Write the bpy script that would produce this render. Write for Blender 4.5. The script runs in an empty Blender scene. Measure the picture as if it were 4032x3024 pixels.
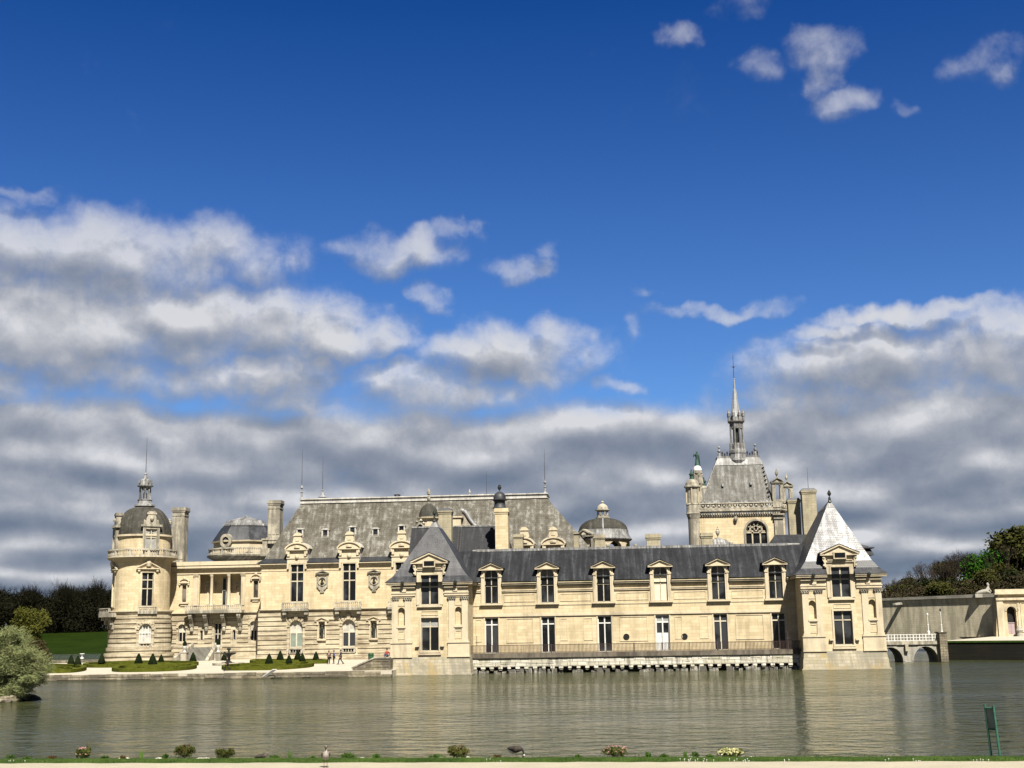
import bpy, bmesh, math, random
from mathutils import Vector, Matrix
R = math.radians
sc = bpy.context.scene
COL = sc.collection
random.seed(7)
# ------------------------------------------------------------------ camera
CAMH = 5.2
FPX = 5049.0                       # focal length in pixels of the 4032 px wide photograph
YAW, PITCH, ROLL = R(4.5), math.atan(530/2770), R(0.93)
F0 = Vector((-math.sin(YAW)*math.cos(PITCH), math.cos(YAW)*math.cos(PITCH), math.sin(PITCH)))
R0 = F0.cross(Vector((0,0,1))).normalized()
U0 = R0.cross(F0)
CR = math.cos(ROLL)*R0 - math.sin(ROLL)*U0
CU = math.sin(ROLL)*R0 + math.cos(ROLL)*U0
cam_d = bpy.data.cameras.new('camera'); cam = bpy.data.objects.new('camera', cam_d); COL.objects.link(cam)
m = Matrix((CR, CU, -F0)).transposed().to_4x4(); m.translation = Vector((0,0,CAMH)); cam.matrix_world = m
cam_d.sensor_width = 36; cam_d.lens = FPX/4032*36; cam_d.clip_end = 8000; cam_d.clip_start = .5
sc.camera = cam
sc.view_settings.view_transform = 'Standard'; sc.view_settings.look = 'None'; sc.view_settings.gamma = 1
EXPO = 1.55
sc.view_settings.exposure = EXPO
# sun
SUN_AZ, SUN_EL = R(20), R(50)      # azimuth towards +X from the camera's back
SD = Vector((math.sin(SUN_AZ)*math.cos(SUN_EL), -math.cos(SUN_AZ)*math.cos(SUN_EL), math.sin(SUN_EL)))
sd = bpy.data.lights.new('sun', 'SUN'); sd.energy = 4.45; sd.angle = R(.53); sd.color = (1, .935, .83)
so = bpy.data.objects.new('sun', sd); COL.objects.link(so)
so.rotation_euler = SD.to_track_quat('Z', 'Y').to_euler(); so.location = (60, -60, 120)

def ray(px, py):
    return (F0 + CR*((px-2016)/FPX) + CU*((1512-py)/FPX))
def P(px, py, Y):                  # a pixel of the photograph met with the vertical plane at depth Y
    d = ray(px, py); t = Y/d.y
    return (d.x*t, CAMH + d.z*t)
def G(px, py, z=0.0):              # a pixel met with the level plane at height z
    d = ray(px, py); t = (z-CAMH)/d.z
    return (d.x*t, d.y*t)
CROPS = {1:(380,1680,.603), 2:(980,1740,.5668), 3:(1480,1840,.5185), 4:(2080,1840,.5185), 5:(2580,1840,.5185),
         6:(3060,1880,.4822), 7:(2660,1380,.4823), 8:(3400,2000,.4219), 9:(0,2200,.3977), 10:(0,2500,.7052)}
def px(c, x, y):
    ox, oy, s = CROPS[c]; return ox+x*s, oy+y*s
def q(c, x, y, Y): return P(*px(c, x, y), Y)
def qx(c, x, y, Y): return P(*px(c, x, y), Y)[0]
def qz(c, x, y, Y): return P(*px(c, x, y), Y)[1]
def gq(c, x, y, z): return G(*px(c, x, y), z)

# ------------------------------------------------------------------ node helper
class NT:
    def __init__(s, tree): s.t = tree; s.n = tree.nodes; s.l = tree.links
    def node(s, typ, **kw):
        n = s.n.new(typ)
        for k, v in kw.items(): setattr(n, k, v)
        return n
    def put(s, sock, v):
        if v is None: return
        if isinstance(v, bpy.types.NodeSocket): s.l.new(v, sock)
        else:
            if sock.type == 'RGBA' and len(v) == 3: v = (*v, 1)
            sock.default_value = v
    def m(s, op, a, b=None, c=None, clamp=False):
        n = s.n.new('ShaderNodeMath'); n.operation = op; n.use_clamp = clamp
        s.put(n.inputs[0], a); s.put(n.inputs[1], b); s.put(n.inputs[2], c)
        return n.outputs[0]
    def v(s, op, a, b=None, c=None):
        n = s.n.new('ShaderNodeVectorMath'); n.operation = op
        s.put(n.inputs[0], a); s.put(n.inputs[1], b); s.put(n.inputs[2], c)
        return n.outputs['Value'] if op in ('DOT_PRODUCT','LENGTH') else n.outputs[0]
    def mix(s, f, a, b, mode='MIX'):
        n = s.n.new('ShaderNodeMix'); n.data_type = 'RGBA'; n.blend_type = mode
        s.put(n.inputs[0], f); s.put(n.inputs[6], a); s.put(n.inputs[7], b)
        return n.outputs[2]
    def rng(s, x, a, b, c=0.0, d=1.0, smooth=True):
        n = s.n.new('ShaderNodeMapRange'); n.interpolation_type = 'SMOOTHSTEP' if smooth else 'LINEAR'
        s.put(n.inputs[0], x); s.put(n.inputs[1], a); s.put(n.inputs[2], b); s.put(n.inputs[3], c); s.put(n.inputs[4], d)
        return n.outputs[0]
    def noise(s, vec, scale, detail=4, rough=.55, dist=0.0, dim='3D'):
        n = s.n.new('ShaderNodeTexNoise'); n.noise_dimensions = dim
        if vec is not None: s.l.new(vec, n.inputs['Vector'])
        n.inputs['Scale'].default_value = scale; n.inputs['Detail'].default_value = detail
        n.inputs['Roughness'].default_value = rough; n.inputs['Distortion'].default_value = dist
        return n.outputs[0]
    def comb(s, x, y, z=0.0):
        n = s.n.new('ShaderNodeCombineXYZ'); s.put(n.inputs[0], x); s.put(n.inputs[1], y); s.put(n.inputs[2], z); return n.outputs[0]
    def sep(s, v):
        n = s.n.new('ShaderNodeSeparateXYZ'); s.l.new(v, n.inputs[0]); return n.outputs

# ------------------------------------------------------------------ world: sky texture and clouds, by compass direction
def AE(dx, dy):                    # a place in the sky -> azimuth and elevation in degrees
    d = ray(dx*1.8228, dy*1.8228).normalized()
    return math.degrees(math.atan2(d.x, d.y)), math.degrees(math.asin(d.z))
world = bpy.data.worlds.new('World'); sc.world = world; world.use_nodes = True
W = NT(world.node_tree); W.n.clear()
dirn = W.node('ShaderNodeTexCoord').outputs['Generated']
sx, sy, sz = W.sep(dirn)
az = W.m('MULTIPLY', W.m('ARCTAN2', sx, sy), 57.2958)
el = W.m('MULTIPLY', W.m('ARCSINE', sz), 57.2958)
# blob: x, y, rx, ry (in 1/2212 of the picture's width), weight
BL = [ (60,868,150,26,.75),(250,862,130,24,.6),(620,880,220,38,.85),(960,850,260,58,.95),(820,880,200,40,.7),(150,560,420,105,1.25),(420,535,230,72,1.1),(560,575,110,60,.8),(0,520,200,75,1.1),
 (120,700,420,130,1.35),(480,700,330,105,1.3),(700,720,180,90,1.2),(800,745,120,50,.9),
 (230,800,330,75,1.1),(540,815,240,70,1.15),(600,850,200,45,.8),(0,820,130,60,1.0),
 (1110,775,225,78,1.25),(870,825,150,45,.95),(1200,735,100,52,1.0),(980,760,120,45,.6),(1020,870,170,35,.45),
 (885,545,140,58,1.12),(975,495,66,38,.8),(780,540,85,32,.62),(1130,588,72,26,.72),(1160,548,46,34,.50),(935,652,62,30,.68),
 (1560,672,160,17,.62),(1480,685,90,12,.4),(1650,655,70,14,.4),(1375,715,48,34,.58),(1390,645,26,12,.35),(1335,838,75,22,.62),
 (1790,718,120,26,.85),(1950,682,170,27,1.0),(2080,668,110,20,.75),(2212,690,160,50,1.1),(1950,790,360,95,1.25),(2150,770,260,110,1.2),(1700,845,150,60,.95),
 (1900,880,400,90,1.2),(1640,900,120,50,.7),
 (1785,105,88,50,.78),(1775,165,46,56,.58),(1830,222,66,40,.72),(1455,88,46,30,.54),(1645,135,42,28,.40),(2140,135,76,42,.68),(1630,15,60,26,.36),(1955,238,28,16,.36),(45,412,45,14,.34)]
def cloud_group():
    g = bpy.data.node_groups.new('cloud_density', 'ShaderNodeTree')
    g.interface.new_socket('Vector', in_out='INPUT', socket_type='NodeSocketVector')
    for nm in ('Density', 'Detail', 'Mask'): g.interface.new_socket(nm, in_out='OUTPUT', socket_type='NodeSocketFloat')
    T = NT(g); gi = T.node('NodeGroupInput'); go = T.node('NodeGroupOutput')
    v0 = gi.outputs[0]
    # flattening towards the horizon
    x, y, z = T.sep(v0)
    lowy = T.m('DIVIDE', 60.0, T.m('ADD', T.m('MAXIMUM', y, -2.0), 9.0))
    pc = T.comb(T.m('MULTIPLY', x, T.m('ADD', .20, T.m('MULTIPLY', lowy, .035))), T.m('MULTIPLY', lowy, -3.6), 1.7)
    big = T.noise(pc, .55, 4, .48, 0.0)
    soft = T.noise(pc, .55, 1.6, .38, 0.0)
    bil = T.noise(T.comb(T.m('MULTIPLY', x, .42), y, 0.0), .40, 2.0, .42, .2)
    fine = T.noise(v0, .62, 8, .64, .3)
    warp = T.node('ShaderNodeTexNoise'); T.l.new(v0, warp.inputs['Vector']); warp.inputs['Scale'].default_value = .42; warp.inputs['Detail'].default_value = 4
    wv = T.v('MULTIPLY_ADD', T.v('SUBTRACT', warp.outputs['Color'], (.5,.5,.5)), (5.0, 2.6, 0), v0)
    acc = None
    for (bx, by, rx, ry, w) in BL:
        a, e = AE(bx, by); ra, re = rx*1.12/47.5, ry*1.12/47.5
        c = T.v('MULTIPLY_ADD', wv, (1/ra, 1/re, 0), (-a/ra, -e/re, 0))
        d = T.v('DOT_PRODUCT', c, c)
        k = T.m('MULTIPLY_ADD', d, -w, w)
        acc = k if acc is None else T.m('SMOOTH_MAX', acc, k, .18)
    mask0 = acc
    # the low deck: everything under about nine degrees
    deck = T.rng(T.m('ADD', y, T.m('MULTIPLY', T.m('SUBTRACT', T.noise(v0, .11, 3, .5), .5), 3.4)), 10.9, 8.3, -.3, 1.6)
    acc = T.m('SMOOTH_MAX', acc, deck, .2)
    T.l.new(T.m('MAXIMUM', mask0, -.2), go.inputs[2])
    acc = T.m('MINIMUM', acc, 1.42)
    dens = T.m('ADD', acc, T.m('MULTIPLY_ADD', fine, 1.05, -.525))
    dens = T.m('ADD', dens, T.m('MULTIPLY_ADD', big, 1.1, -.55))
    T.l.new(dens, go.inputs[0])
    up = T.rng(y, 8.0, 14.0, 0.0, 1.0)
    sh = T.m('ADD', T.m('MULTIPLY', soft, T.m('MULTIPLY_ADD', up, -.5, .86)), T.m('MULTIPLY', bil, T.m('MULTIPLY_ADD', up, .5, .05)))
    T.l.new(T.m('ADD', sh, T.m('MULTIPLY', fine, .07)), go.inputs[1])
    return g
cg = cloud_group()
p0 = W.comb(az, el, 0.0)
def dens_at(vec):
    n = W.node('ShaderNodeGroup', node_tree=cg); W.l.new(vec, n.inputs[0]); return n.outputs
d0 = dens_at(p0); d1 = dens_at(W.v('ADD', p0, (.22, .80, 0)))
alpha = W.m('POWER', W.rng(d0[0], -.16, 1.30), 1.4)
alpha = W.m('MULTIPLY', alpha, W.rng(el, 13.5, 20.0, .98, .76))
lit = W.m('MULTIPLY_ADD', W.m('SUBTRACT', d0[1], d1[1]), W.rng(el, 6.0, 12.0, 2.7, 2.3), .56)
lit = W.m('ADD', lit, W.m('MULTIPLY', W.m('SUBTRACT', W.rng(d0[0], .1, 1.8, 0.0, 1.0, False), W.rng(d1[0], .1, 1.8, 0.0, 1.0, False)), .55))
lit = W.m('ADD', lit, W.m('MULTIPLY', W.m('SUBTRACT', d0[1], .5), -.5))
md = W.m('MAXIMUM', W.m('MINIMUM', W.m('SUBTRACT', d0[2], d1[2]), .6), -.5)
lit = W.m('ADD', lit, W.m('MULTIPLY', W.m('MULTIPLY', md, .55), W.rng(el, 8.5, 11.5)))
lit = W.m('ADD', lit, W.rng(el, 0.0, 14.0, -.22, .15, False), clamp=True)
ramp = W.node('ShaderNodeValToRGB'); W.l.new(lit, ramp.inputs[0])
S_ = 1/(.1*2**EXPO)                # colours below are as seen, divided by background strength and exposure
def lin(r, g, b, k=1.0):
    f = lambda c: ((c/255+.055)/1.055)**2.4 if c > 10 else c/255/12.92
    return (f(r)*k, f(g)*k, f(b)*k, 1)
cr = ramp.color_ramp; cr.elements[0].color = lin(112,124,144); cr.elements[0].position = .0
cr.elements[1].color = lin(216,217,222); cr.elements[1].position = 1.0
e = cr.elements.new(.38); e.color = lin(139,147,162)
e = cr.elements.new(.62); e.color = lin(162,167,178)
e = cr.elements.new(.84); e.color = lin(192,194,200)
cloudc = W.v('SCALE', ramp.outputs[0]); W.n[-1].inputs['Scale'].default_value = S_
sky = W.node('ShaderNodeTexSky', sky_type='NISHITA', sun_disc=False)
sky.sun_elevation = SUN_EL; sky.sun_rotation = math.pi-SUN_AZ; sky.air_density = 1.0; sky.dust_density = .3; sky.ozone_density = 3
SKYT = W.mix(W.rng(el, 0.0, 28.0, 0.0, 1.0, False), (.24,.335,.455,1), (.022,.118,.290,1))
blue = W.mix(1.0, sky.outputs[0], SKYT, 'MULTIPLY')
final = W.mix(alpha, blue, cloudc)
# scattered grey cloud added out of view, to make the fill light warmer
away = W.rng(W.m('ABSOLUTE', W.m('ADD', az, 4.5)), 27.0, 45.0); high = W.rng(el, 30.0, 42.0)
cov = W.m('MULTIPLY', W.m('MAXIMUM', away, high), W.rng(W.noise(dirn, 3.2, 3, .5), .38, .55, 0.0, .85))
final = W.mix(cov, final, tuple(c*S_ for c in lin(128,127,125)[:3]))
bg = W.node('ShaderNodeBackground'); W.l.new(final, bg.inputs[0]); bg.inputs[1].default_value = .1
out = W.node('ShaderNodeOutputWorld'); W.l.new(bg.outputs[0], out.inputs[0])
world.cycles.sampling_method = 'MANUAL'; world.cycles.sample_map_resolution = 512

# ------------------------------------------------------------------ materials
MATS = {}
K = .62
def kk_(c): return tuple(v*K for v in c)
def mat(name, rough=.85, spec=.3):
    m = bpy.data.materials.new(name); m.use_nodes = True
    T = NT(m.node_tree); b = m.node_tree.nodes['Principled BSDF']
    b.inputs['Roughness'].default_value = rough; b.inputs['Specular IOR Level'].default_value = spec
    MATS[name] = m
    T.b = b; T.pos = T.node('ShaderNodeNewGeometry').outputs['Position']
    return T
def plain(name, col, rough=.8, var=.15, scale=1.5, spec=.3, metal=0.0):
    col = kk_(col); T = mat(name, rough, spec); T.b.inputs['Metallic'].default_value = metal
    n = T.noise(T.pos, scale, 4)
    c2 = tuple(c*(1-2*var) for c in col); c1 = tuple(min(1, c*(1+2*var)) for c in col)
    T.put(T.b.inputs['Base Color'], T.mix(T.rng(n, .3, .7), c2, c1))
    return T
def stone(name, col, grime, amt=.35, brick=True, bw=1.15, bh=.4, mort=.012, mortc=.75, streak=.5, bump=.012, patch=None, scale=1.0, blockvar=.10, ud=(1,.93), hs=0.0):
    col = kk_(col); grime = kk_(grime); patch = kk_(patch) if patch else None
    T = mat(name, .9, .2)
    x, y, z = T.sep(T.pos)
    u = T.m('ADD', T.m('MULTIPLY', x, ud[0]), T.m('MULTIPLY', y, ud[1]))
    n1 = T.noise(T.pos, .22*scale, 5, .6)
    n2 = T.noise(T.comb(T.m('MULTIPLY', u, 1.1*scale), T.m('MULTIPLY', z, .13*scale), 0.0), 1.0, 5, .62)
    n3 = T.noise(T.pos, 2.6*scale, 5, .65)
    base = T.mix(T.rng(n3, .3, .75), tuple(c*.92 for c in col), tuple(min(1, c*1.07) for c in col))
    hgt = n3
    if brick:
        b = T.node('ShaderNodeTexBrick'); T.l.new(T.comb(u, z, 0.0), b.inputs['Vector'])
        T.put(b.inputs['Color1'], (1-blockvar, 1-blockvar, 1-blockvar*1.4)); T.put(b.inputs['Color2'], (1+blockvar*.5, 1+blockvar*.5, 1+blockvar*.5)); T.put(b.inputs['Mortar'], (mortc, mortc*.96, mortc*.88))
        b.inputs['Scale'].default_value = 1; b.inputs['Brick Width'].default_value = bw; b.inputs['Row Height'].default_value = bh
        b.inputs['Mortar Size'].default_value = mort; b.inputs['Mortar Smooth'].default_value = .3; b.inputs['Bias'].default_value = .1
        base = T.mix(1.0, base, b.outputs['Color'], 'MULTIPLY')
        hgt = T.m('MULTIPLY_ADD', b.outputs['Fac'], -.5, n3)
    if patch: base = T.mix(T.m('MULTIPLY', T.rng(T.noise(T.pos, .5, 4, .6), .5, .62), .7), base, patch)
    g = T.m('ADD', T.m('MULTIPLY', n1, 1-streak), T.m('MULTIPLY', n2, streak))
    if hs: g = T.m('ADD', T.m('MULTIPLY', g, 1-hs), T.m('MULTIPLY', T.noise(T.comb(T.m('MULTIPLY', u, .22), T.m('MULTIPLY', z, 2.6), 0.0), 1.0, 5, .65), hs))
    lo = .66-amt*.42
    f = T.m('MULTIPLY', T.rng(T.m('ADD', g, T.m('MULTIPLY_ADD', n3, .16, -.08)), lo, lo+.17), min(1, .35+amt*.7))
    T.put(T.b.inputs['Base Color'], T.mix(f, base, grime))
    bp = T.node('ShaderNodeBump'); bp.inputs['Distance'].default_value = bump*2; bp.inputs['Strength'].default_value = .6
    T.l.new(hgt, bp.inputs['Height']); T.l.new(bp.outputs[0], T.b.inputs['Normal'])
    return T
CREAM = (.66,.55,.36)
stone('limestone', CREAM, (.40,.325,.20), .46, mortc=.72, bump=.01, blockvar=.15, streak=.6)
stone('limestone_trim', (.63,.545,.385), (.29,.245,.17), .44, brick=False)
stone('weathered_stone', (.50,.46,.36), (.15,.14,.115), .62, brick=False, scale=2)
stone('balustrade_stone', (.54,.50,.40), (.20,.185,.15), .55, brick=False, scale=2)
stone('rusticated_stone', (.62,.55,.40), (.19,.14,.085), .56, bw=1.8, bh=.62, streak=.25, mortc=.7, scale=1.5, hs=.62)
stone('base_stone', (.48,.43,.32), (.25,.235,.19), .58, bw=.95, bh=.36, mort=.02, mortc=.68, patch=(.42,.31,.13), scale=1.6, blockvar=.22)
stone('platform_stone', (.66,.63,.54), (.09,.085,.075), .42, bw=1.25, bh=.42, mort=.03, mortc=.25, streak=.85, scale=1.6, blockvar=.25)
stone('rubble_stone', (.46,.44,.37), (.045,.042,.036), .75, brick=False, scale=3, bump=.08)
stone('moat_stone', (.66,.60,.45), (.33,.30,.22), .56, ud=(.45,-.89), bw=.8, bh=.36, mort=.02, mortc=.8, streak=.8, scale=.9)
stone('bridge_stone', (.40,.385,.33), (.17,.165,.145), .50, bw=.8, bh=.36, scale=1.4)
stone('dark_bank_stone', (.016,.015,.009), (.006,.006,.004), .60, ud=(.3,-.95), hs=.5, bw=1.2, bh=.4, mort=.02, mortc=.5, streak=.4, scale=1.2)  # near-black tone puts the shade of the embankment face into the colour
stone('quay_stone', (.33,.29,.21), (.09,.08,.06), .66, bw=1.5, bh=.34, mort=.03, mortc=.4, streak=.35, scale=2, bump=.03, blockvar=.3)
stone('chimney_stone', (.42,.375,.26), (.21,.19,.15), .50, bw=.8, bh=.33, streak=.6, scale=1.5)
plain('iron', (.055,.045,.04), .6); plain('rust_iron', (.035,.018,.013), .8)
stone('old_slab', (.19,.165,.13), (.06,.05,.04), .6, bw=2.2, bh=.6, scale=2)
plain('white_paint', (.70,.70,.66), .5, .05); plain('cream_wood', (.60,.55,.43), .6, .06); plain('stone_mullion', (.50,.45,.33), .8, .08)
plain('copper_green', (.03,.07,.055), .6, .25); plain('bronze', (.03,.035,.028), .45, .2)
plain('flake_white', (.78,.77,.72), .6, .05)
plain('mossy_gutter', (.15,.14,.06), .8, .2)
plain('pale_blind', (.72,.66,.48), .7, .04); plain('green_blind', (.22,.27,.22), .6, .06); plain('grey_blind', (.33,.33,.31), .7, .08)
plain('curtain', (.50,.48,.42), .8, .1); stone('step_stone', (.22,.21,.18), (.10,.095,.08), .5, brick=False, scale=2)
plain('dark_void', (.012,.011,.01), .9, .1)
plain('gate_pink', (.42,.33,.33), .7, .05); plain('dark_forest_floor', (.02,.026,.010), .9, .2, .3)
plain('pale_stone', (.66,.62,.50), .85, .08, 5)
plain('bin_green', (.03,.10,.05), .5); plain('sign_green', (.035,.13,.085), .5, .12, 6); plain('sign_back', (.19,.23,.215), .4, .1)
def glass(name, col, rough):
    T = mat(name, rough, .25); T.put(T.b.inputs['Base Color'], T.mix(T.rng(T.noise(T.pos, .35, 2), .45, .6), col, tuple(c*4.5 for c in col)))
    bp = T.node('ShaderNodeBump'); bp.inputs['Distance'].default_value = .004; T.l.new(T.noise(T.pos, 1.3, 2), bp.inputs['Height']); T.l.new(bp.outputs[0], T.b.inputs['Normal'])
glass('window_glass', (.006,.0065,.007), .12); glass('old_glass', (.03,.026,.022), .25)
def roofmat(name, c1, c2, c3, rough, spec, streaks=.5, row=.22, scale=1.0, lowdark=None):
    c1, c2, c3 = kk_(c1), kk_(c2), kk_(c3)
    T = mat(name, rough, spec); x, y, z = T.sep(T.pos)
    nx, ny, nz = T.sep(T.node('ShaderNodeNewGeometry').outputs['True Normal'])
    side = T.m('GREATER_THAN', T.m('ABSOLUTE', nx), T.m('ABSOLUTE', ny))
    u = T.m('ADD', T.m('MULTIPLY', y, side), T.m('MULTIPLY', x, T.m('SUBTRACT', 1.0, side)))
    st = T.noise(T.comb(T.m('MULTIPLY', u, 1.6*scale), T.m('MULTIPLY', z, .16*scale), 0.0), 1.0, 6, .65)
    bl = T.noise(T.pos, .55*scale, 6, .68, .4)
    fine = T.noise(T.pos, 3.2, 4, .7)
    b = T.node('ShaderNodeTexBrick'); T.l.new(T.comb(u, z, 0.0), b.inputs['Vector'])
    T.put(b.inputs['Color1'], (.86,.86,.86)); T.put(b.inputs['Color2'], (1.12,1.12,1.12)); T.put(b.inputs['Mortar'], (.6,.6,.6))
    b.inputs['Scale'].default_value = 1; b.inputs['Brick Width'].default_value = row*1.2; b.inputs['Row Height'].default_value = row; b.inputs['Mortar Size'].default_value = .012
    g = T.m('ADD', T.m('MULTIPLY', st, streaks), T.m('MULTIPLY', bl, 1-streaks))
    g = T.m('ADD', g, T.m('MULTIPLY_ADD', fine, .14, -.07))
    c = T.mix(T.rng(g, .38, .52), c1, c2); c = T.mix(T.rng(g, .50, .62), c, c3)
    c = T.mix(1.0, c, b.outputs['Color'], 'MULTIPLY')
    T.put(T.b.inputs['Base Color'], c)
    T.put(T.b.inputs['Roughness'], T.rng(g, .35, .65, rough-.06, rough+.12))
    bp = T.node('ShaderNodeBump'); bp.inputs['Distance'].default_value = .012; bp.inputs['Strength'].default_value = .5
    T.l.new(T.m('ADD', b.outputs['Fac'], fine), bp.inputs['Height']); T.l.new(bp.outputs[0], T.b.inputs['Normal'])
roofmat('slate', (.013,.014,.016), (.022,.024,.028), (.055,.059,.066), .58, .2, .75)
roofmat('pavilion_slate', (.016,.018,.021), (.027,.030,.035), (.058,.061,.067), .43, .58, .4)
roofmat('old_roof', (.070,.061,.043), (.125,.116,.093), (.27,.262,.23), .75, .2, .42, .3, 1.3)
roofmat('chapel_roof', (.06,.057,.047), (.14,.137,.12), (.27,.27,.26), .7, .3, .6, .24, 1.3)
roofmat('dome_slate', (.035,.033,.025), (.062,.059,.047), (.11,.105,.09), .75, .2, .5, .24, 1.4)
roofmat('dark_slate', (.022,.024,.028), (.032,.035,.04), (.045,.048,.055), .5, .4, .5)
roofmat('ridge_lead', (.36,.36,.36), (.52,.50,.44), (.66,.65,.62), .6, .4, .6, .9)
roofmat('lead', (.18,.185,.20), (.30,.31,.32), (.46,.46,.45), .55, .35, .7, .9)
roofmat('dirty_lead', (.10,.097,.09), (.22,.22,.215), (.42,.42,.41), .55, .35, .6, .9, 2)
# ------------------------------------------------------------------ mesh helpers
class MB:
    def __init__(s, F=None): s.v = []; s.f = []; s.F = F
    def add(s, pts, faces, raw=False):
        o = len(s.v)
        s.v += [tuple(p) if (raw or s.F is None) else tuple(s.F(*p)) for p in pts]
        s.f += [tuple(o+i for i in f) for f in faces]
    def box(s, u0, u1, z0, z1, d0, d1, n=None, raw=False):
        # local box: u along the wall, z up, d outward
        if n is None: n = max(1, int(abs(u1-u0)/s.F.step+.999)) if (s.F and s.F.step) else 1
        pts = []; fs = []
        for i in range(n+1):
            u = u0+(u1-u0)*i/n
            pts += [(u,z0,d0),(u,z0,d1),(u,z1,d1),(u,z1,d0)]
        for i in range(n):
            a = 4*i; b = a+4
            for j in range(4): k = (j+1) % 4; fs.append((a+j, b+j, b+k, a+k))
        fs += [(0,1,2,3), (4*n+3,4*n+2,4*n+1,4*n)]
        s.add(pts, fs, raw)
    def wbox(s, x0, x1, y0, y1, z0, z1):
        s.add([(x0,y0,z0),(x1,y0,z0),(x1,y1,z0),(x0,y1,z0),(x0,y0,z1),(x1,y0,z1),(x1,y1,z1),(x0,y1,z1)],
              [(0,3,2,1),(4,5,6,7),(0,1,5,4),(1,2,6,5),(2,3,7,6),(3,0,4,7)], True)
    def ext(s, pts, d0, d1, back=False):       # polygon in (u,z) pushed between depths
        n = len(pts)
        s.add([(u,z,d1) for u,z in pts]+[(u,z,d0) for u,z in pts], [tuple(range(n))]+[(i,(i+1)%n,n+(i+1)%n,n+i) for i in range(n)]+([tuple(range(2*n-1,n-1,-1))] if back else []))
    def strip(s, A, B, d0, d1):                # band between two polylines, as quads with depth
        n = len(A)
        pts = [(u,z,d1) for u,z in A]+[(u,z,d1) for u,z in B]+[(u,z,d0) for u,z in A]+[(u,z,d0) for u,z in B]
        fs = []
        for i in range(n-1):
            fs += [(i,i+1,n+i+1,n+i), (2*n+i,2*n+i+1,i+1,i), (n+i,n+i+1,3*n+i+1,3*n+i)]
        fs += [(0,n,3*n,2*n),(n-1,2*n-1,4*n-1,3*n-1)]
        s.add(pts, fs)
    def lathe(s, cx, cy, prof, n=16, sx=1, sy=1, a0=0, raw=True):
        pts = []; fs = []
        for (r, z) in prof:
            for i in range(n):
                a = a0+2*math.pi*i/n; pts.append((cx+r*sx*math.cos(a), cy+r*sy*math.sin(a), z))
        for j in range(len(prof)-1):
            for i in range(n):
                k = (i+1) % n; fs.append((j*n+i, j*n+k, (j+1)*n+k, (j+1)*n+i))
        fs.append(tuple(range(n-1, -1, -1))); fs.append(tuple((len(prof)-1)*n+i for i in range(n)))
        s.add(pts, fs, raw)
    def ulathe(s, u, d, prof, n=8):            # turned shape standing on the wall map
        pts = []; fs = []
        for (r, z) in prof:
            for i in range(n):
                a = 2*math.pi*(i+.5)/n; pts.append((u+r*math.cos(a), z, d+r*math.sin(a)))
        for j in range(len(prof)-1):
            for i in range(n):
                k = (i+1) % n; fs.append((j*n+i, j*n+k, (j+1)*n+k, (j+1)*n+i))
        fs.append(tuple((len(prof)-1)*n+i for i in range(n)))
        s.add(pts, fs)
    def tube(s, a, b, r0, r1=None, n=6):
        r1 = r0 if r1 is None else r1
        a = Vector(a); b = Vector(b); d = (b-a).normalized()
        t = d.orthogonal().normalized(); w = d.cross(t)
        pts = []
        for p, r in ((a,r0),(b,r1)):
            for i in range(n):
                an = 2*math.pi*i/n; pts.append(p+(t*math.cos(an)+w*math.sin(an))*r)
        s.add(pts, [(i,(i+1)%n,n+(i+1)%n,n+i) for i in range(n)]+[tuple(range(n-1,-1,-1)), tuple(range(n,2*n))], True)
    def poly(s, pts): s.add(pts, [tuple(range(len(pts)))], True)
    def build(s, name, mt, parent=None, smooth=False):
        me = bpy.data.meshes.new(name); me.from_pydata(s.v, [], s.f); me.update()
        me.materials.append(MATS[mt] if isinstance(mt, str) else mt)
        if smooth:
            me.shade_smooth()
            try: me.set_sharp_from_angle(angle=R(40))
            except Exception: pass
        o = bpy.data.objects.new(name, me); COL.objects.link(o)
        if parent is not None: attach(o, parent)
        return o
def attach(o, parent):
    o.parent = parent; loc = Vector((0,0,0)); p = parent
    while p is not None: loc += p.location; p = p.parent
    o.location = o.location - loc           # meshes are written in world coordinates
def tag(o, label=None, cat=None, group=None, kind=None):
    if label: o['label'] = label
    if cat: o['category'] = cat
    if group: o['group'] = group
    if kind: o['kind'] = kind
    return o
def thing(name, label, cat, loc=(0,0,0), group=None):
    o = bpy.data.objects.new(name, None); COL.objects.link(o); o.location = loc; o.empty_display_size = .5
    return tag(o, label, cat, group)
def copy_tree(o, parent=None, delta=None):
    kids = list(o.children)
    c = o.copy(); COL.objects.link(c)
    if parent is not None: c.parent = parent
    for ch in kids: copy_tree(ch, c)
    return c
class Flat:
    step = 0
    def __init__(s, y, x0=0.0): s.y = y; s.x0 = x0
    def __call__(s, u, z, d): return (s.x0+u, s.y-d, z)
class Side:                                    # wall facing +X (sg=1) or -X (sg=-1); u is world Y
    step = 0
    def __init__(s, x, sg): s.x = x; s.sg = sg
    def __call__(s, u, z, d): return (s.x+s.sg*d, u, z)
class Slant:                                   # wall from a to b, outward to the right-hand side of travel seen from above
    step = 0
    def __init__(s, a, b): s.a = Vector(a); s.t = (Vector(b)-s.a).normalized(); s.len = (Vector(b)-s.a).length; s.n = Vector((s.t.y, -s.t.x))
    def __call__(s, u, z, d): p = s.a+s.t*u+s.n*d; return (p.x, p.y, z)
class Cyl:
    def __init__(s, cx, cy, r, batter=None): s.cx, s.cy, s.r = cx, cy, r; s.step = r*R(9)
    def __call__(s, u, z, d):
        t = u/s.r; return (s.cx+(s.r+d)*math.sin(t), s.cy-(s.r+d)*math.cos(t), z)
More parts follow.
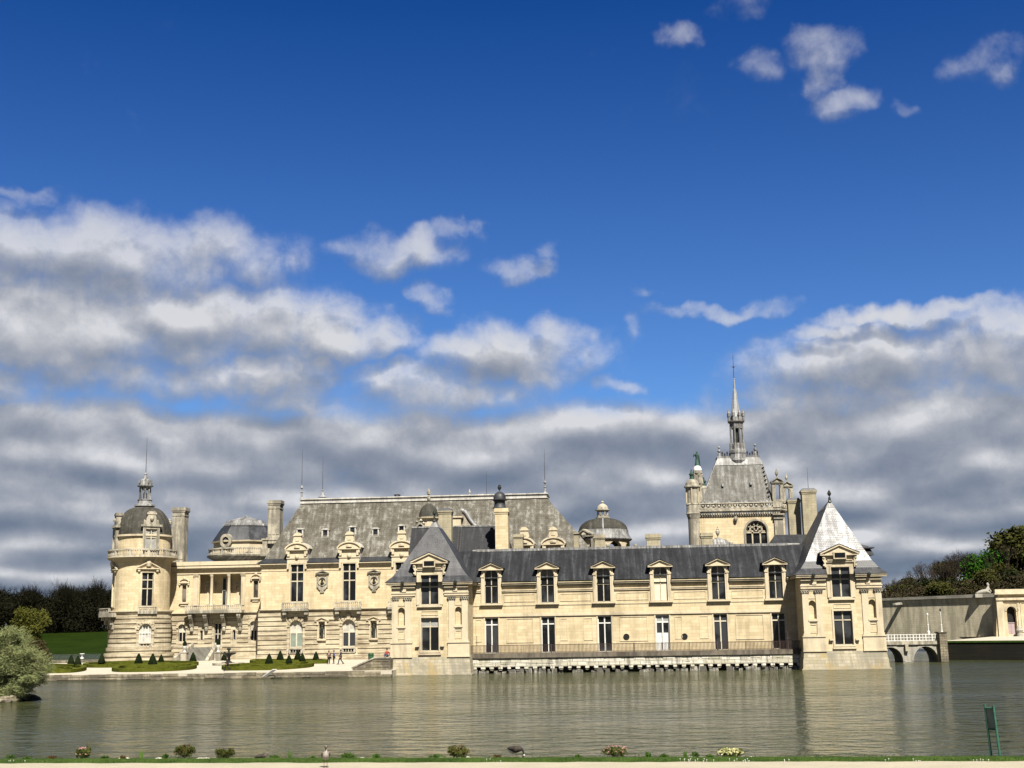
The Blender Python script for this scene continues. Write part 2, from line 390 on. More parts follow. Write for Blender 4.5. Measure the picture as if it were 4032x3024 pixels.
def arch(u0, u1, zs, n=10, rise=None):         # points of a round arch from u0 to u1 springing at zs
    c = (u0+u1)/2; r = (u1-u0)/2; h = r if rise is None else rise
    return [(c-r*math.cos(math.pi*i/n), zs+h*math.sin(math.pi*i/n)) for i in range(n+1)]
def wall(mb, u0, u1, z0, z1, ops, depth=.4):
    """ops: dicts u0,u1,z0,z1,(arch) where z1 is the top of the opening; cells in the openings are left out"""
    st = mb.F.step
    us = {u0, u1}; zs = {z0, z1}
    for o in ops: us |= {o[0], o[1]}; zs |= {o[2], o[3]}
    if st:
        n = int((u1-u0)/st)+1; us |= {u0+(u1-u0)*i/n for i in range(1, n)}
    us = sorted(us); zs = sorted(zs)
    for a, b in zip(us, us[1:]):
        if b-a < 1e-6: continue
        for c, d in zip(zs, zs[1:]):
            uc = (a+b)/2; zc = (c+d)/2
            if any(o[0] < uc < o[1] and o[2] < zc < o[3] for o in ops): continue
            mb.add([(a,c,0),(b,c,0),(b,d,0),(a,d,0)], [(0,1,2,3)])
    for o in ops:
        a, b, c, d = o[:4]
        if len(o) > 4 and o[4]:
            rise = (b-a)/2 if o[4] is True else o[4]
            pts = arch(a, b, d-rise, 10, rise); m_ = len(pts)//2
            mb.add([(a,d,0)]+[(u,z,0) for u,z in pts[:m_+1]], [tuple(range(m_+2))])
            mb.add([(b,d,0)]+[(u,z,0) for u,z in pts[m_:]][::-1], [tuple(range(len(pts)-m_+1))])
            out = [(a,c)]+pts+[(b,c)]
        else: out = [(a,c),(a,d),(b,d),(b,c)]
        for (p, r) in zip(out, out[1:]+out[:1]):
            mb.add([(*p,0),(*r,0),(*r,-depth),(*p,-depth)], [(0,1,2,3)])
def window(F, u0, u1, z0, z1, parent, ar=False, vm=(.5,), hm=(.6,), d=-.28, fm='cream_wood', pm='window_glass', w=.07, mw=.1, names=('window','pane'), pane_split=None):
    """frame with mullions vm and transoms hm (fractions); panes are its child"""
    mb = MB(F); rise = 0 if not ar else ((u1-u0)/2 if ar is True else ar); zs = z1-rise
    mb.box(u0, u0+w, z0, zs, d-.08, d); mb.box(u1-w, u1, z0, zs, d-.08, d); mb.box(u0+w, u1-w, z0, z0+w, d-.08, d)
    if ar: mb.strip(arch(u0, u1, zs, 10, rise), arch(u0+w, u1-w, zs, 10, rise-w), d-.08, d)
    else: mb.box(u0+w, u1-w, z1-w, z1, d-.08, d)
    for f in vm: c = u0+(u1-u0)*f; mb.box(c-mw/2, c+mw/2, z0+w, z1-(w*1.01 if abs(f-.5) < .2 else rise*.35), d-.08, d+.03)
    for f in hm: c = z0+(z1-z0)*f; mb.box(u0+w, u1-w, c-mw/2, c+mw/2, d-.08, d+.022)
    o = mb.build(names[0], fm, parent)
    def pane(za, zb, top, mt):
        p = MB(F)
        pts = [(u0+.01,za)]+([(u,z) for u,z in arch(u0+.01, u1-.01, zs, 10, rise-.01)] if top and ar else [(u0+.01,zb),(u1-.01,zb)])+[(u1-.01,za)]
        p.add([(u,z,d-.05) for u,z in pts], [tuple(range(len(pts)))]); return p.build(names[1], mt, o if names[0] == 'window' else parent)
    if pane_split:
        zc = z0+(z1-z0)*pane_split[0]; pane(z0+.01, zc, False, pane_split[1]); pane(zc, z1-.01, True, pane_split[2])
    else: pane(z0+.01, z1-.01, True, pm)
    return o
def gable(mb, uc, hw, z, h, d0, d1, t=.16, n=None):   # triangular pediment: sunk field and raking mouldings
    mb.ext([(uc-hw+.1,z),(uc+hw-.1,z),(uc,z+h-.05)], d0, d1-.18)
    mb.box(uc-hw, uc+hw, z-t*.75, z, d0, d1)
    for s in (-1, 1):
        A = [(uc+s*hw, z),(uc, z+h)]; B = [(uc+s*hw, z+t),(uc, z+h+t)]
        mb.strip(A, B, d0, d1+.03)
def segped(mb, uc, hw, z, h, d0, d1, t=.16):
    n = 10; c = [(uc+hw*math.sin(R(-72+144*i/n))/math.sin(R(72)), z+h*(math.cos(R(-72+144*i/n))-math.cos(R(72)))/(1-math.cos(R(72)))) for i in range(n+1)]
    mb.ext(c, d0, d1-.2)
    mb.strip(c, [(uc+(u-uc)*(1+t/hw), zz+t) for u, zz in c], d0, d1)
    mb.box(uc-hw-.05, uc+hw+.05, z-t*.8, z, d0, d1)
def balustrade(F, u0, u1, z0, z1, parent, d=0.0, mt='balustrade_stone', sp=.30, post=2.2, name='balustrade', w=.26):
    mb = MB(F); h = z1-z0; b0, b1 = z0+h*.16, z1-h*.17
    mb.box(u0, u1, z0, b0, d-w/2, d+w/2); mb.box(u0, u1, b1, z1, d-w/2-.03, d+w/2+.03)
    n = max(1, round(abs(u1-u0)/post)); 
    for i in range(n+1):
        c = u0+(u1-u0)*i/n; mb.box(c-.13, c+.13, b0, b1, d-w/2+.02, d+w/2-.02, 1)
    m_ = max(1, round(abs(u1-u0)/sp))
    for i in range(m_):
        c = u0+(u1-u0)*(i+.5)/m_
        mb.ulathe(c, d, [(.05,b0),(.085,b0+(b1-b0)*.28),(.04,b0+(b1-b0)*.7),(.06,b1)], 5)
    return mb.build(name, mt, parent)
def bands(mb, u0, u1, z0, z1, pitch, ops, d=.09, frac=.66):  # rusticated courses, cut at the openings
    n = round((z1-z0)/pitch); pitch = (z1-z0)/n
    for i in range(n):
        a = z0+i*pitch+.02; b = a+pitch*frac
        segs = [(u0,u1)]
        for o in ops:
            if o[2]-.05 < b and o[3]+.1 > a:
                segs2 = []
                for s0, s1 in segs:
                    if o[1] <= s0 or o[0] >= s1: segs2.append((s0,s1)); continue
                    if o[0] > s0: segs2.append((s0,o[0]))
                    if o[1] < s1: segs2.append((o[1],s1))
                segs = segs2
        for s0, s1 in segs:
            if s1-s0 > .05: mb.box(s0, s1, a, b, -.02, d)
def frame(mb, u0, u1, z0, z1, w, d, gapz=False):   # raised border around a panel or opening
    mb.box(u0-w, u0, z0, z1, -.01, d); mb.box(u1, u1+w, z0, z1, -.01, d); mb.box(u0-w, u1+w, z1, z1+w, -.01, d+.003); mb.box(u0-w, u1+w, z0-w, z0, -.01, d+.003)
def cornice(mb, u0, u1, z, steps, over=True):       # steps: (height, projection) from the bottom
    for h, p in steps: mb.box(u0-(p if over else 0), u1+(p if over else 0), z, z+h, -.05, p); z += h
    return z
def hip(mb, x0, x1, y0, y1, z0, rx0, rx1, ry0, ry1, z1):
    b = [(x0,y0,z0),(x1,y0,z0),(x1,y1,z0),(x0,y1,z0)]; t = [(rx0,ry0,z1),(rx1,ry0,z1),(rx1,ry1,z1),(rx0,ry1,z1)]
    mb.add(b+t, [(0,1,5,4),(1,2,6,5),(2,3,7,6),(3,0,4,7),(4,5,6,7)], True)
URN = [(.10,0),(.16,.04),(.06,.14),(.06,.2),(.24,.42),(.27,.62),(.16,.72),(.2,.78),(.08,.88),(.05,1.0),(.0,1.05)]
def urn(mb, x, y, z, h, k=1.0, n=10): mb.lathe(x, y, [(r*h*k, z+zz*h) for r, zz in URN], n)
def tub(path, r, n, name, mt, parent=None):
    mb = MB()
    for a, b in zip(path, path[1:]): mb.tube(a, b, r, r, n)
    return mb.build(name, mt, parent)

# ------------------------------------------------------------------ water and land
ZT = 0.65                                       # garden terrace level
ZB = 0.40                                       # near bank level
def water_material():
    T = mat('lake_water', .07, .5); b = T.b
    x, y, z = T.sep(T.pos)
    b.inputs['IOR'].default_value = 1.33
    v = T.comb(T.m('MULTIPLY', x, 1.15), y, 0.0)
    n1 = T.noise(v, 1.25, 4, .62, .5); n2 = T.noise(T.comb(T.m('MULTIPLY', x, .7), y, 0.0), .75, 3, .5, .3); n3 = T.noise(T.comb(T.m('MULTIPLY', x, .25), y, 3.0), .045, 3, .5)
    calm = T.rng(n3, .38, .62, .5, 1.35)
    h = T.m('ADD', T.m('MULTIPLY', n1, .42), T.m('MULTIPLY', n2, 1.25))
    bp = T.node('ShaderNodeBump'); bp.inputs['Strength'].default_value = 1.0
    bp.inputs['Distance'].default_value = 1.0
    T.l.new(T.m('MULTIPLY', T.m('MULTIPLY', h, calm), .60), bp.inputs['Height']); T.l.new(bp.outputs[0], b.inputs['Normal'])
    T.put(b.inputs['Base Color'], T.mix(n2, (.027,.031,.012), (.037,.041,.015)))
water_material()
def sheet(name, pts, z, mt, kind='structure', thick=None):
    mb = MB(); mb.poly([(p[0], p[1], z) for p in pts])
    if thick:
        n = len(pts)
        for i in range(n):
            a = pts[i]; b = pts[(i+1) % n]; mb.poly([(a[0],a[1],z),(b[0],b[1],z),(b[0],b[1],z-thick),(a[0],a[1],z-thick)])
    o = mb.build(name, mt); tag(o, kind=kind); return o
sheet('lake_water', [(-1500,-300),(1500,-300),(1500,1200),(-1500,1200)], 0, 'lake_water')
def grassmat(name, c1, c2, scale=3):
    T = mat(name, 1.0, .02); n = T.noise(T.pos, scale, 5, .7); n2 = T.noise(T.pos, .12*scale, 3)
    c1, c2 = kk_(c1), kk_(c2); T.put(T.b.inputs['Base Color'], T.mix(T.rng(T.m('ADD', T.m('MULTIPLY', n, .6), T.m('MULTIPLY', n2, .4)), .35, .65), c1, c2))
    bp = T.node('ShaderNodeBump'); bp.inputs['Distance'].default_value = .05; T.l.new(n, bp.inputs['Height']); T.l.new(bp.outputs[0], T.b.inputs['Normal'])
grassmat('far_grass', (.009,.019,.001), (.018,.034,.003), .8)  # darkened green stands in for cloud shadow over the far meadow
grassmat('lawn', (.06,.085,.012), (.12,.14,.022)); grassmat('bank_grass', (.028,.055,.012), (.07,.115,.025), 7)
grassmat('box_hedge', (.050,.062,.008), (.115,.125,.018), 9); grassmat('yew', (.006,.010,.004), (.016,.024,.009), 10)
def gravel(name, c):
    c = kk_(c)
    T = mat(name, .95, .1); n = T.noise(T.pos, 14, 4, .8); n2 = T.noise(T.pos, .5, 4)
    T.put(T.b.inputs['Base Color'], T.mix(T.rng(T.m('ADD', T.m('MULTIPLY', n, .5), T.m('MULTIPLY', n2, .5)), .3, .7), tuple(k*.8 for k in c), c))
    bp = T.node('ShaderNodeBump'); bp.inputs['Distance'].default_value = .03; T.l.new(n, bp.inputs['Height']); T.l.new(bp.outputs[0], T.b.inputs['Normal'])
gravel('terrace_gravel', (.60,.55,.44)); gravel('path_gravel', (.52,.47,.36))

# ------------------------------------------------------------------ the two corner pavilions
PY = 155.0; GY = 160.5; PFY = 158.0
def pz(y): return qz(3, 410, y, PY)
def capital(mb, uc, z0, z1, w, d=.1):
    h = z1-z0
    for i in range(3):
        k = w*(.42+.09*i); mb.box(uc-k, uc+k, z0+h*i/3, z0+h*(i+1)/3-.04, 0, d+.05*i)
    mb.box(uc-w*.66, uc+w*.66, z1-.07, z1, 0, d+.18)
    for s in (-1, -.35, .35, 1): mb.ulathe(uc+s*w*.5, d+.06, [(.03,z0+h*.3),(.11,z0+h*.55),(.09,z0+h*.75),(.02,z0+h*.85)], 5)
def aperture_frame(mb, u0, u1, z0, z1, w=.22, d=.09): frame(mb, u0, u1, z0, z1, w, d)
def pavilion(name, label, cx, ridge, aph, backY, ridge_right):
    root = thing(name, label, 'pavilion', (cx, PY, 0))
    hw = 4.6; F = Flat(PY, cx)
    ze = pz(893); z_fr0 = pz(975); z_cap0 = pz(1018); z_cap1 = pz(985); z_die1 = pz(1322); z_base1 = pz(1440)
    wb, wt = pz(1395), pz(1143); ub, ut = pz(1043), pz(818); zbot = -.6
    W2 = 1.06
    ops = [(-W2, W2, wb, wt), (-W2, W2, ub, ze)]
    nich = []
    for s in (-1, 1):
        c = s*3.45; nich.append((c-.4, c+.4, pz(1198), pz(1062), True))
    mb = MB(F); wall(mb, -hw, hw, z_base1, ze, ops+nich, .45)
    for n_ in nich:                                  # niche backs
        mb.add([(n_[0],n_[2],-.45),(n_[1],n_[2],-.45),(n_[1],n_[3],-.45),(n_[0],n_[3],-.45)], [(0,1,2,3)])
    for s in (-1, 1):
        Fs = Side(cx+s*hw, s); m2 = MB(Fs); wall(m2, PY, backY, z_base1, ze, []); mb.add(m2.v, m2.f, True)
    mb.wbox(cx-hw, cx+hw, backY-.1, backY, z_base1, ze)
    wl = mb.build('wall', 'limestone', root)
    # pilasters with capitals
    for s in (-1, 1):
        for off in (2.65, 4.22):
            p = MB(F); c = s*off
            p.box(c-.36, c+.36, z_die1, z_cap0, -.02, .13); p.box(c-.44, c+.44, z_die1-.02, z_die1+.22, -.02, .2)
            pil = p.build('pilaster', 'limestone_trim', root)
            k = MB(F); capital(k, c, z_cap0, z_cap1, .8, .13); k.build('capital', 'weathered_stone', pil)
    # mouldings: pedestal, panels, sills, frieze
    t = MB(F)
    for s in (-1, 1):
        a, b = sorted((s*2.15, s*(hw+.16)))
        t.box(a, b, z_base1, z_die1-.2, 0, .16); t.box(a-.03, b+.03, z_die1-.2, z_die1-.02, 0, .26); t.box(a-.05, b+.05, z_base1-.05, z_base1+.12, 0, .28)
        c = s*3.45
        t.box(c-.55, c+.55, pz(1218), pz(1203), 0, .2); frame(t, c-.36, c+.36, pz(1300), pz(1232), .06, .05); t.box(c-.3, c+.3, pz(1245), pz(1236), 0, .07)
        frame(t, c-.34, c+.34, pz(1045), pz(990), .06, .06)
        a, b = sorted((s*1.75, s*(hw+.1)))
        t.box(a, b, z_fr0, pz(955), 0, .14); t.box(a-.05, b+.05, pz(957), pz(948), 0, .22); t.box(a+.05, b-.05, pz(948), pz(915), 0, .1)
        t.box(a, b, pz(915), pz(903), 0, .4)
        t.box(s*3.1-.25, s*3.1+.25, pz(945), pz(916), 0, .3)
    aperture_frame(t, -W2, W2, wb, wt, .2, .1); frame(t, -.95, .95, pz(1118), pz(1095), .08, .06)
    t.box(-1.5, 1.5, pz(1062), pz(1048), 0, .3); t.box(-1.35, 1.35, pz(1425), pz(1412), 0, .25)
    for s in (-1, 1): t.box(s*1.5-.22, s*1.5+.22, pz(1362), pz(1350), 0, .35)
    t.build('moulding', 'limestone_trim', root)
    # battered base
    b = MB(); z0, z1 = zbot, z_base1; e = 1.15
    c0 = [(cx-hw-e, PY-e),(cx+hw+e, PY-e),(cx+hw+e, backY),(cx-hw-e, backY)]; zm = pz(1400)
    for (za, ea, zb_, eb) in ((z0, .42, pz(1500), .26),(pz(1500), .23, z_base1, .12)):
        A = [(cx-hw-ea, PY-ea, za),(cx+hw+ea, PY-ea, za),(cx+hw+ea, backY+ea, za),(cx-hw-ea, backY+ea, za)]
        B = [(cx-hw-eb, PY-eb, zb_),(cx+hw+eb, PY-eb, zb_),(cx+hw+eb, backY+eb, zb_),(cx-hw-eb, backY+eb, zb_)]
        b.add(A+B, [(0,1,5,4),(1,2,6,5),(2,3,7,6),(3,0,4,7),(4,5,6,7)], True)
    b.wbox(cx-hw-.5, cx+hw+.5, PY-.62, PY+2, -.6, .14)
    b.build('battered_base', 'base_stone', root)
    # cornice and eave, broken by the dormer
    c = MB(F)
    for s in (-1, 1):
        a, e2 = sorted((s*1.62, s*(hw+.62)))
        c.box(a, e2, ze, ze+.2, -.1, .62); c.box(a, e2+(.05 if s > 0 else 0), ze+.2, ze+.32, -.1, .72)
    c.wbox(cx-hw-.62, cx-hw+.1, PY, backY, ze, ze+.3); c.wbox(cx+hw-.1, cx+hw+.62, PY, backY, ze, ze+.3)
    c.build('cornice', 'limestone_trim', root)
    for s in (-1, 1):
        g = MB(F); g.ulathe(s*3.2, .8, [(.05,ze+.02),(.2,ze+.15),(.22,ze+.35),(.08,ze+.5)], 7); g.build('gargoyle', 'bronze', root)
    # roof: flared skirt, steep hip, short ridge
    ro = MB(); E = hw+.78; z0 = ze+.33; z1 = z0+1.6; i1 = 1.5; z2 = z0+aph
    yb = backY+.78
    def ring(i, z): return [(cx-E+i, PY-.78+i*.92, z),(cx+E-i, PY-.78+i*.92, z),(cx+E-i, yb-i*.92, z),(cx-E+i, yb-i*.92, z)]
    r0, rm, r1 = ring(0, z0), ring(.85, z0+.75), ring(i1, z1)
    ry0 = PY+3.9; ry1 = ry0+ridge
    top = [(cx-.5, ry0, z2-.8),(cx+.5, ry0, z2-.8),(cx+.5, ry1, z2-.8),(cx-.5, ry1, z2-.8)]
    pts = r0+rm+r1+top; fs = []
    for k in range(3):
        for j in range(4):
            if j == 0 and k < 2: continue
            fs.append((4*k+j, 4*k+(j+1) % 4, 4*k+4+(j+1) % 4, 4*k+4+j))
    fs += [(12,13,14,15),(3,2,1,0)]
    ro.add(pts, fs, True)
    for A, B in ((r0, rm), (rm, r1)):                # front skirt stops either side of the dormer
        for sx_, (i, j) in ((-1, (0, 0)), (1, (1, 1))):
            xi = cx+sx_*1.6
            ro.add([A[i], (xi, A[i][1], A[i][2]), (xi, B[i][1], B[i][2]), B[i]], [(0,1,2,3)], True)
    rf = ro.build('roof', 'pavilion_slate', root)
    l = MB()
    l.add([(cx-.56, ry0-.07, z2-.85),(cx+.56, ry0-.07, z2-.85),(cx+.56, ry1, z2-.85),(cx-.56, ry1, z2-.85),(cx-.12, ry0+.3, z2),(cx+.12, ry0+.3, z2),(cx+.12, ry1, z2-.35),(cx-.12, ry1, z2-.35)],
          [(0,1,5,4),(1,2,6,5),(2,3,7,6),(3,0,4,7),(4,5,6,7)], True)
    l.build('ridge_cap', 'dirty_lead', rf)
    f = MB(); f.lathe(cx, ry0+.3, [(.24,z2-.1),(.16,z2+.1),(.16,z2+.35),(.07,z2+.45)], 10); urn(f, cx, ry0+.3, z2+.4, 1.0, .9); f.build('finial', 'bronze', rf)
    # dormer rising through the eave
    d = MB(Flat(PY-.14, cx)); za = pz(1043); zt = pz(762); zp = pz(722)
    sm = (-.72, .72, pz(750), pz(715))
    wall(d, -1.62, 1.62, za, pz(714), [(-W2, W2, za, ut), (sm[0], sm[1], sm[2], sm[3]-.02)], .5)
    d.box(-1.62, -1.58, ze, zp, -3.4, 0); d.box(1.58, 1.62, ze, zp, -3.4, 0)
    d.box(-1.62, 1.62, pz(783), pz(770), -.1, .16); d.box(-1.45, 1.45, pz(770), pz(762), -.1, .26)
    frame(d, -W2, W2, za+.02, ut, .16, .07); frame(d, sm[0], sm[1], sm[2], sm[3]-.1, .08, .09)
    for s in (-1, 1):
        d.ext([(s*1.62,pz(735)),(s*2.0,pz(735)),(s*1.98,pz(765)),(s*1.78,pz(790)),(s*1.8,pz(815)),(s*1.62,pz(820))], -.1, .2)
        d.ulathe(s*1.82, .12, [(.05,pz(820)),(.17,pz(808)),(.12,pz(795))], 6); d.ulathe(s*1.84, .14, [(.1,pz(762)),(.2,pz(750)),(.14,pz(738))], 6)
    gable(d, 0, 2.25, pz(725), pz(662)-pz(725), -.6, .42, .16)
    dm = d.build('dormer', 'limestone_trim', root)
    dr = MB(F); zz = pz(725)+.19; hh = pz(662)-pz(725)
    dr.strip([(-2.32,zz-.03),(0,zz+hh),(2.32,zz-.03)], [(-2.32,zz+.05),(0,zz+hh+.08),(2.32,zz+.05)], -4.2, .62)
    dr.build('dormer_roof', 'dark_slate', dm)
    fr = MB(Flat(PY-.14, cx)); frame(fr, -.62, .62, pz(752), pz(714), .13, .50); fr.build('attic_window_frame', 'limestone_trim', dm)
    dp = MB(Flat(PY-.14, cx)); dp.box(-.63, .63, pz(753), pz(713), .1, .46); dp.build('pane', 'window_glass', dm)
    window(F, -W2, W2, ub, ut, root, hm=(.60,), fm='stone_mullion', mw=.17, d=-.1)
    window(F, -W2, W2, wb, wt, root, hm=(.73,), fm='stone_mullion', mw=.13, pane_split=(.73,'window_glass','grey_blind') if ridge < 5 else None)
    return root, ze
cxL = qx(3, 410, 1100, PY); cxR = qx(6, 531, 1050, PY)
apL = qz(3, 430, 405, PY+4)-pz(893)-.3; apR = qz(6, 415, 195, PY+4)-pz(893)-.3
pavL, ZE = pavilion('corner_pavilion', 'left stone corner pavilion with dark slate pyramid roof, beside the garden terrace', cxL, 4.5, apL, 168.5, True)
pavR, _ = pavilion('corner_pavilion', 'right stone corner pavilion, its steep roof glaring white in the sun', cxR, 6.2, apR, 170.5, False)
# slate side dormer on the right slope of the right pavilion
mb = MB(); sxx = cxR+3.1; zz0 = qz(6, 690, 650, 163); zz1 = qz(6, 650, 520, 163)
mb.add([(sxx,160.5,zz0),(sxx+2.1,160.5,zz0+.1),(sxx+2.1,163.5,zz0+.1),(sxx,163.5,zz0),(sxx-1.2,162,zz1),(sxx+1.7,162,zz0+1.3)], [(0,1,5,4),(3,2,5,4),(1,2,5),(0,1,2,3)], True)
mb.wbox(sxx+.4, sxx+2.2, 160.8, 163.2, zz0+.95, zz0+1.1); o = mb.build('side_dormer', 'dark_slate', pavR)

# ------------------------------------------------------------------ long gallery wing
XL, XR = cxL+4.6, cxR-4.6
gal = thing('gallery_wing', 'long low stone wing with six arched dormers, between the two corner pavilions', 'building', ((XL+XR)/2, GY, 0))
F = Flat(GY)
def gz(y): return qz(3, 900, y, GY)
DCX = [P(x, 2300, GY)[0] for x in (1934.7, 2155, 2376, 2601, 2828, 3054)]
LCX = [P(x, 2500, GY)[0] for x in (1936.5, 2159, 2382, 2610.5, 2839, 3069)]
gze = gz(893); zfl = gz(1412); z_op0 = gz(1035); z_arch = gz(772); hwd = .82
doors = [(c-.83, c+.83, zfl, gz(1142)) for c in LCX]
mb = MB(F)
ocs = [(qx(4,745,1287,GY)-.3, qx(4,745,1287,GY)+.3, qz(4,745,1287,GY)-.3, qz(4,745,1287,GY)+.3, .3), (qx(4,1187,1285,GY)-.3, qx(4,1187,1285,GY)+.3, qz(4,1187,1285,GY)-.3, qz(4,1187,1285,GY)+.3, .3)]
wall(mb, XL, XR, zfl-.4, gze, doors+[(c-hwd, c+hwd, z_op0, gze) for c in DCX], .45)
mb.wbox(XL, XR, 168.9, 169, 0, gze)
mb.build('wall', 'limestone', gal)
mb = MB(F)
mb.box(XL, XR, gz(1136), gz(1122), -.02, .16); mb.box(XL, XR, gz(1122), gz(1112), -.02, .09)
edges = [XL]+[v for c in DCX for v in (c-1.32, c+1.32)]+[XR]
for a, b in zip(edges[::2], edges[1::2]):
    mb.box(a, b, gz(1054), gz(1048), -.02, .07); mb.box(a, b, gz(950), gz(940), -.02, .15); mb.box(a, b, gz(940), gz(934), -.02, .22)
    mb.box(a, b, gz(912), gz(905), -.02, .12)
    if b-a > 3: frame(mb, a+.3, b-.3, gz(1022), gz(972), .06, .05)
    k = int((b-a)/.22)
    for i in range(k): u = a+(b-a)*(i+.5)/k; mb.box(u-.06, u+.06, gz(905), gz(897), -.02, .25)
    mb.box(a, b, gz(897), gz(885), -.1, .42); mb.box(a, b, gz(885), gz(880), -.1, .55)
e2 = [XL]+[v for c in LCX for v in (c-1.0, c+1.0)]+[XR]
for i, (a, b) in enumerate(zip(e2[::2], e2[1::2])):
    if b-a > 3:
        if i in (1, 3, 5): frame(mb, a+.9, b-.9, gz(1330), gz(1155), .09, .06)
        if i in (2, 4):
            for (s0, s1) in ((a+.55, a+1.3), (b-1.5, b-.55)): frame(mb, s0, s1, gz(1320), gz(1160), .07, .05)
        if i == 3: pass
    else: frame(mb, a+.35, b-.3, gz(1320), gz(1160), .06, .05)
for (a, b, c, d) in doors: frame(mb, a, b, c+.02, d, .16, .06)
mb.build('moulding', 'limestone_trim', gal)
for a, b in zip(edges[::2], edges[1::2]):
    g = MB(F); g.box(a, b, gz(880), gz(868), -.15, .5); g.build('gutter', 'mossy_gutter', gal)
for o_ in ocs:
    m2 = MB(F); c = (o_[0]+o_[1])/2; zc = (o_[2]+o_[3])/2
    m2.add([(c+.31*math.cos(t*math.pi/8), zc+.31*math.sin(t*math.pi/8), .035) for t in range(16)], [tuple(range(16))])
    m2.strip([(c+.30*math.cos(t*math.pi/8), zc+.30*math.sin(t*math.pi/8)) for t in range(17)], [(c+.38*math.cos(t*math.pi/8), zc+.38*math.sin(t*math.pi/8)) for t in range(17)], 0, .06)
    m2.build('vent_hole', 'dark_void', gal)
# roof
zr = qz(4, 600, 615, 165.2); ry = 165.2; ez = gz(870)
ys = 160.42; zs_ = ez+(zr-ez)*(ys-159.9)/(ry-159.9)
mb = MB(); mb.add([(XL-2.5,ys,zs_),(XR+2.5,ys,zs_),(XR+2.5,ry,zr),(XL-2.5,ry,zr),(XR+2.5,170,ez),(XL-2.5,170,ez)], [(0,1,2,3),(3,2,4,5)], True)
for a, b in zip(edges[::2], edges[1::2]): mb.add([(a,159.9,ez),(b,159.9,ez),(b,ys,zs_),(a,ys,zs_)], [(0,1,2,3)], True)
rf = mb.build('roof', 'slate', gal)
mb = MB(); mb.tube((XL-.5, ry, zr), (XR+1.5, ry, zr), .16, .16, 8)
random.seed(4)
for i in range(60): x = XL+(XR-XL)*i/60; mb.wbox(x, x+(XR-XL)/60-.03, ry-.2, ry+.2, zr-.12, zr+.17+random.uniform(0,.05))
mb.build('ridge_cap', 'dirty_lead', rf)
# valley flashing at the right end
mb = MB(); xv = XR
pa, pb = Vector((qx(5,1140,592,ry), ry-.06, zr)), Vector((qx(5,1062,832,160), 159.95, ez+.05))
n_ = Vector((0,-(zr-ez),(ry-159.9))).normalized()*.05
mb.add([pa+n_, pa+n_+Vector((.32,0,0)), pb+n_+Vector((.36,0,0)), pb+n_], [(0,1,2,3)], True); mb.build('valley_flashing', 'lead', rf)
def gallery_dormer(c, pale=False):
    Fd = Flat(GY-.12, c)
    d = MB(Fd); zs = z_arch-hwd
    wall(d, -1.27, 1.27, z_op0, gz(772)+.25, [(-hwd, hwd, z_op0, z_arch, True)], .5)
    d.box(-1.27, -1.2, gze, gz(775), -3.2, 0); d.box(1.2, 1.27, gze, gz(775), -3.2, 0)
    d.box(-1.27, -1.0, z_op0, gz(835), -.02, .05); d.box(1.0, 1.27, z_op0, gz(835), -.02, .05)
    d.box(-1.33, -.9, gz(835), gz(822), -.02, .13); d.box(.9, 1.33, gz(835), gz(822), -.02, .13)
    d.strip(arch(-hwd-.02, hwd+.02, zs, 12, hwd+.02), arch(-hwd-.2, hwd+.2, zs, 12, hwd+.2), -.02, .1)
    gable(d, 0, 1.52, gz(776), gz(735)-gz(776), -.5, .38, .15)
    d.box(-1.42, 1.42, gz(1048), gz(1036), -.1, .28)
    dm = d.build('dormer', 'limestone_trim', gal)
    dr = MB(Fd); zz = gz(776)+.18; hh = gz(735)-gz(776)
    dr.strip([(-1.6,zz-.05),(0,zz+hh),(1.6,zz-.05)], [(-1.6,zz+.02),(0,zz+hh+.07),(1.6,zz+.02)], -3.4, .5)
    dr.build('dormer_roof', 'dark_slate', dm)
    window(Flat(GY, c), -hwd, hwd, z_op0, z_arch, dm, ar=True, hm=(.505, .74), d=-.16, fm='stone_mullion', w=.06, mw=.11, names=('window_frame','pane'),
           pane_split=(.745, 'pale_blind', 'old_glass') if pale else (.74, 'window_glass', 'old_glass'))
for i, c in enumerate(DCX): gallery_dormer(c, i == 3)
for i, (a, b, c, d) in enumerate(doors):
    if i == 3:
        dr = window(F, a, b, c, d, gal, hm=(.80,), d=-.22, fm='white_paint', w=.12, mw=.16, names=('door','pane'), pane_split=(.80,'window_glass','grey_blind'))
        m2 = MB(F)
        for s in (a+.12, (a+b)/2+.07): m2.box(s, s+.57, c+.1, c+(d-c)*.5, -.27, -.2)
        dr.name = 'glazed_door'; m2.build('door_panel', 'white_paint', gal)
    else: window(F, a, b, c, d, gal, hm=(.80,), d=-.22, fm='white_paint' if i < 3 else 'cream_wood', w=.1, mw=.15)

# ------------------------------------------------------------------ stone walkway over the water, with its railing
wk = thing('stone_walkway', 'pale stone walkway on a row of corbels above the water, along the long low wing', 'walkway', ((XL+XR)/2, PFY, 0))
zp0 = qz(4, 600, 1505, PFY); zp1 = qz(4, 600, 1438, PFY); PX0, PX1 = XL-.2, XR+.1
random.seed(3)
mb = MB(); mb.wbox(PX0+.3, PX1, PFY, GY+.2, zp0, zp1)
x = PX0+.3
while x < PX1-.3:                                # uneven courses of blocks standing a little proud
    for zz0, zz1 in ((zp0+.03, zp0+(zp1-zp0)*.33), (zp0+(zp1-zp0)*.35, zp0+(zp1-zp0)*.66), (zp0+(zp1-zp0)*.68, zp1-.02)):
        w_ = random.uniform(.7, 1.5); e = random.uniform(.01, .07)
        if random.random() < .85: mb.wbox(x, min(PX1-.02, x+w_), PFY-e, PFY+.2, zz0, zz1)
    x += 1.15
mb.build('block_course', 'platform_stone', wk)
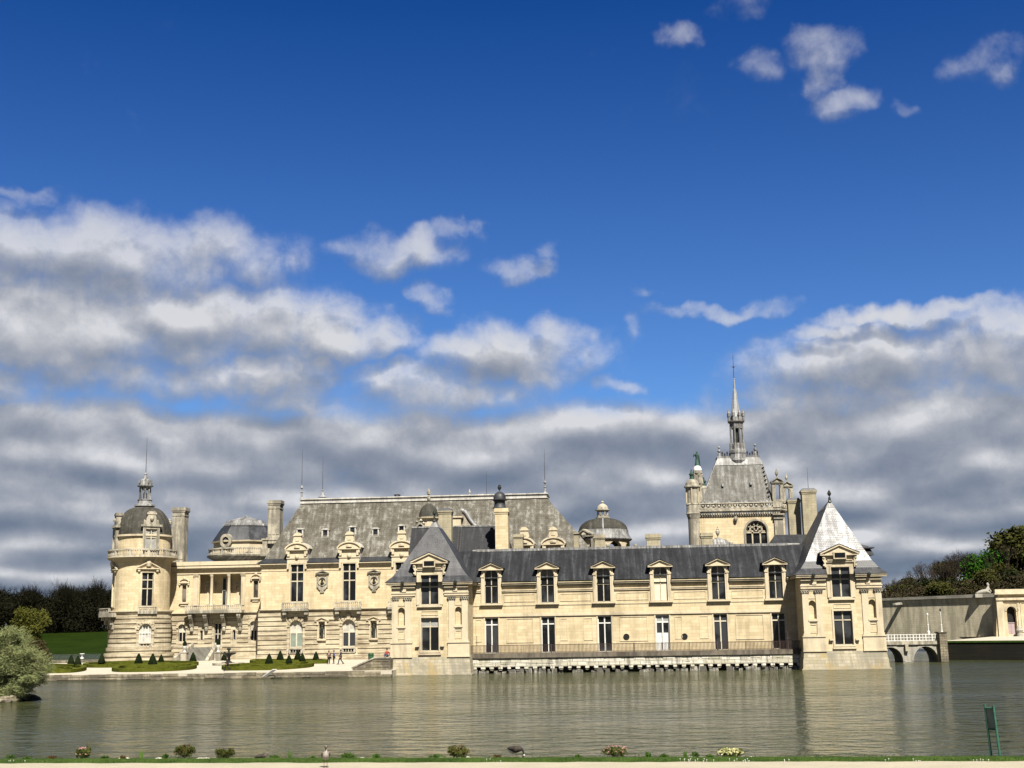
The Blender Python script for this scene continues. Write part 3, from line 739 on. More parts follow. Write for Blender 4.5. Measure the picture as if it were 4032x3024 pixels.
mb = MB(); mb.wbox(PX0, PX1+.1, PFY-.22, GY-.01, zp1+.01, zfl); mb.build('paving_slab', 'old_slab', wk)
nc = 38
for i in range(nc):
    c = PX0+.6+(PX1-PX0-1.0)*i/(nc-1); h = zp0
    mb = MB(Flat(PFY, 0)); k = random.uniform(.2, .27)
    mb.box(c-k, c+k, h-.24, h-.01, -.3, .12); mb.box(c-k*.75, c+k*.75, h-.42, h-.24, -.3, .0)
    mb.build('corbel', 'platform_stone', wk)
mb = MB()
x = PX0
while x < PX1:
    w_ = random.uniform(.35, 1.1)
    if random.random() < .84:
        h = random.uniform(.15, .72); y0 = PFY+random.uniform(-.35, .3)
        pts = []
        for (xx, yy, zz) in ((0,0,-.4),(1,0,-.4),(1,1,-.4),(0,1,-.4),(.1,.1,1),(.9,.15,1),(.85,.9,1),(.15,.9,1)):
            pts.append((x+xx*w_+random.uniform(-.06,.06), y0+yy*1.0, (zz*h if zz > 0 else zz)+random.uniform(-.08,.08)))
        mb.add(pts, [(0,1,5,4),(1,2,6,5),(2,3,7,6),(3,0,4,7),(4,5,6,7)], True)
    x += w_*random.uniform(.85, 1.2)
mb.wbox(PX0, PX1, PFY+1.6, GY+.3, -.5, zp0)
mb.build('rubble_footing', 'rubble_stone', wk)
rl = thing('iron_railing', 'thin rusty iron railing along the stone walkway above the water', 'railing', ((PX0+PX1)/2, PFY, zfl))
zr0, zr1 = zfl+.02, zfl+1.0; yr = PFY-.05
mb = MB(); mb.wbox(PX0, PX1, yr-.03, yr+.03, zr1-.06, zr1); mb.wbox(PX0, PX1, yr-.015, yr+.015, zr0+.08, zr0+.12)
mb.build('handrail', 'rust_iron', rl)
mb = MB(); k = int((PX1-PX0)/.16)
for i in range(k): x = PX0+(PX1-PX0)*(i+.5)/k; mb.wbox(x-.030, x+.030, yr-.02, yr+.02, zr0, zr1-.03)
o = mb.build('bar', 'rust_iron', rl); o['kind'] = 'stuff'
for i in range(13):
    x = PX0+(PX1-PX0)*i/12; mb = MB(); mb.wbox(x-.035, x+.035, yr-.035, yr+.035, zr0-.3, zr1+.03); mb.tube((x, yr, zr0+.6), (x, yr+.5, zr0), .015, .015, 4); mb.build('post', 'iron', rl)
for xx in (PX0+.9, PX1-1.6):
    mb = MB(); mb.wbox(xx-.03, xx+.03, yr-.03, yr+.03, zr0, zr0+2.1); mb.wbox(xx-.3, xx+.3, yr-.02, yr+.02, zr0+1.25, zr0+1.3); mb.build('tall_post', 'iron', rl)

# ------------------------------------------------------------------ chimneys
def chimney(c, x0, x1, yt, yb, Y, parent, dep=1.4, cap='stone', mt='chimney_stone', name='chimney'):
    a, b = qx(c, x0, (yt+yb)/2, Y), qx(c, x1, (yt+yb)/2, Y); zt, zb_ = qz(c, (x0+x1)/2, yt, Y), qz(c, (x0+x1)/2, yb, Y)
    w = b-a; mb = MB(); ch = min(.75, w*.4)
    if cap == 'panel':
        mb.wbox(a+w*.08, b-w*.08, Y, Y+dep, zb_, zt-ch)
        for i in range(3): mb.wbox(a+w*(.14+.27*i), a+w*(.14+.27*i)+w*.2, Y-.07, Y+.1, zb_+1.4, zt-ch-.7)
        mb.wbox(a+w*.02, b-w*.02, Y-.1, Y+dep+.1, zb_+.5, zb_+1.0); mb.wbox(a+w*.05, b-w*.05, Y-.1, Y+dep+.1, zt-ch-.6, zt-ch-.4)
    else: mb.wbox(a+w*.06, b-w*.06, Y, Y+dep, zb_, zt-ch)
    mb.wbox(a+w*.03, b-w*.03, Y-.08, Y+dep+.08, zt-ch, zt-ch*.7); mb.wbox(a-.02, b+.02, Y-.16, Y+dep+.16, zt-ch*.7, zt-ch*.45)
    if cap in ('stone', 'panel'): mb.wbox(a+w*.02, b-w*.02, Y-.08, Y+dep+.08, zt-ch*.45, zt)
    o = mb.build(name, mt, parent)
    if cap == 'lead':
        m2 = MB(); z = zt-ch*.44; i = w*.14; m2.add([(a,Y-.14,z),(b,Y-.14,z),(b,Y+dep+.14,z),(a,Y+dep+.14,z),(a+i,Y+.05,zt),(b-i,Y+.05,zt),(b-i,Y+dep-.05,zt),(a+i,Y+dep-.05,zt)], [(0,1,5,4),(1,2,6,5),(2,3,7,6),(3,0,4,7),(4,5,6,7)], True)
        m2.build('chimney_cap', 'dark_slate', o)
    return o
# wing behind the gallery
rw = thing('rear_wing', 'slate-roofed rear wing showing over the long roof, with a ladder and a dome-capped chimney', 'building', (0, 174, 0))
ya = 174.0
x0, x1 = qx(3, 578, 540, ya), qx(3, 930, 540, ya); zt = qz(3, 740, 450, ya+3); zb0 = qz(3, 740, 660, ya)
mb = MB(); mb.wbox(x0-6, x1+1.5, ya, ya+9, 1, zb0); mb.build('wall', 'limestone', rw)
mb = MB(); mb.add([(x0-6,ya-.3,zb0-.5),(x1+1.6,ya-.3,zb0-.5),(x1+.2,ya+3,zt),(x0-6,ya+3,zt),(x0-6,ya+9,zt),(x1+.2,ya+9,zt),(x1+1.6,ya+12,zb0-.5)], [(0,1,2,3),(3,2,5,4),(1,6,5,2)], True); r_ = mb.build('roof', 'slate', rw)
mb = MB(); mb.wbox(x0-6, x1+.2, ya+2.85, ya+3.05, zt-.05, zt+.16); mb.build('ridge_cap', 'dirty_lead', r_)
mb = MB()
sl = (zt-zb0+.5)/3.3
for dx in (0, .35): 
    xl = qx(3, 614, 540, ya)+dx; mb.tube((xl, ya-.42, zb0-.4), (xl, ya+2.85, zt+.02), .035, .035, 4)
for i in range(14): k = i/14; mb.tube((qx(3,614,540,ya), ya-.42+3.27*k, zb0-.4+(zt-zb0+.42)*k), (qx(3,614,540,ya)+.35, ya-.42+3.27*k, zb0-.4+(zt-zb0+.42)*k), .02, .02, 4)
mb.build('ladder', 'iron', r_)
chimney(3, 470, 580, 310, 640, 172, rw, 1.6, 'lead')
cd = chimney(3, 900, 1010, 310, 660, 171.5, rw, 2.0, 'stone', 'limestone')
xc = qx(3, 940, 250, 172.5); zc0 = qz(3, 950, 312, 172.5); zc1 = qz(3, 940, 250, 172.5); zc2 = qz(3, 938, 186, 172.5); zc3 = qz(3, 936, 122, 172.5)
mb = MB(); mb.lathe(xc, 172.5, [(1.0,zc0),(.8,zc0+.25),(.72,zc1-.35),(.8,zc1-.1),(1.08,zc1),(1.08,zc1+.08),(.86,zc1+.15),(.84,zc1+.5),(.66,zc2-.3),(.35,zc2-.05),(.12,zc2)], 14)
urn(mb, xc, 172.5, zc2-.05, zc3-zc2, .85); mb.build('metal_cowl', 'dark_slate', cd, True)
# chimneys showing above the gallery ridge and the dark link roof by the right pavilion
rw2 = thing('rear_range', 'rear range whose chimneys and urn show over the long slate ridge', 'building', (14, 172, 0))
X0, X1 = qx(4, 330, 600, 172), qx(5, 1150, 600, 172)
mb = MB(); mb.wbox(X0, X1, 172, 181, 1, qz(4, 700, 640, 172)); mb.build('wall', 'limestone', rw2)
zrb = qz(4, 700, 640, 172); mb = MB(); mb.add([(X0,171.6,zrb),(X1,171.6,zrb),(X1,176.5,zrb+.7),(X0,176.5,zrb+.7),(X1,181.4,zrb),(X0,181.4,zrb)], [(0,1,2,3),(3,2,4,5)], True); mb.build('roof', 'slate', rw2)
for (c, a, b, yt, yb, Y, cp) in ((4,500,588,512,640,173,'stone'),(4,893,1010,505,640,173,'stone'),(5,345,442,497,640,173,'stone'),(4,345,385,495,640,176,'stone'),(3,1042,1120,508,660,172.5,'stone'),
                                 (5,1012,1115,232,640,176,'lead'),(5,1118,1240,157,640,174,'lead')):
    chimney(c, a, b, yt, yb, Y, rw2, 1.5, cp)
xx, zz = q(5, 478, 590, 176); mb = MB(); zk = qz(5, 478, 545, 176)
mb.lathe(xx, 176, [(3.0,zz-1.2),(1.9,zz),(1.1,zk-.1),(.5,zk),(.4,zk+.15)], 12); tr = mb.build('cone_roof', 'dirty_lead', rw2)
mb = MB(); urn(mb, xx, 176, zk+.1, qz(5,478,458,176)-zk, .7); mb.build('stone_urn', 'weathered_stone', tr)
for (c, x, y) in ((5,577,575),(4,603,592),(4,815,595)):
    a, b = q(c, x, y, 174); mb = MB(); mb.lathe(a, 174, [(.1,b-1.5),(.14,b-.3),(.24,b-.1),(.24,b+.12),(.1,b+.28),(.0,b+.3)], 8); mb.build('ball_finial', 'weathered_stone', rw2)
# dark link roof
a0, z0_ = q(5, 885, 580, 171); a1, z1_ = q(5, 915, 510, 173); a2, _ = q(5, 1150, 510, 173)
mb = MB(); mb.add([(a0-.4,170.4,z0_-.6),(a2+3,170.4,z0_-.6),(a2+3,174,z1_),(a1,174,z1_),(a0-.4,177.6,z0_-.6),(a2+3,177.6,z0_-.6)], [(0,1,2,3),(3,2,5,4),(0,3,4)], True); mb.build('link_roof', 'dark_slate', rw2)
# lightning rods
def rod(c, x0, y0, x1, y1, Y, parent=None, r=.035, base=None):
    X, z0 = q(c, x0, y0, Y); _, z1 = q(c, x0, y1, Y)
    mb = MB()
    if base: mb.lathe(X, Y, [(rr, z0+zz) for rr, zz in base], 8); z0 += base[-1][1]
    mb.tube((X, Y, z0-.1), (X, Y, z1), r, r*.4, 5)
    return mb.build('lightning_rod', 'iron', parent)
rod(5, 1162, 155, 1148, 0, 174.7, rw2); 
rod(3, 841, 200, 841, 25, 182, rw)

# ------------------------------------------------------------------ great palace wing with the big mottled roof
MY = 190.0
def mz(y, x=500): return qz(2, x, y, MY)
pal = thing('palace_wing', 'great palace wing under a huge lichen-mottled roof, tall mullioned windows facing the garden', 'building', (-24, MY, 0))
F = Flat(MY)
XP0 = qx(2, 86, 1000, MY); bay = [qx(2, 334, 960, MY), qx(2, 697, 960, MY)]; bs = bay[1]-bay[0]; bay += [bay[1]+bs]
XP1 = qx(4, 420, 640, MY+2)
me_ = mz(848); mstr = mz(1170, 500); mg = ZT
w2 = .97
up = [(c-w2, c+w2, mz(1108), me_) for c in bay]
lo = [(c-w2, c+w2, mz(1425), mz(1238), True) for c in bay]
lor = [(c-w2-.4, c+w2+.4, mz(1470), mz(1238)+.75) for c in bay]
nxs = [qx(2, 508, 1300, MY), qx(2, 868, 1300, MY)]
nich = [(x-.42, x+.42, mz(1366), mz(1254), True) for x in nxs]
nr = [(x-.6, x+.6, mz(1385), mz(1215)) for x in nxs]
mb = MB(F); wall(mb, XP0, XP1, mstr, me_+.1, up, .45); mb.wbox(XP0, XP1, 205.9, 206, 1, me_)
for xs_ in (XP0, XP1): mb.add([(xs_,MY,mg-.3),(xs_,206,mg-.3),(xs_,206,me_),(xs_,MY,me_)], [(0,1,2,3)], True)
mb.build('wall', 'limestone', pal)
mb = MB(F); wall(mb, XP0-.3, XP1, mg-.3, mstr, lo+nich, .5)
for n_ in nich: mb.add([(n_[0],n_[2],-.5),(n_[1],n_[2],-.5),(n_[1],n_[3],-.5),(n_[0],n_[3],-.5)], [(0,1,2,3)])
bands(mb, XP0-.35, XP1, mz(1470), mstr-.1, .70, lor+nr, .12, .72)
mb.box(XP0-.5, XP1, mg-.3, mz(1500), -.1, .5); mb.box(XP0-.42, XP1, mz(1500), mz(1476), -.1, .32); mb.box(XP0-.6, XP1, mz(1500)-.45, mz(1500)-.06, .4, .62)
for c in bay:                                    # voussoirs round the arched windows
    z_ = mz(1238)-w2
    for i in range(9):
        t = math.pi*(i+.5)/9; r0_, r1_ = w2+.02, w2+(.62 if i % 2 == 0 else .42); h = .13
        p = [(c+r*math.cos(t+a), z_+r*math.sin(t+a)) for r, a in ((r0_,-.15),(r1_,-h),(r1_,h),(r0_,.15))]; mb.ext(p, -.01, .15)
    mb.box(c-.26, c+.26, mz(1238)+.05, mz(1195), -.01, .36)
mb.build('rusticated_wall', 'rusticated_stone', pal)
t = MB(F)
t.box(XP0-.1, XP1, mstr-.02, mstr+.14, -.02, .25); t.box(XP0-.1, XP1, mstr+.14, mstr+.3, -.02, .38)
gaps = [XP0-.15]+[v for c in bay for v in (c-1.5, c+1.5)]+[XP1+.5]
for a, b in zip(gaps[::2], gaps[1::2]): cornice(t, a, b, me_-.42, ((.12,.08),(.2,.2),(.12,.42),(.1,.55)), False); t.box(a, b, me_-.95, me_-.85, -.02, .07)
for c in bay:
    frame(t, c-w2, c+w2, mz(1108)+.02, me_+.0, .16, .07)
    for s in (-1, 1): t.box(c+s*1.35-.14, c+s*1.35+.14, mz(880), mz(842), -.02, .3)
for x in nxs:
    gable(t, x, 1.05, mz(1243), .42, 0, .32, .12); t.box(x-.68, x+.68, mz(1380), mz(1368), -.02, .3)
    for s in (-1, 1): t.box(x+s*.56-.11, x+s*.56+.11, mz(1366), mz(1250), -.02, .14); t.box(x+s*.62-.14, x+s*.62+.14, mz(1272), mz(1250), -.02, .3)
t.build('moulding', 'limestone_trim', pal)
for x in (qx(2, 511, 960, MY), qx(2, 871, 960, MY)):   # oval cartouche reliefs with busts
    t = MB(F); zc = mz(968)
    A = [(x+.5*math.cos(i*math.pi/10), zc+.5*math.sin(i*math.pi/10)) for i in range(21)]
    t.strip(A, [(x+(u-x)*1.4, zc+(z-zc)*1.4) for u, z in A], 0, .22); 
    t.box(x-.85, x-.62, mz(1015), mz(925), -.01, .12); t.box(x+.62, x+.85, mz(1015), mz(925), -.01, .12)
    gable(t, x, 1.0, mz(915), .32, 0, .34, .1); t.ulathe(x, .12, [(.12,mz(905)+.1),(.26,mz(900)+.15),(.05,mz(888)+.1)], 7)
    t.ext([(x-.8,mz(1005)),(x-.45,mz(1025)),(x,mz(1040)),(x+.45,mz(1025)),(x+.8,mz(1005)),(x+.5,mz(998)),(x,mz(1012)),(x-.5,mz(998))], 0, .25)
    t.box(x-.3, x+.3, mz(1042)-.1, mz(1032), 0, .2)
    ca = t.build('cartouche', 'weathered_stone', pal)
    b_ = MB(F); b_.ulathe(x, .16, [(.24,zc-.42),(.3,zc-.28),(.1,zc-.05),(.16,zc+.08),(.17,zc+.22),(.05,zc+.33)], 8); b_.build('bust', 'bronze', ca)
for i, c in enumerate(bay):
    window(F, c-w2, c+w2, mz(1108), mz(836), pal, hm=(.525, .755), fm='stone_mullion', mw=.17, d=-.2)
    window(F, c-w2, c+w2, mz(1425), mz(1238), pal, ar=True, hm=(.545,), fm='cream_wood', mw=.2, w=.1,
           pane_split=(.545, 'green_blind' if i == 0 else 'window_glass', 'curtain'))
    # balcony
    b_ = MB(F); b_.box(c-1.95, c+1.95, mz(1172), mz(1158), 0, 1.05)
    for s in (-1, 1): b_.box(c+s*1.62-.28, c+s*1.62+.28, mz(1198), mz(1172)-.01, 0, .85); b_.box(c+s*1.62-.2, c+s*1.62+.2, mz(1222), mz(1198)-.01, 0, .4)
    bb = b_.build('balcony', 'weathered_stone', pal)
    balustrade(F, c-1.9, c+1.9, mz(1158)+.01, mz(1113), bb, .9)
    balustrade(F, c-w2, c+w2, mz(1467), mz(1432), pal, .12, sp=.42, post=3)
    v_ = MB(F); v_.box(c-w2, c+w2, mz(1464), mz(1432), -.05, .02); v_.build('recess_shade_panel', 'dark_void', pal)  # dark panel on the solid wall, painted shade of the recess behind the balusters
def palace_dormer(c, Y=MY, parent=pal, zoff=0.0, k=1.0, low=None):
    Fd = Flat(Y-.1, c); z = lambda y: mz(y)+zoff; d = MB(Fd)
    d.box(-1.5*k, 1.5*k, (z(838)-.1) if low is None else low, z(752), -4.5, 0)
    d.box(-1.6*k, 1.6*k, z(808), z(800), -.5, .12)
    for s in (-1, 1): d.box(s*1.28*k-.17, s*1.28*k+.17, z(792), z(752), -.01, .28); d.box(s*1.5*k-.12, s*1.5*k+.12, z(775), z(752), -.3, .35)
    d.ulathe(0, .02, [(.3,z(806)),(.36,z(795)),(.3,z(782))], 10)
    segped(d, 0, 1.72*k, z(745), z(704)-z(745), -.5, .42, .15)
    d.ulathe(0, .1, [(.5,z(735)),(.5,z(722)),(.1,z(716))], 6)
    d.box(-.62, .62, z(700), z(692), -.9, .2); d.box(-.5, .5, z(692), z(650), -.8, .05); d.box(-.28, .28, z(685), z(658), -.1, .13)
    for s in (-1, 1): d.ext([(s*.5,z(692)),(s*.72,z(692)),(s*.6,z(665)),(s*.5,z(655))], -.7, .02)
    d.box(-.64, .64, z(650), z(643), -.9, .18); d.ext([(-.6,z(643)),(.6,z(643)),(.36,z(630)),(0,z(624)),(-.36,z(630))], -.85, .12)
    dm = d.build('dormer', 'limestone_trim', parent)
    dr = MB(Fd); n = 10
    A = [(1.78*k*math.sin(R(-80+160*i/n))/math.sin(R(80)), z(742)+(z(696)-z(742))*(math.cos(R(-80+160*i/n))-math.cos(R(80)))/(1-math.cos(R(80)))) for i in range(n+1)]
    dr.strip(A, [(u*1.06, zz+.1) for u, zz in A], -4.4, -.1)
    for s in (-1, 1): dr.box(s*1.56*k-.06, s*1.56*k+.06, z(835), z(745), -4, -.12)
    dr.build('lead_flashing', 'ridge_lead', dm)
    return dm
for c in bay: palace_dormer(c)
for xs_, yo in ((1774, 0), (2178, 0)):
    palace_dormer(P(xs_, 2100, MY)[0])
palace_dormer(qx(3, 1128, 540, 186), 186, pal, -.25, .8, 3.0)
# the roof
zr = qz(2, 700, 392, 196.5)
xl, xr = qx(2, 365, 400, 196.5), qx(4, 135, 205, 196.5)
ezr = mz(838)
roof = MB(); E0 = (XP0-.75, XP1+2.5); y0 = MY-.5
yk = 190.9; zk = ezr+.75                         # kick at the eave
def dorm_cut(a, b, p0, p1):
    pass
hip(roof, E0[0]+.9, E0[1]-.9, yk, 206, zk, xl, xr, 196.5, 202, zr-.55)
rf = roof.build('roof', 'old_roof', pal)
kk = MB()
gaps = [E0[0]]+[v for c in bay for v in (c-1.55, c+1.55)]+[E0[1]]
for i, (a, b) in enumerate(zip(gaps[::2], gaps[1::2])):
    a2 = a+.9 if i == 0 else a; b2 = b-.9 if i == 3 else b
    kk.add([(a,y0,ezr+.02),(b,y0,ezr+.02),(b2,yk,zk),(a2,yk,zk)], [(0,1,2,3)], True)
kk.add([(E0[0],y0,ezr+.02),(E0[0]+.9,yk,zk),(E0[0]+.9,206,zk),(E0[0],206,ezr+.02)], [(0,1,2,3)], True)
kk.build('eave_skirt', 'dark_slate', rf)
mb = MB(); mb.wbox(xl-.1, xr+.1, 196.3, 202.2, zr-.6, zr-.08); mb.wbox(xl-.3, xr+.3, 196.1, 202.4, zr-.08, zr+.08); mb.wbox(xl-.25, xr+.25, 196.2, 202.3, zr-.68, zr-.6)
for k in range(9): x = xl+2+(xr-xl-4)*k/8; mb.wbox(x, x+.9+.3*(k % 2), 197, 198, zr+.08, zr+.2)
mb.build('ridge_band', 'ridge_lead', rf)
mb = MB(); x_ = qx(2, 1030, 372, 197.5); z_ = zr+.08; mb.wbox(x_-.45, x_+.45, 197, 198.2, z_, z_+.12); mb.wbox(x_-.36, x_-.3, 197.1, 198, z_+.1, z_+.35); mb.wbox(x_+.3, x_+.36, 197.1, 198, z_+.1, z_+.35); mb.wbox(x_-.45, x_+.45, 196.9, 198.3, z_+.35, z_+.42); mb.build('roof_hatch', 'iron', rf)
POST = [(.42,0),(.36,.1),(.2,.3),(.2,.9),(.32,1.0),(.14,1.1),(.12,1.5),(.3,1.65),(.32,1.78),(.1,1.95),(.05,2.2)]
for (c, x, yb_, yt, Y) in ((2,367,395,55,196.7),(2,512,385,105,200),(4,128,200,-140,196.7)):
    X, z0 = q(c, x, yb_, Y); _, z1 = q(c, x, yt, Y)
    if x == 512: z0 += 0; pr = [(1.0,0),(.8,.15),(.45,.35),(.3,.7),(.14,.8),(.12,1.0),(.24,1.1),(.08,1.25)]
    else: pr = POST
    mb = MB(); mb.lathe(X, Y, [(r*.8, z0+z) for r, z in pr], 8); mb.build('ridge_finial', 'lead', rf)
    mb = MB(); mb.tube((X, Y, z0+pr[-1][1]-.05), (X, Y, z1), .05, .018, 5); mb.build('lightning_rod', 'iron', rf)
xx, zz = q(3, 712, 200, 199); mb = MB(); urn(mb, xx, 199, zz-.2, .9, .7); mb.build('ridge_finial', 'weathered_stone', rf)
def roof_y(z): return yk+(196.5-yk)*(z-zk)/(zr-.55-zk)
for (x, y, h) in ((533,633,.78),(882,627,.78),(357,628,.7),(722,612,.7),(1062,603,.7)):   # roof lights with white flashing
    zc = qz(2, x, y, 193.5); Yc = roof_y(zc); zc = qz(2, x, y, Yc); X = qx(2, x, y, Yc); Fr = Flat(Yc-.35, X)
    d = MB(Fr); d.box(-.56, -.34, zc-h*.8, zc+h*.6, -1.3, 0); d.box(.34, .56, zc-h*.8, zc+h*.6, -1.3, 0)
    d.ext([(-.66,zc+h*.58),(-.3,zc+h*.9),(.3,zc+h*.9),(.66,zc+h*.58)], -1.6, .08); d.box(-.68, .68, zc-h*1.0, zc-h*.8, -.4, .08)
    w_ = d.build('roof_light', 'ridge_lead', rf); p = MB(Fr); p.add([(-.35,zc-h*.8,-.12),(.35,zc-h*.8,-.12),(.35,zc+h*.6,-.12),(-.35,zc+h*.6,-.12)], [(0,1,2,3)]); p.build('pane', 'window_glass', w_)
# dark bronze figures in the two niches
for i, x in enumerate(nxs):
    zb_ = mz(1364); h = mz(1275)-zb_; mb = MB()
    mb.lathe(x, MY-.18+.2, [(.24,zb_),(.26,zb_+.08),(.16,zb_+.1),(.2,zb_+.2*h),(.21,zb_+.35*h),(.17,zb_+.5*h),(.24,zb_+.66*h),(.26,zb_+.78*h),(.1,zb_+.84*h),(.08,zb_+.88*h),(.13,zb_+.93*h),(.11,zb_+h),(.02,zb_+h*1.04)], 10, 1, .8)
    mb.tube((x-.25, MY, zb_+.76*h), (x-.22, MY-.15, zb_+.45*h), .07, .05); mb.tube((x+.25, MY, zb_+.76*h), (x+.1, MY-.2, zb_+.55*h), .07, .05)
    o = mb.build('statue', 'bronze', None, True)
    tag(o, ('dark bronze statue in the niche between the first and second arched windows' if i == 0 else 'dark bronze statue in the niche right of the second arched window'), 'statue', 'statues in the palace niches')

# ------------------------------------------------------------------ round tower
TY = 193.5; TX, _ = q(1, 296, 1000, TY); TR = 4.25; VA = math.atan2(-TX, TY)   # bearing of the camera from the tower
def tz(y): return qz(1, 300, y, TY-4)
tow = thing('round_tower', 'round stone tower with slate dome and slender lantern, at the left end of the palace', 'tower', (TX, TY, 0))
a1_, a2_ = VA+math.asin(38/182), VA-R(78)
Fc = Cyl(TX, TY, TR)
u1, u2 = TR*a1_, TR*a2_
sec = math.pi*TR
zc1, zs_, zd1 = tz(870), tz(1212), tz(795)
ops = [(u1-.88, u1+.88, tz(1172), tz(952)), (u2-.88, u2+.88, tz(1172), tz(952))]
mb = MB(Fc); wall(mb, -sec, sec, zs_, zc1, ops, .4)
Fd_ = Cyl(TX, TY, TR-.15); u1d, u2d = (TR-.15)*(a1_+R(3)), (TR-.15)*a2_
wall_d = MB(Fd_); wall(wall_d, -math.pi*(TR-.15), math.pi*(TR-.15), tz(870), tz(705), [(u1d-.85, u1d+.85, tz(805), tz(700)),(u2d-.85, u2d+.85, tz(805), tz(700))], .3)
mb.add(wall_d.v, wall_d.f, True); mb.build('wall', 'limestone', tow, False)
Fl = Cyl(TX, TY, TR+.25); ul1, ul2 = (TR+.25)*(a1_-R(2)), (TR+.25)*a2_
lo = [(ul1-.9, ul1+.9, tz(1410), tz(1288), True)]; lor = [(ul1-1.3, ul1+1.3, tz(1450), tz(1268))]
mb = MB(Fl); s2 = math.pi*(TR+.25); wall(mb, -s2, s2, ZT-.4, zs_+.05, lo, .45)
bands(mb, -s2, s2, tz(1440), zs_-.2, .66, lor, .14, .7)
for i in range(9):
    t = math.pi*(i+.5)/9; z_ = tz(1288)-.9; r0_, r1_ = .92, 1.32+.18*(i % 2 == 0)
    mb.ext([(ul1+r*math.cos(t+a), z_+r*math.sin(t+a)) for r, a in ((r0_,-.15),(r1_,-.13),(r1_,.13),(r0_,.15))], -.01, .16)
mb.box(ul1-.25, ul1+.25, tz(1288)+.02, tz(1262), 0, .35)
for z0, z1, e in ((ZT-.4, tz(1512), .80), (tz(1512), tz(1478), .5), (tz(1478), tz(1440), .25)): mb.box(-s2, s2, z0, z1, -.1, e); mb.box(-s2, s2, z1-.5, z1-.06, e-.05, e+.13)
mb.build('rusticated_wall', 'rusticated_stone', tow)
t = MB(Fc); sc_ = sec
t.box(-sc_, sc_, zs_-.15, zs_+.12, -.1, .42); t.box(-sc_, sc_, zs_+.12, zs_+.3, -.1, .62)
z_ = zc1-.2
for h, e in ((.18,.12),(.16,.35),(.16,.7),(.12,.95),(.1,1.05)): t.box(-sc_, sc_, z_, z_+h, -.3, e); z_ += h
ztb = z_
t.box(-sc_, sc_, tz(712), tz(700), -.4, .15)
for u in (u1, u2):
    frame(t, u-.88, u+.88, tz(1172)+.02, tz(952), .17, .08); gable(t, u, 1.7, tz(925), tz(885)-tz(925), 0, .4, .16)
    for s in (-1, 1): t.box(u+s*1.3-.16, u+s*1.3+.16, tz(945), tz(922), 0, .3)
    t.ulathe(u, .2, [(.3,tz(912)),(.42,tz(890)),(.3,tz(866))], 7)
t.build('moulding', 'limestone_trim', tow)
balustrade(Fc, -sc_, sc_, ztb, tz(798)+.0, tow, .82)
b_ = MB(Fc); b_.box(u1-1.25, u1+1.25, tz(1222), tz(1205), 0, .7); bb = b_.build('balcony', 'weathered_stone', tow); balustrade(Fc, u1-1.2, u1+1.2, tz(1205), tz(1176), bb, .5)
b_ = MB(Fc); b_.box(u2-2.2, u2+2.2, tz(1240), tz(1212), 0, 1.9)
for s in (-1, 0, 1):
    for k, (pa_, zz_) in enumerate(((1.5,1262),(1.05,1290),(.6,1320))): b_.box(u2+s*1.5-.25, u2+s*1.5+.25, tz(zz_), tz(1240-(0 if k == 0 else 0))-.01-k*.01, 0, pa_)
bb = b_.build('balcony', 'weathered_stone', tow); balustrade(Fc, u2-2.15, u2+2.15, tz(1212), tz(1182), bb, 1.7)
for u in (u1, u2): window(Fc, u-.88, u+.88, tz(1172), tz(952), tow, hm=(.52,.78), fm='stone_mullion', mw=.15, d=-.18)
window(Fl, ul1-.9, ul1+.9, tz(1410), tz(1288), tow, ar=True, hm=(.5,), vm=(.5,.25,.75), fm='white_paint', mw=.09, d=-.15, pane_split=(.5,'curtain','curtain'))
balustrade(Fl, ul1-.9, ul1+.9, tz(1442), tz(1412), tow, .08, sp=.4, post=3)
# dome
zb0, zb1 = tz(702), tz(500)
prof = [(TR+.1, zb0-.1)]+[((TR-.05)*math.cos(R(a))**.80 if a < 72 else (TR-.05)*math.cos(R(a)), zb0+(zb1-zb0)*math.sin(R(a))) for a in range(0, 73, 8)]+[(1.45, zb1-.1)]
mb = MB(); mb.lathe(TX, TY, prof, 40); dome = mb.build('dome', 'dome_slate', tow, True)
zl0, zl1, zl2, zl3, zl4 = tz(498), tz(458), tz(372), tz(318), tz(290)
mb = MB(); mb.lathe(TX, TY, [(1.6,zl0-.15),(1.55,zl0+.1),(1.15,zl0+.35),(1.05,zl1-.25),(1.15,zl1-.1),(1.1,zl1)], 12)
lan = mb.build('lantern', 'dirty_lead', tow)
mb = MB()
for i in range(8):
    a = math.pi*(i+.5)/4; mb.tube((TX+.78*math.cos(a), TY+.78*math.sin(a), zl1-.02), (TX+.78*math.cos(a), TY+.78*math.sin(a), zl2+.05), .13, .11, 6)
mb.lathe(TX, TY, [(.8,zl2-.5),(.86,zl2-.1),(1.2,zl2),(1.25,zl2+.12),(.95,zl2+.2),(.9,zl3-.35),(.6,zl3-.1),(.3,zl3),(.18,zl4-.1),(.24,zl4),(.1,zl4+.25)], 12)
mb.build('lantern_top', 'dirty_lead', lan)
for i in range(4):
    a = math.pi*(i+.5)/2; mb = MB(); urn(mb, TX+1.05*math.cos(a), TY+1.05*math.sin(a), zl2+.1, .85, .6, 6); mb.build('lantern_urn', 'dirty_lead', lan)
mb = MB(); mb.lathe(TX, TY, [(.28,zl1),(.28,zl1+.9),(.1,zl1+1.3)], 8); mb.build('bell', 'dark_void', lan)
mb = MB(); mb.tube((TX, TY, zl4+.1), (TX, TY, tz(45)), .055, .02, 5); mb.build('lightning_rod', 'iron', lan)
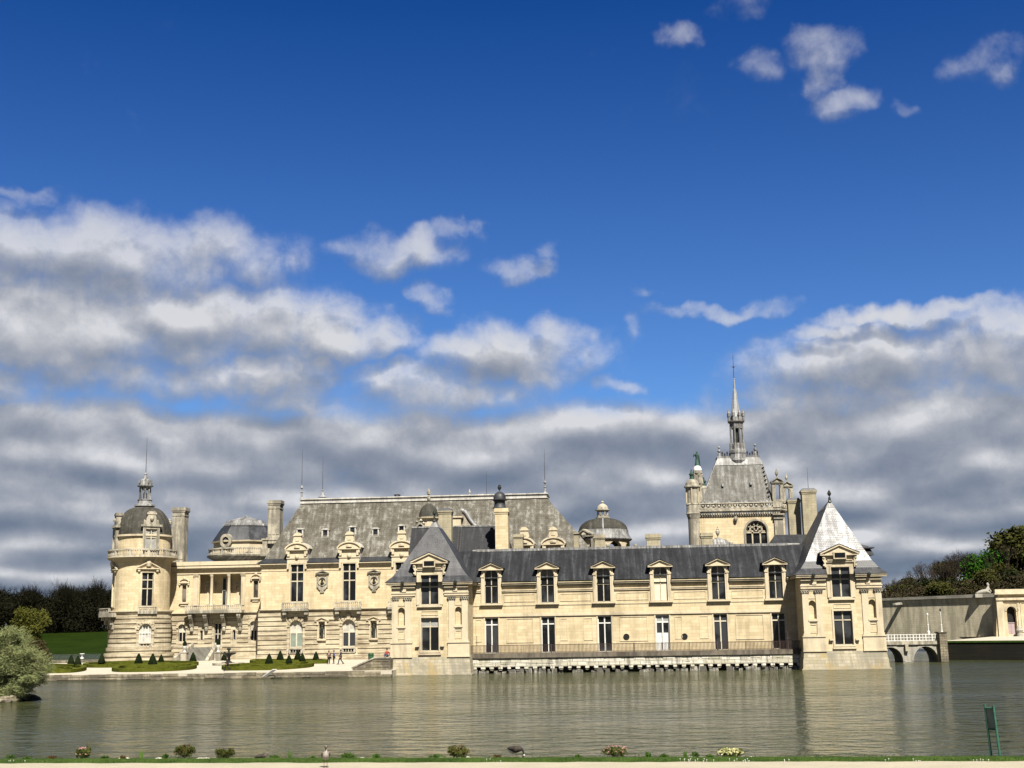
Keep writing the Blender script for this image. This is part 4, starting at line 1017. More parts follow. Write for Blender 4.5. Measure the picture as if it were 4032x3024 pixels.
for ang in (a1_+R(3), a2_):
    Fg = Cyl(TX, TY, TR-.0); u = TR*ang; d = MB(Fg)
    d.box(u-1.2, u-.82, tz(808), tz(655), -2.2, .3, 1); d.box(u+.82, u+1.2, tz(808), tz(655), -2.2, .3, 1)
    d.box(u-1.2, u+1.2, tz(668), tz(652), -2.4, .3, 2); d.box(u-1.5, u+1.5, tz(652), tz(638), -2.5, .5, 2)
    d.box(u-1.15, u+1.15, tz(638), tz(628), -1.8, .2, 2); d.box(u-.55, u+.55, tz(628), tz(572), -1.2, .1, 1); d.box(u-.7, u+.7, tz(572), tz(560), -1.3, .2, 1); d.box(u-.5, u+.5, tz(560), tz(552), -1.1, .1, 1)
    for s in (-1, 1): d.ext([(u+s*.55,tz(628)),(u+s*1.15,tz(628)),(u+s*1.1,tz(605)),(u+s*.8,tz(612)),(u+s*.65,tz(585)),(u+s*.55,tz(580))], -.9, .08)
    d.ulathe(u, .12, [(.2,tz(612)),(.3,tz(600)),(.2,tz(588))], 8)
    dm = d.build('dormer', 'weathered_stone', tow)
    window(Cyl(TX, TY, TR), u-.82, u+.82, tz(808), tz(668), dm, hm=(.6,.62), fm='stone_mullion', mw=.13, d=.05, names=('window_frame','pane'), pm='grey_blind')
mb = MB(); xx, zz = q(1, 476, 700, 196.5); urn(mb, xx, 196.5, qz(1,476,665,196.5), 1.6, .8); mb.lathe(xx, 196.5, [(.6,tz(860)),(.6,qz(1,476,665,196.5))], 8); mb.build('stone_urn', 'weathered_stone', tow)

# ------------------------------------------------------------------ recessed wing with the colonnade
LY = 198.0
def lz(y): return qz(1, 750, y, LY)
def lx(x, y=1050): return qx(1, x, y, LY)
lnk = thing('link_wing', 'recessed stone wing with a columned loggia and balcony, between round tower and palace wing', 'building', (lx(770), LY, 0))
F = Flat(LY); LX0, LX1 = TX+1.0, XP0+.5
loggia = (lx(672), lx(945), lz(1168), lz(966))
w1 = (lx(561), lx(588), lz(1143), lz(1032)); w3 = (lx(1026), lx(1056), lz(1122), lz(1012))
lw = [(lx(535,1340), lx(582,1340), lz(1402), lz(1288), True), (lx(676,1350), lx(694,1350), lz(1395), lz(1330)), (lx(768,1350), lx(812,1350), lz(1440), lz(1285)), (lx(889,1350), lx(907,1350), lz(1395), lz(1330)), (lx(1004,1340), lx(1046,1340), lz(1402), lz(1275), True)]
mb = MB(F); wall(mb, LX0, LX1, lz(1212), lz(925), [loggia, w1, w3], .4); mb.add([(LX0,0,0)]*0, [])
for (a_, b_) in (((LX0,LY),(LX0,210)),((LX1,LY),(LX1,210)),((LX0,210),(LX1,210))): mb.add([(*a_,1),(*b_,1),(*b_,lz(925)),(*a_,lz(925))], [(0,1,2,3)], True)
# back of the loggia
mb.add([(loggia[0]-.6,loggia[2],-2.2),(loggia[1]+.6,loggia[2],-2.2),(loggia[1]+.6,loggia[3],-2.2),(loggia[0]-.6,loggia[3],-2.2)], [(0,1,2,3)])
mb.box(loggia[0]-.6, loggia[1]+.6, loggia[2]-.1, loggia[2], -2.2, -.01); mb.box(loggia[0]-.6, loggia[1]+.6, loggia[3], loggia[3]+.1, -2.2, -.41)
for x in (loggia[0]-.6, loggia[1]+.6): mb.box(x-.01, x+.01, loggia[2], loggia[3], -2.2, -.4)
mb.build('wall', 'limestone', lnk)
mb = MB(F); wall(mb, LX0, LX1, ZT-.3, lz(1212), lw, .5); bands(mb, LX0, LX1, lz(1470), lz(1235), .66, [(a-.3,b+.3,c-.1,d+.4) for a,b,c,d in [o[:4] for o in lw]], .12, .7); mb.box(LX0, LX1, ZT-.3, lz(1478), -.1, .4)
mb.build('rusticated_wall', 'rusticated_stone', lnk)
t = MB(F)
cornice(t, LX0, LX1, lz(945), ((.2,.1),(.15,.25),(.15,.5),(.3,.62)), False); t.box(LX0, LX1, lz(905), lz(880), -.3, .3)
t.box(LX0, LX1, lz(1218), lz(1208), -.02, .3); t.box(LX0, LX1, lz(962), lz(955), -.02, .12)
for (a, b, c, d) in (w1, w3):
    frame(t, a, b, c+.02, d, .13, .08); m_ = (a+b)/2; t.box(m_-.85, m_+.85, d+.3, d+.48, 0, .35); segped(t, m_, .72, d+.5, .42, 0, .3, .12); t.ulathe(m_, .15, [(.2,d+.9),(.25,d+1.1),(.05,d+1.3)], 6)
    for s in (-1, 1): t.box(m_+s*.7-.1, m_+s*.7+.1, d+.02, d+.3, 0, .3)
    t.box(m_-.72, m_+.72, c-.25, c-.02, 0, .32); t.box(m_-.5, m_+.5, c-.6, c-.25, 0, .15)
for x in (lx(715), lx(912)):                   # pedimented niches in the loggia
    z_ = lz(1060); t.box(x-.85, x+.85, z_+.55, z_+.75, -2.2, -1.8); segped(t, x, .75, z_+.78, .5, -2.2, -1.85, .12)
    t.box(x-.5, x+.5, lz(1150), z_+.3, -2.2, -2.1); t.box(x-.7, x+.7, lz(1160), lz(1150), -2.2, -1.9)
    for s in (-1, 1): t.box(x+s*.7-.1, x+s*.7+.1, z_, z_+.55, -2.2, -1.95)
for (a, b, c, d, *_) in (lw[0], lw[4]):
    z_ = d-(b-a)/2; 
    for i in range(9):
        tt = math.pi*(i+.5)/9; rr = (b-a)/2; t.ext([((a+b)/2+r*math.cos(tt+e), z_+r*math.sin(tt+e)) for r, e in ((rr+.02,-.15),(rr+.4,-.13),(rr+.4,.13),(rr+.02,.15))], 0, .18)
t.build('moulding', 'limestone_trim', lnk)
for x in (650, 748, 860, 957):
    c = MB(F); X = lx(x); z0, z1 = lz(1170), lz(965)
    if x in (650, 957): c.box(X-.3, X+.3, z0, z1-.4, -.1, .12); capital(c, X, z1-.5, z1, .62, .1); c.build('pilaster', 'limestone_trim', lnk)
    else: c.ulathe(X, -.3, [(.36,z0),(.3,z0+.2),(.27,z0+.3),(.23,z1-.5),(.26,z1-.45),(.42,z1-.08),(.42,z1)], 12); c.build('column', 'limestone_trim', lnk, True)
window(Flat(LY+1.9), lx(798), lx(852), lz(1168), lz(985), lnk, hm=(.55,), fm='cream_wood', mw=.14, d=0)
for i, o in enumerate((w1, w3)): window(F, *o[:4], lnk, vm=(), hm=(), pm='old_glass', fm='old_glass', w=.03)
for i, o in enumerate(lw):
    window(F, *o[:4], lnk, ar=(len(o) > 4), hm=(.55,) if i in (0, 2, 4) else (), vm=(.5,) if i in (0, 2, 4) else (), fm='cream_wood', mw=.1, w=.06, pane_split=(.55,'window_glass','curtain') if i in (0, 4) else None)
bal = MB(F); bal.box(lx(605,1190)-.1, lx(955,1190)+.3, lz(1218), lz(1200), 0, 1.7)
for x in (610, 705, 820, 925):
    X = lx(x+18, 1260); z1 = lz(1218); bal.box(X-.3, X+.3, z1-.45, z1-.01, .0, 1.5)
    m2 = MB(); pts = [(1.5, z1-.4),(1.3,z1-.8),(.7,z1-1.5),(.55,z1-2.0),(.0,z1-2.4),(.0,z1-.4)]
    A = [(X-.28, LY-d_, z_) for d_, z_ in pts]; B = [(X+.28, LY-d_, z_) for d_, z_ in pts]; n = len(pts)
    bal.add(A+B, [tuple(range(n)), tuple(range(2*n-1,n-1,-1))]+[(i,(i+1)%n,n+(i+1)%n,n+i) for i in range(n)], True)
    bal.ulathe(X, .35, [(.1,z1-2.9),(.28,z1-2.7),(.3,z1-2.3),(.12,z1-2.1)], 7)
bb = bal.build('balcony', 'weathered_stone', lnk); balustrade(F, lx(603,1190), lx(953,1190)+.2, lz(1200), lz(1166), bb, 1.5)
mb = MB(); mb.wbox(LX0, LX1+6, LY+.2, 209.9, lz(905)-.5, lz(893)-.1); mb.build('roof', 'dirty_lead', lnk)
xa, ya_ = lx(1060), LY
chimney(1, 484, 578, 527, 925, 198.8, lnk, 2.0, 'panel', 'weathered_stone')
chimney(2, 124, 222, 405, 705, 199, lnk, 2.0, 'panel', 'weathered_stone')
# scroll masonry beside that chimney
mb = MB(Flat(199)); x_, z_ = q(2, 108, 740, 199); mb.box(x_-.55, x_+.9, z_-1.2, z_, -2, .3); mb.box(x_-.3, x_+.4, z_, z_+1.3, -1, .1); mb.box(x_-.45, x_+.55, z_+1.3, z_+1.55, -1.1, .25); mb.build('scroll_block', 'weathered_stone', lnk)

# staircase up to the loggia wing, with pedestals
st = thing('stone_staircase', 'weathered stone staircase climbing to the recessed wing behind the fountain', 'staircase', (lx(690), 193, ZT))
xs0, xs1 = lx(640, 1500), lx(775, 1500); n = 12; ztop = qz(1, 700, 1442, LY)
mb = MB()
for i in range(n): z1 = ZT+(ztop-ZT)*(i+1)/n; mb.wbox(xs0-1.8*(1-i/n), xs1, 193.2+i*.36, LY-.05, ZT+(ztop-ZT)*i/n, z1)
mb.build('step', 'step_stone', st)
for (xa, xb, w_) in ((xs1, xs1, .5), (xs0-2.3, xs0-.5, .4)):
    mb = MB(); mb.add([(xa,193.0,ZT),(xa+w_,193.0,ZT),(xa+w_,193.0,ZT+.75),(xa,193.0,ZT+.75),(xb,LY-.1,ZT),(xb+w_,LY-.1,ZT),(xb+w_,LY-.1,ztop+.7),(xb,LY-.1,ztop+.7)], [(0,1,2,3),(1,5,6,2),(3,2,6,7),(0,3,7,4)], True)
    mb.build('parapet', 'weathered_stone', st)
def potted(c, x, yb_, yt, yu, Y, side):
    X, z0 = q(c, x, yb_, Y); z1 = qz(c, x, yt, Y); zu = qz(c, x, yu, Y)
    r = thing('potted_topiary', 'clipped dark topiary in a pale stone urn, %s of the garden staircase' % side, 'planter', (X, Y, z0), 'potted topiaries by the stairs')
    mb = MB(); mb.wbox(X-.45, X+.45, Y-.45, Y+.45, ZT, z0+.0); mb.wbox(X-.52, X+.52, Y-.52, Y+.52, z0-.12, z0+.02); mb.build('pedestal', 'weathered_stone', r)
    mb = MB(); h = zu-z0; mb.lathe(X, Y, [(.22,z0),(.25,z0+.06*h),(.1,z0+.25*h),(.14,z0+.35*h),(.36,z0+.75*h),(.42,z0+h),(.3,z0+h)], 12); mb.build('urn', 'flake_white', r)
    mb = MB(); mb.lathe(X, Y, [(.25,zu-.05),(.34,zu+.2*(z1-zu)),(.32,zu+.45*(z1-zu)),(.2,zu+.75*(z1-zu)),(.02,z1)], 10); mb.build('topiary', 'yew', r)
potted(1, 575, 1472, 1395, 1432, 192.5, 'left'); potted(1, 794, 1472, 1380, 1425, 192.3, 'right')

# ------------------------------------------------------------------ octagonal pavilion behind
OY = 207.0; OX, _ = q(1, 972, 800, OY)
def oz(y): return qz(1, 900, y, OY-4)
oct_ = thing('octagonal_pavilion', 'octagonal pavilion with low faceted slate dome and glazed top, behind the recessed wing', 'pavilion', (OX, OY, 0))
R8 = 6.05; a8 = R(22.5)
mb = MB(); mb.lathe(OX, OY, [(R8-1.2,3),(R8-1.2,oz(870)),(R8-.9,oz(865)),(R8+.0,oz(848)),(R8+.1,oz(838)),(R8-.9,oz(836))], 24)
mb.build('cornice', 'weathered_stone', oct_); mb = MB(); mb.lathe(OX, OY, [(5.1,oz(845)),(5.1,oz(756)),(5.45,oz(752)),(5.5,oz(744)),(5.2,oz(742))], 8, a0=a8)
mb.build('wall', 'limestone_trim', oct_)
Fo = Cyl(OX, OY, R8-.2); balustrade(Fo, -math.pi*(R8-.2)*.98, math.pi*(R8-.2)*.98, oz(838), oz(792), oct_, -.1)
mb = MB(); mb.lathe(OX, OY, [(5.4,oz(746)),(4.75,oz(705)),(3.95,oz(655)),(3.6,oz(640))], 8, a0=a8); rf8 = mb.build('roof', 'pavilion_slate', oct_)
mb = MB(); mb.lathe(OX, OY, [(3.75,oz(642)),(3.7,oz(630)),(3.3,oz(622)),(3.1,oz(604))], 8, a0=a8); mb.build('roof_band', 'dirty_lead', rf8)
mb = MB(); mb.lathe(OX, OY, [(3.05,oz(604)),(1.6,oz(588)),(.35,oz(574)),(.1,oz(566))], 8, a0=a8); mb.build('skylight', 'dirty_lead', rf8)
Fe = Cyl(OX, OY, 5.0); uo = 5.0*(-math.asin(min(.95,(972-848)*.603/25/5.0))+math.atan2(-OX, OY)); zc = oz(746)
m2 = MB(Fe); A = [(uo+.62*math.cos(i*math.pi/10), zc+.62*math.sin(i*math.pi/10)) for i in range(21)]
m2.strip(A, [(uo+(u-uo)*1.75, zc+(z-zc)*1.75) for u, z in A], -1.5, .35); m2.box(uo-1.3, uo+1.3, zc-1.2, zc-1.0, -1, .3)
dm = m2.build('oculus_dormer', 'weathered_stone', oct_)
m2 = MB(Fe); m2.add([(u, z, .1) for u, z in A[:-1]], [tuple(range(20))]); m2.build('pane', 'window_glass', dm)
m2 = MB(Fe); m2.box(uo-.04, uo+.04, zc-.6, zc+.6, .1, .16); m2.box(uo-.6, uo+.6, zc-.04, zc+.04, .1, .165); m2.build('glazing_bar', 'iron', dm)

# ------------------------------------------------------------------ domed stair turret behind the left pavilion
UY = 187.0; UX, _ = q(3, 402, 400, UY)
def uz(y): return qz(3, 400, y, UY)
tur = thing('domed_turret', 'small stone turret with dark slate dome and urn, rising behind the left corner pavilion', 'turret', (UX, UY, 0))
mb = MB(); mb.lathe(UX, UY, [(1.3,5),(1.3,uz(408)),(1.4,uz(400)),(1.75,uz(390)),(1.78,uz(382)),(1.45,uz(380))], 12); mb.build('wall', 'limestone_trim', tur)
mb = MB(); mb.lathe(UX, UY, [(1.5,uz(381)),(1.42,uz(350)),(1.2,uz(318)),(.85,uz(295)),(.45,uz(282)),(.3,uz(275))], 16); dt = mb.build('dome', 'dome_slate', tur, True)
mb = MB(); urn(mb, UX, UY, uz(278), (uz(205)-uz(278)), .75); mb.lathe(UX, UY, [(.1,uz(212)),(.24,uz(205)),(.27,uz(185)),(.12,uz(170)),(.02,uz(160))], 8); mb.build('finial', 'weathered_stone', dt)
mb = MB(Flat(UY-1.2, UX)); zc = uz(468); x_ = qx(3, 348, 470, UY)-UX
A = [(x_+.42*math.cos(i*math.pi/8), zc+.6*math.sin(i*math.pi/8)) for i in range(17)]
mb.strip(A, [(x_+(u-x_)*1.6, zc+(z-zc)*1.45) for u, z in A], -.6, .25)
for (dx, y, r) in ((-.5,420,.25),(.1,410,.28),(.5,430,.22),(-.55,500,.3),(0,515,.3),(.35,495,.2)): mb.ulathe(x_+dx, .2, [(.05,uz(y)-r),(r,uz(y)),(.05,uz(y)+r)], 7)
oc = mb.build('cartouche_window', 'weathered_stone', tur); m2 = MB(Flat(UY-1.2, UX)); m2.add([(u, z, .02) for u, z in A[:-1]], [tuple(range(16))]); m2.build('pane', 'window_glass', oc)
# masonry block and curling lead hood right of the chimney
hb = thing('stone_attic', 'pale stone attic block with a curling white hood, in front of the mottled roof', 'building', (qx(3,640,400,189.8), 188, 0))
mb = MB(); xA, xB = qx(3, 560, 410, 188), qx(3, 648, 410, 188); mb.wbox(xA, xB, 187.5, 190, 6, qz(3,610,385,188)); mb.wbox(xA, xB+.25, 187.3, 190, qz(3,610,385,188), qz(3,610,374,188)); mb.build('wall', 'limestone_trim', hb)
path = [q(3, x, y, 189) for x, y in ((645,325),(668,328),(688,350),(705,380),(722,405),(745,432),(760,445))]
mb = MB()
for a, b in zip(path, path[1:]): mb.tube((a[0],189.2,a[1]), (b[0],189.2,b[1]), .26, .26, 8)
hh = mb.build('lead_hood', 'lead', hb)
mb = MB(); pp = [(x+.15, z-.15) for x, z in path]; bot = qz(3, 640, 445, 189); mb.F = Flat(189.3); mb.ext([(path[0][0], bot)]+pp[:]+[(pp[-1][0], bot)], -.8, 0); mb.build('hood_infill', 'weathered_stone', hb)

# ------------------------------------------------------------------ central rotunda
NY = 196.0; NX, _ = q(4, 568, 450, NY); 
def nz(y): return qz(4, 560, y, NY-3)
rot = thing('rotunda', 'round entrance pavilion with open arches, slate dome and little lantern, behind the long wing', 'pavilion', (NX, NY, 0))
R9 = 3.95
Fn = Cyl(NX, NY, R9); mb = MB(Fn); st9 = 2*math.pi*R9/8; ops = []
for k in range(-4, 4):
    c = st9*(k+.62); ops.append((c-1.1, c+1.1, 2, nz(562), True))
wall(mb, -st9*4, st9*4, 2, nz(548), [(max(-st9*4+.01,o[0]), min(st9*4-.01,o[1]), o[2], o[3], True) for o in ops], .7)
mb.box(-st9*4, st9*4, nz(552), nz(545), -.3, .25)
mb.build('wall', 'limestone_trim', rot)
mb = MB(); mb.lathe(NX, NY, [(R9-.4,nz(548)),(R9+.36,nz(546)),(R9+.4,nz(540)),(R9+.15,nz(522)),(R9-.1,nz(500)),(R9-.15,nz(470)),(R9-.3,nz(468))], 32)
sk = mb.build('skirt_roof', 'dirty_lead', rot, True)
mb = MB(); mb.lathe(NX, NY, [((R9-.25)*math.cos(R(a))**.85, nz(470)+(nz(374)-nz(470))*math.sin(R(a))) for a in range(0, 76, 9)]+[(.9,nz(374))], 32); dm = mb.build('dome', 'dome_slate', rot, True)
mb = MB(); ang = math.atan2(-NX, NY)
for a in range(0, 72, 8):
    p = []
    for aa in (a, a+8):
        r = (R9-.22)*math.cos(R(aa))**.85+.03; z = nz(470)+(nz(374)-nz(470))*math.sin(R(aa))
        for s in (-.03, .03): p.append((NX+r*math.sin(ang+s*3/max(r,1)), NY-r*math.cos(ang+s*3/max(r,1)), z+.03))
    mb.add(p, [(0,1,3,2)], True)
mb.build('rib', 'lead', dm)
mb = MB(); mb.lathe(NX, NY, [(1.1,nz(375)),(1.1,nz(368)),(.9,nz(364)),(.88,nz(352)),(.6,nz(350))], 8)
for i in range(8): a = math.pi*(i+.5)/4; mb.tube((NX+.78*math.cos(a), NY+.78*math.sin(a), nz(354)), (NX+.78*math.cos(a), NY+.78*math.sin(a), nz(318)), .13, .13, 5)
mb.lathe(NX, NY, [(.85,nz(322)),(1.12,nz(315)),(1.12,nz(309)),(.9,nz(306)),(.85,nz(292)),(.65,nz(276)),(.3,nz(264)),(.15,nz(262)),(.12,nz(255)),(.24,nz(252)),(.2,nz(245)),(.05,nz(240))], 12)
mb.build('lantern', 'weathered_stone', rot)
Fg = Cyl(NX, NY, R9+.3); ug = (R9+.3)*(ang-math.asin(.66)); mb = MB(Fg); gable(mb, ug, 1.6, nz(518), nz(478)-nz(518), -2.5, .35, .22)
mb.box(ug-1.55, ug-1.2, nz(640), nz(520), -1, .15); mb.box(ug+1.2, ug+1.55, nz(640), nz(520), -1, .15); mb.ulathe(ug, .1, [(.3,nz(535)),(.5,nz(510)),(.2,nz(492))], 6)
mb.build('gable', 'weathered_stone', rot)

# ------------------------------------------------------------------ chapel
CY = 187.0
def cz(y, x=500): return qz(7, x, y, CY)
def cx_(x, y=1250): return qx(7, x, y, CY)
chp = thing('chapel', 'tall stone chapel with steep mottled roof, slender openwork spire and traceried window', 'chapel', (cx_(500), CY, 0))
CX0, CX1 = cx_(150, 1450), cx_(905, 1450); F = Flat(CY)
wc = cx_(660, 1490); wr = 1.48
wo = (wc-wr, wc+wr, cz(1640), cz(1392), True)
ztop = cz(1330)
mb = MB(F); wall(mb, CX0, CX1-.9, 2, ztop, [wo], .6)
for (a, b) in (((CX1-.9, CY), (CX1, CY+1.4)), ((CX1, CY+1.4), (CX1, CY+13)), ((CX0, CY+13), (CX0, CY))): mb.add([(*a,2),(*b,2),(*b,ztop),(*a,ztop)], [(0,1,2,3)], True)
mb.wbox(CX0, CX1, CY+13, CY+13.1, 2, ztop); mb.build('wall', 'limestone', chp)
t = MB(F)
for (z0, z1, p) in ((cz(1352),cz(1340),.15),(cz(1322),cz(1312),.42),(cz(1312),cz(1300),.55),(cz(1300),cz(1292),.4)): t.box(CX0, CX1-.7, z0, z1, -.1, p); t.add([(CX1-.9+p*.5,CY-p,z0),(CX1+p,CY+1.4-p*.5,z0),(CX1+p,CY+1.4-p*.5,z1),(CX1-.9+p*.5,CY-p,z1)], [(0,1,2,3)], True); t.wbox(CX1-.1, CX1+p, CY+1.2, CY+13, z0, z1)
n = 36
for i in range(n): u = CX0+(CX1-.8-CX0)*(i+.5)/n; t.box(u-.11, u+.11, cz(1340), cz(1323), -.05, .36)
frame(t, wo[0], wo[1], cz(1640), cz(1640)+.01, .0, .0)
zs9 = cz(1392)-wr; t.strip(arch(wc-wr, wc+wr, zs9, 14), arch(wc-wr-.28, wc+wr+.28, zs9, 14, wr+.28), 0, .14)
for s in (-1, 1): t.box(wc+s*(wr+.14)-.14, wc+s*(wr+.14)+.14, 5, zs9, 0, .14)
pc_ = cx_(843, 1430); t.box(pc_-.62, pc_+.62, 5, cz(1385), 0, .3); t.box(pc_-.72, pc_+.72, cz(1385), cz(1372), 0, .45); t.box(pc_-.62, pc_+.62, cz(1372), cz(1352), 0, .32); t.box(pc_-.85, pc_+.85, cz(1352), cz(1340), 0, .6)
t.box(cx_(190,1480)-.12, cx_(190,1480)+.12, 5, cz(1395), 0, .2); t.box(cx_(190,1480)-.2, cx_(190,1480)+.2, cz(1395), cz(1382), 0, .3)
x_ = cx_(490, 1370); t.ulathe(x_, .3, [(.05,cz(1402)),(.22,cz(1390)),(.3,cz(1375)),(.2,cz(1355))], 7)
t.build('cornice', 'weathered_stone', chp)
b_ = MB(F); z0, z1 = cz(1290), cz(1242); bx0, bx1 = cx_(200,1270), CX1-.7
def flam(mbx, map_, L):
    mbx.box(0, L, z0, z0+.12, .1, .42); mbx.box(0, L, z1-.14, z1, .08, .44); k = max(2, int(L/.72))
    for i in range(k+1): mbx.box(L*i/k-.06, L*i/k+.06, z0+.12, z1-.14, .16, .36)
    for i in range(k):
        a, b = L*i/k, L*(i+1)/k; zm = (z0+z1)/2
        for (p, r) in (((a,z0+.12),(b,z1-.14)),((a,z1-.14),(b,z0+.12))): 
            dx, dz = r[0]-p[0], r[1]-p[1]; l = math.hypot(dx, dz); nx_, nz_ = -dz/l*.05, dx/l*.05; mbx.ext([(p[0]-nx_,p[1]-nz_),(r[0]-nx_,r[1]-nz_),(r[0]+nx_,r[1]+nz_),(p[0]+nx_,p[1]+nz_)], .2, .32)
        mbx.ulathe((a+b)/2, .26, [(.05,zm-.2),(.17,zm),(.05,zm+.2)], 6)
for (A_, B_) in (((bx0,CY),(bx1,CY)),((bx1,CY),(CX1+.1,CY+1.5)),((CX1+.1,CY+1.5),(CX1+.1,CY+12))):
    Fs = Slant(A_, B_); m2 = MB(Fs); flam(m2, Fs, Fs.len); b_.add(m2.v, m2.f, True)
b_.build('openwork_balustrade', 'balustrade_stone', chp)
# roof
ya, yb_ = CY+.9, CY+12; rz0, rz1, rz2 = cz(1232), qz(7, 500, 935, CY+4.2), qz(7, 500, 868, CY+4.9)
mb = MB(); hip(mb, cx_(202,1230), qx(7,775,1230,CY+1), ya, yb_, rz0, qx(7,322,935,CY+4.2), qx(7,712,935,CY+4.2), CY+4.2, CY+9, rz1)
ra = mb.build('roof', 'chapel_roof', chp)
# apse slope on the right
mb = MB(); A = qx(7,775,1230,CY+1); B = qx(7,712,935,CY+4.2)
mb.add([(A-.1,ya+.05,rz0),(A+1.3,ya+3.2,rz0),(B+.25,CY+5.2,rz1-.4),(B,CY+4.25,rz1),(A+1.3,yb_,rz0),(B+.25,CY+8,rz1-.4)], [(0,1,2,3),(1,4,5,2)], True); mb.build('apse_roof', 'chapel_roof', ra)
mb = MB(); hip(mb, qx(7,318,940,CY+4.1), qx(7,716,940,CY+4.1), CY+4.1, CY+9.1, rz1, qx(7,345,872,CY+4.9), qx(7,680,872,CY+4.9), CY+4.9, CY+8.2, rz2)
mb.wbox(qx(7,345,872,CY+4.9)-.1, qx(7,680,872,CY+4.9)+.1, CY+4.8, CY+8.3, rz2-.02, rz2+.1); mb.wbox(cx_(210,1225), qx(7,780,1225,CY+1), ya-.25, ya+.1, rz0-.15, rz0+.18)
mb.build('lead_band', 'dirty_lead', ra)
for (x0_, y0_, x1_, y1_, Ya, Yb) in ((205,1230,320,938,ya,CY+4.2),(775,1228,714,938,ya,CY+4.2)):
    m2 = MB(); a = (qx(7,x0_,y0_,Ya), Ya-.05, rz0); b = (qx(7,x1_,y1_,Yb), Yb-.05, rz1); m2.tube(a, b, .1, .1, 6)
    if x0_ > 700:
        for i in range(1, 9): k = i/9; p = [a[j]+(b[j]-a[j])*k for j in range(3)]; m2.lathe(p[0]-.1, p[1]-.12, [(.05,p[2]),(.2,p[2]+.18),(.05,p[2]+.36)], 5)
    m2.build('hip_roll', 'dirty_lead', ra)
mb = MB(); x0_, x1_ = qx(7,350,860,CY+5), qx(7,678,860,CY+5); k = 16
mb.wbox(x0_, x1_, CY+4.95, CY+5.05, rz2+.1, rz2+.22)
for i in range(k):
    x = x0_+(x1_-x0_)*(i+.5)/k; h = .7 if i % 2 else .42; mb.lathe(x, CY+5, [(.05,rz2+.2),(.13,rz2+.2+h*.55),(.16,rz2+.2+h*.7),(.03,rz2+.2+h)], 5)
mb.build('ridge_cresting', 'iron', ra)
for x, yt in ((356,782),(651,760)):
    X = qx(7, x, 830, CY+5); m2 = MB(); h = qz(7, x, yt, CY+5)-rz2; m2.lathe(X, CY+5, [(.26,rz2-.8),(.2,rz2+.3*h),(.1,rz2+.35*h),(.1,rz2+.42*h),(.24,rz2+.5*h),(.26,rz2+.6*h),(.08,rz2+.68*h),(.08,rz2+.78*h),(.2,rz2+.84*h),(.2,rz2+.9*h),(.02,rz2+h)], 8); m2.build('finial', 'dirty_lead', ra)
for x, y in ((385,1100),(616,1085)):
    X, Z = q(7, x, y, CY+2.2); m2 = MB(); m2.wbox(X-.14, X+.14, CY+1.9, CY+2.6, Z-.2, Z+.2); m2.build('roof_hook', 'lead', ra)
# spire
SY = CY+5.2
def sp(x, y): return q(7, x, y, SY)
SX = sp(500, 700)[0]; sz = lambda y: qz(7, 500, y, SY)
spi = MB(); spi.lathe(SX, SY, [(.2,sz(1000)),(1.28,sz(900)),(1.2,sz(850)),(1.28,sz(840)),(1.28,sz(815)),(1.05,sz(808)),(1.05,sz(765)),(.9,sz(760))], 8, a0=a8)
spb = spi.build('spire_base', 'dirty_lead', chp)
mb = MB()
for i in range(8):
    a = a8+math.pi*i/4; p = (SX+.93*math.cos(a), SY+.93*math.sin(a)); mb.tube((*p, sz(770)), (*p, sz(600)), .14, .12, 5)
    mb.tube((SX+1.05*math.cos(a), SY+1.05*math.sin(a), sz(812)), (SX+1.05*math.cos(a), SY+1.05*math.sin(a), sz(755)), .17, .12, 5)
mb.lathe(SX, SY, [(.95,sz(640)),(1.0,sz(606)),(1.0,sz(598)),(1.3,sz(586)),(1.32,sz(578)),(1.05,sz(574)),(1.05,sz(548)),(.85,sz(545))], 8, a0=a8)
mb.build('spire_lantern', 'dirty_lead', chp)
mb = MB(); mb.lathe(SX, SY, [(.5,sz(770)),(.42,sz(640))], 8); mb.build('spire_core', 'bronze', chp)
mb = MB(); mb.lathe(SX, SY, [(.82,sz(548)),(.72,sz(520)),(.42,sz(400)),(.30,sz(330)),(.27,sz(318)),(.22,sz(316)),(.12,sz(250)),(.1,sz(236)),(.14,sz(232)),(.05,sz(226))], 8, a0=a8)
se = mb.build('spire', 'lead', chp)
for i in range(8):
    a = a8+math.pi*i/4; m2 = MB(); m2.lathe(SX+1.15*math.cos(a), SY+1.15*math.sin(a), [(.16,sz(576)),(.13,sz(548)),(.2,sz(540)),(.22,sz(515)),(.1,sz(500)),(.02,sz(480))], 6); m2.build('pinnacle', 'dirty_lead', se)
mb = MB(); mb.tube((SX, SY, sz(235)), (SX, SY, sz(30)), .06, .025, 5); mb.wbox(SX-.25, SX+.25, SY-.04, SY+.04, sz(135), sz(130)); mb.lathe(SX, SY, [(.05,sz(142)),(.14,sz(132)),(.05,sz(122))], 6); mb.build('lightning_rod', 'iron', se)
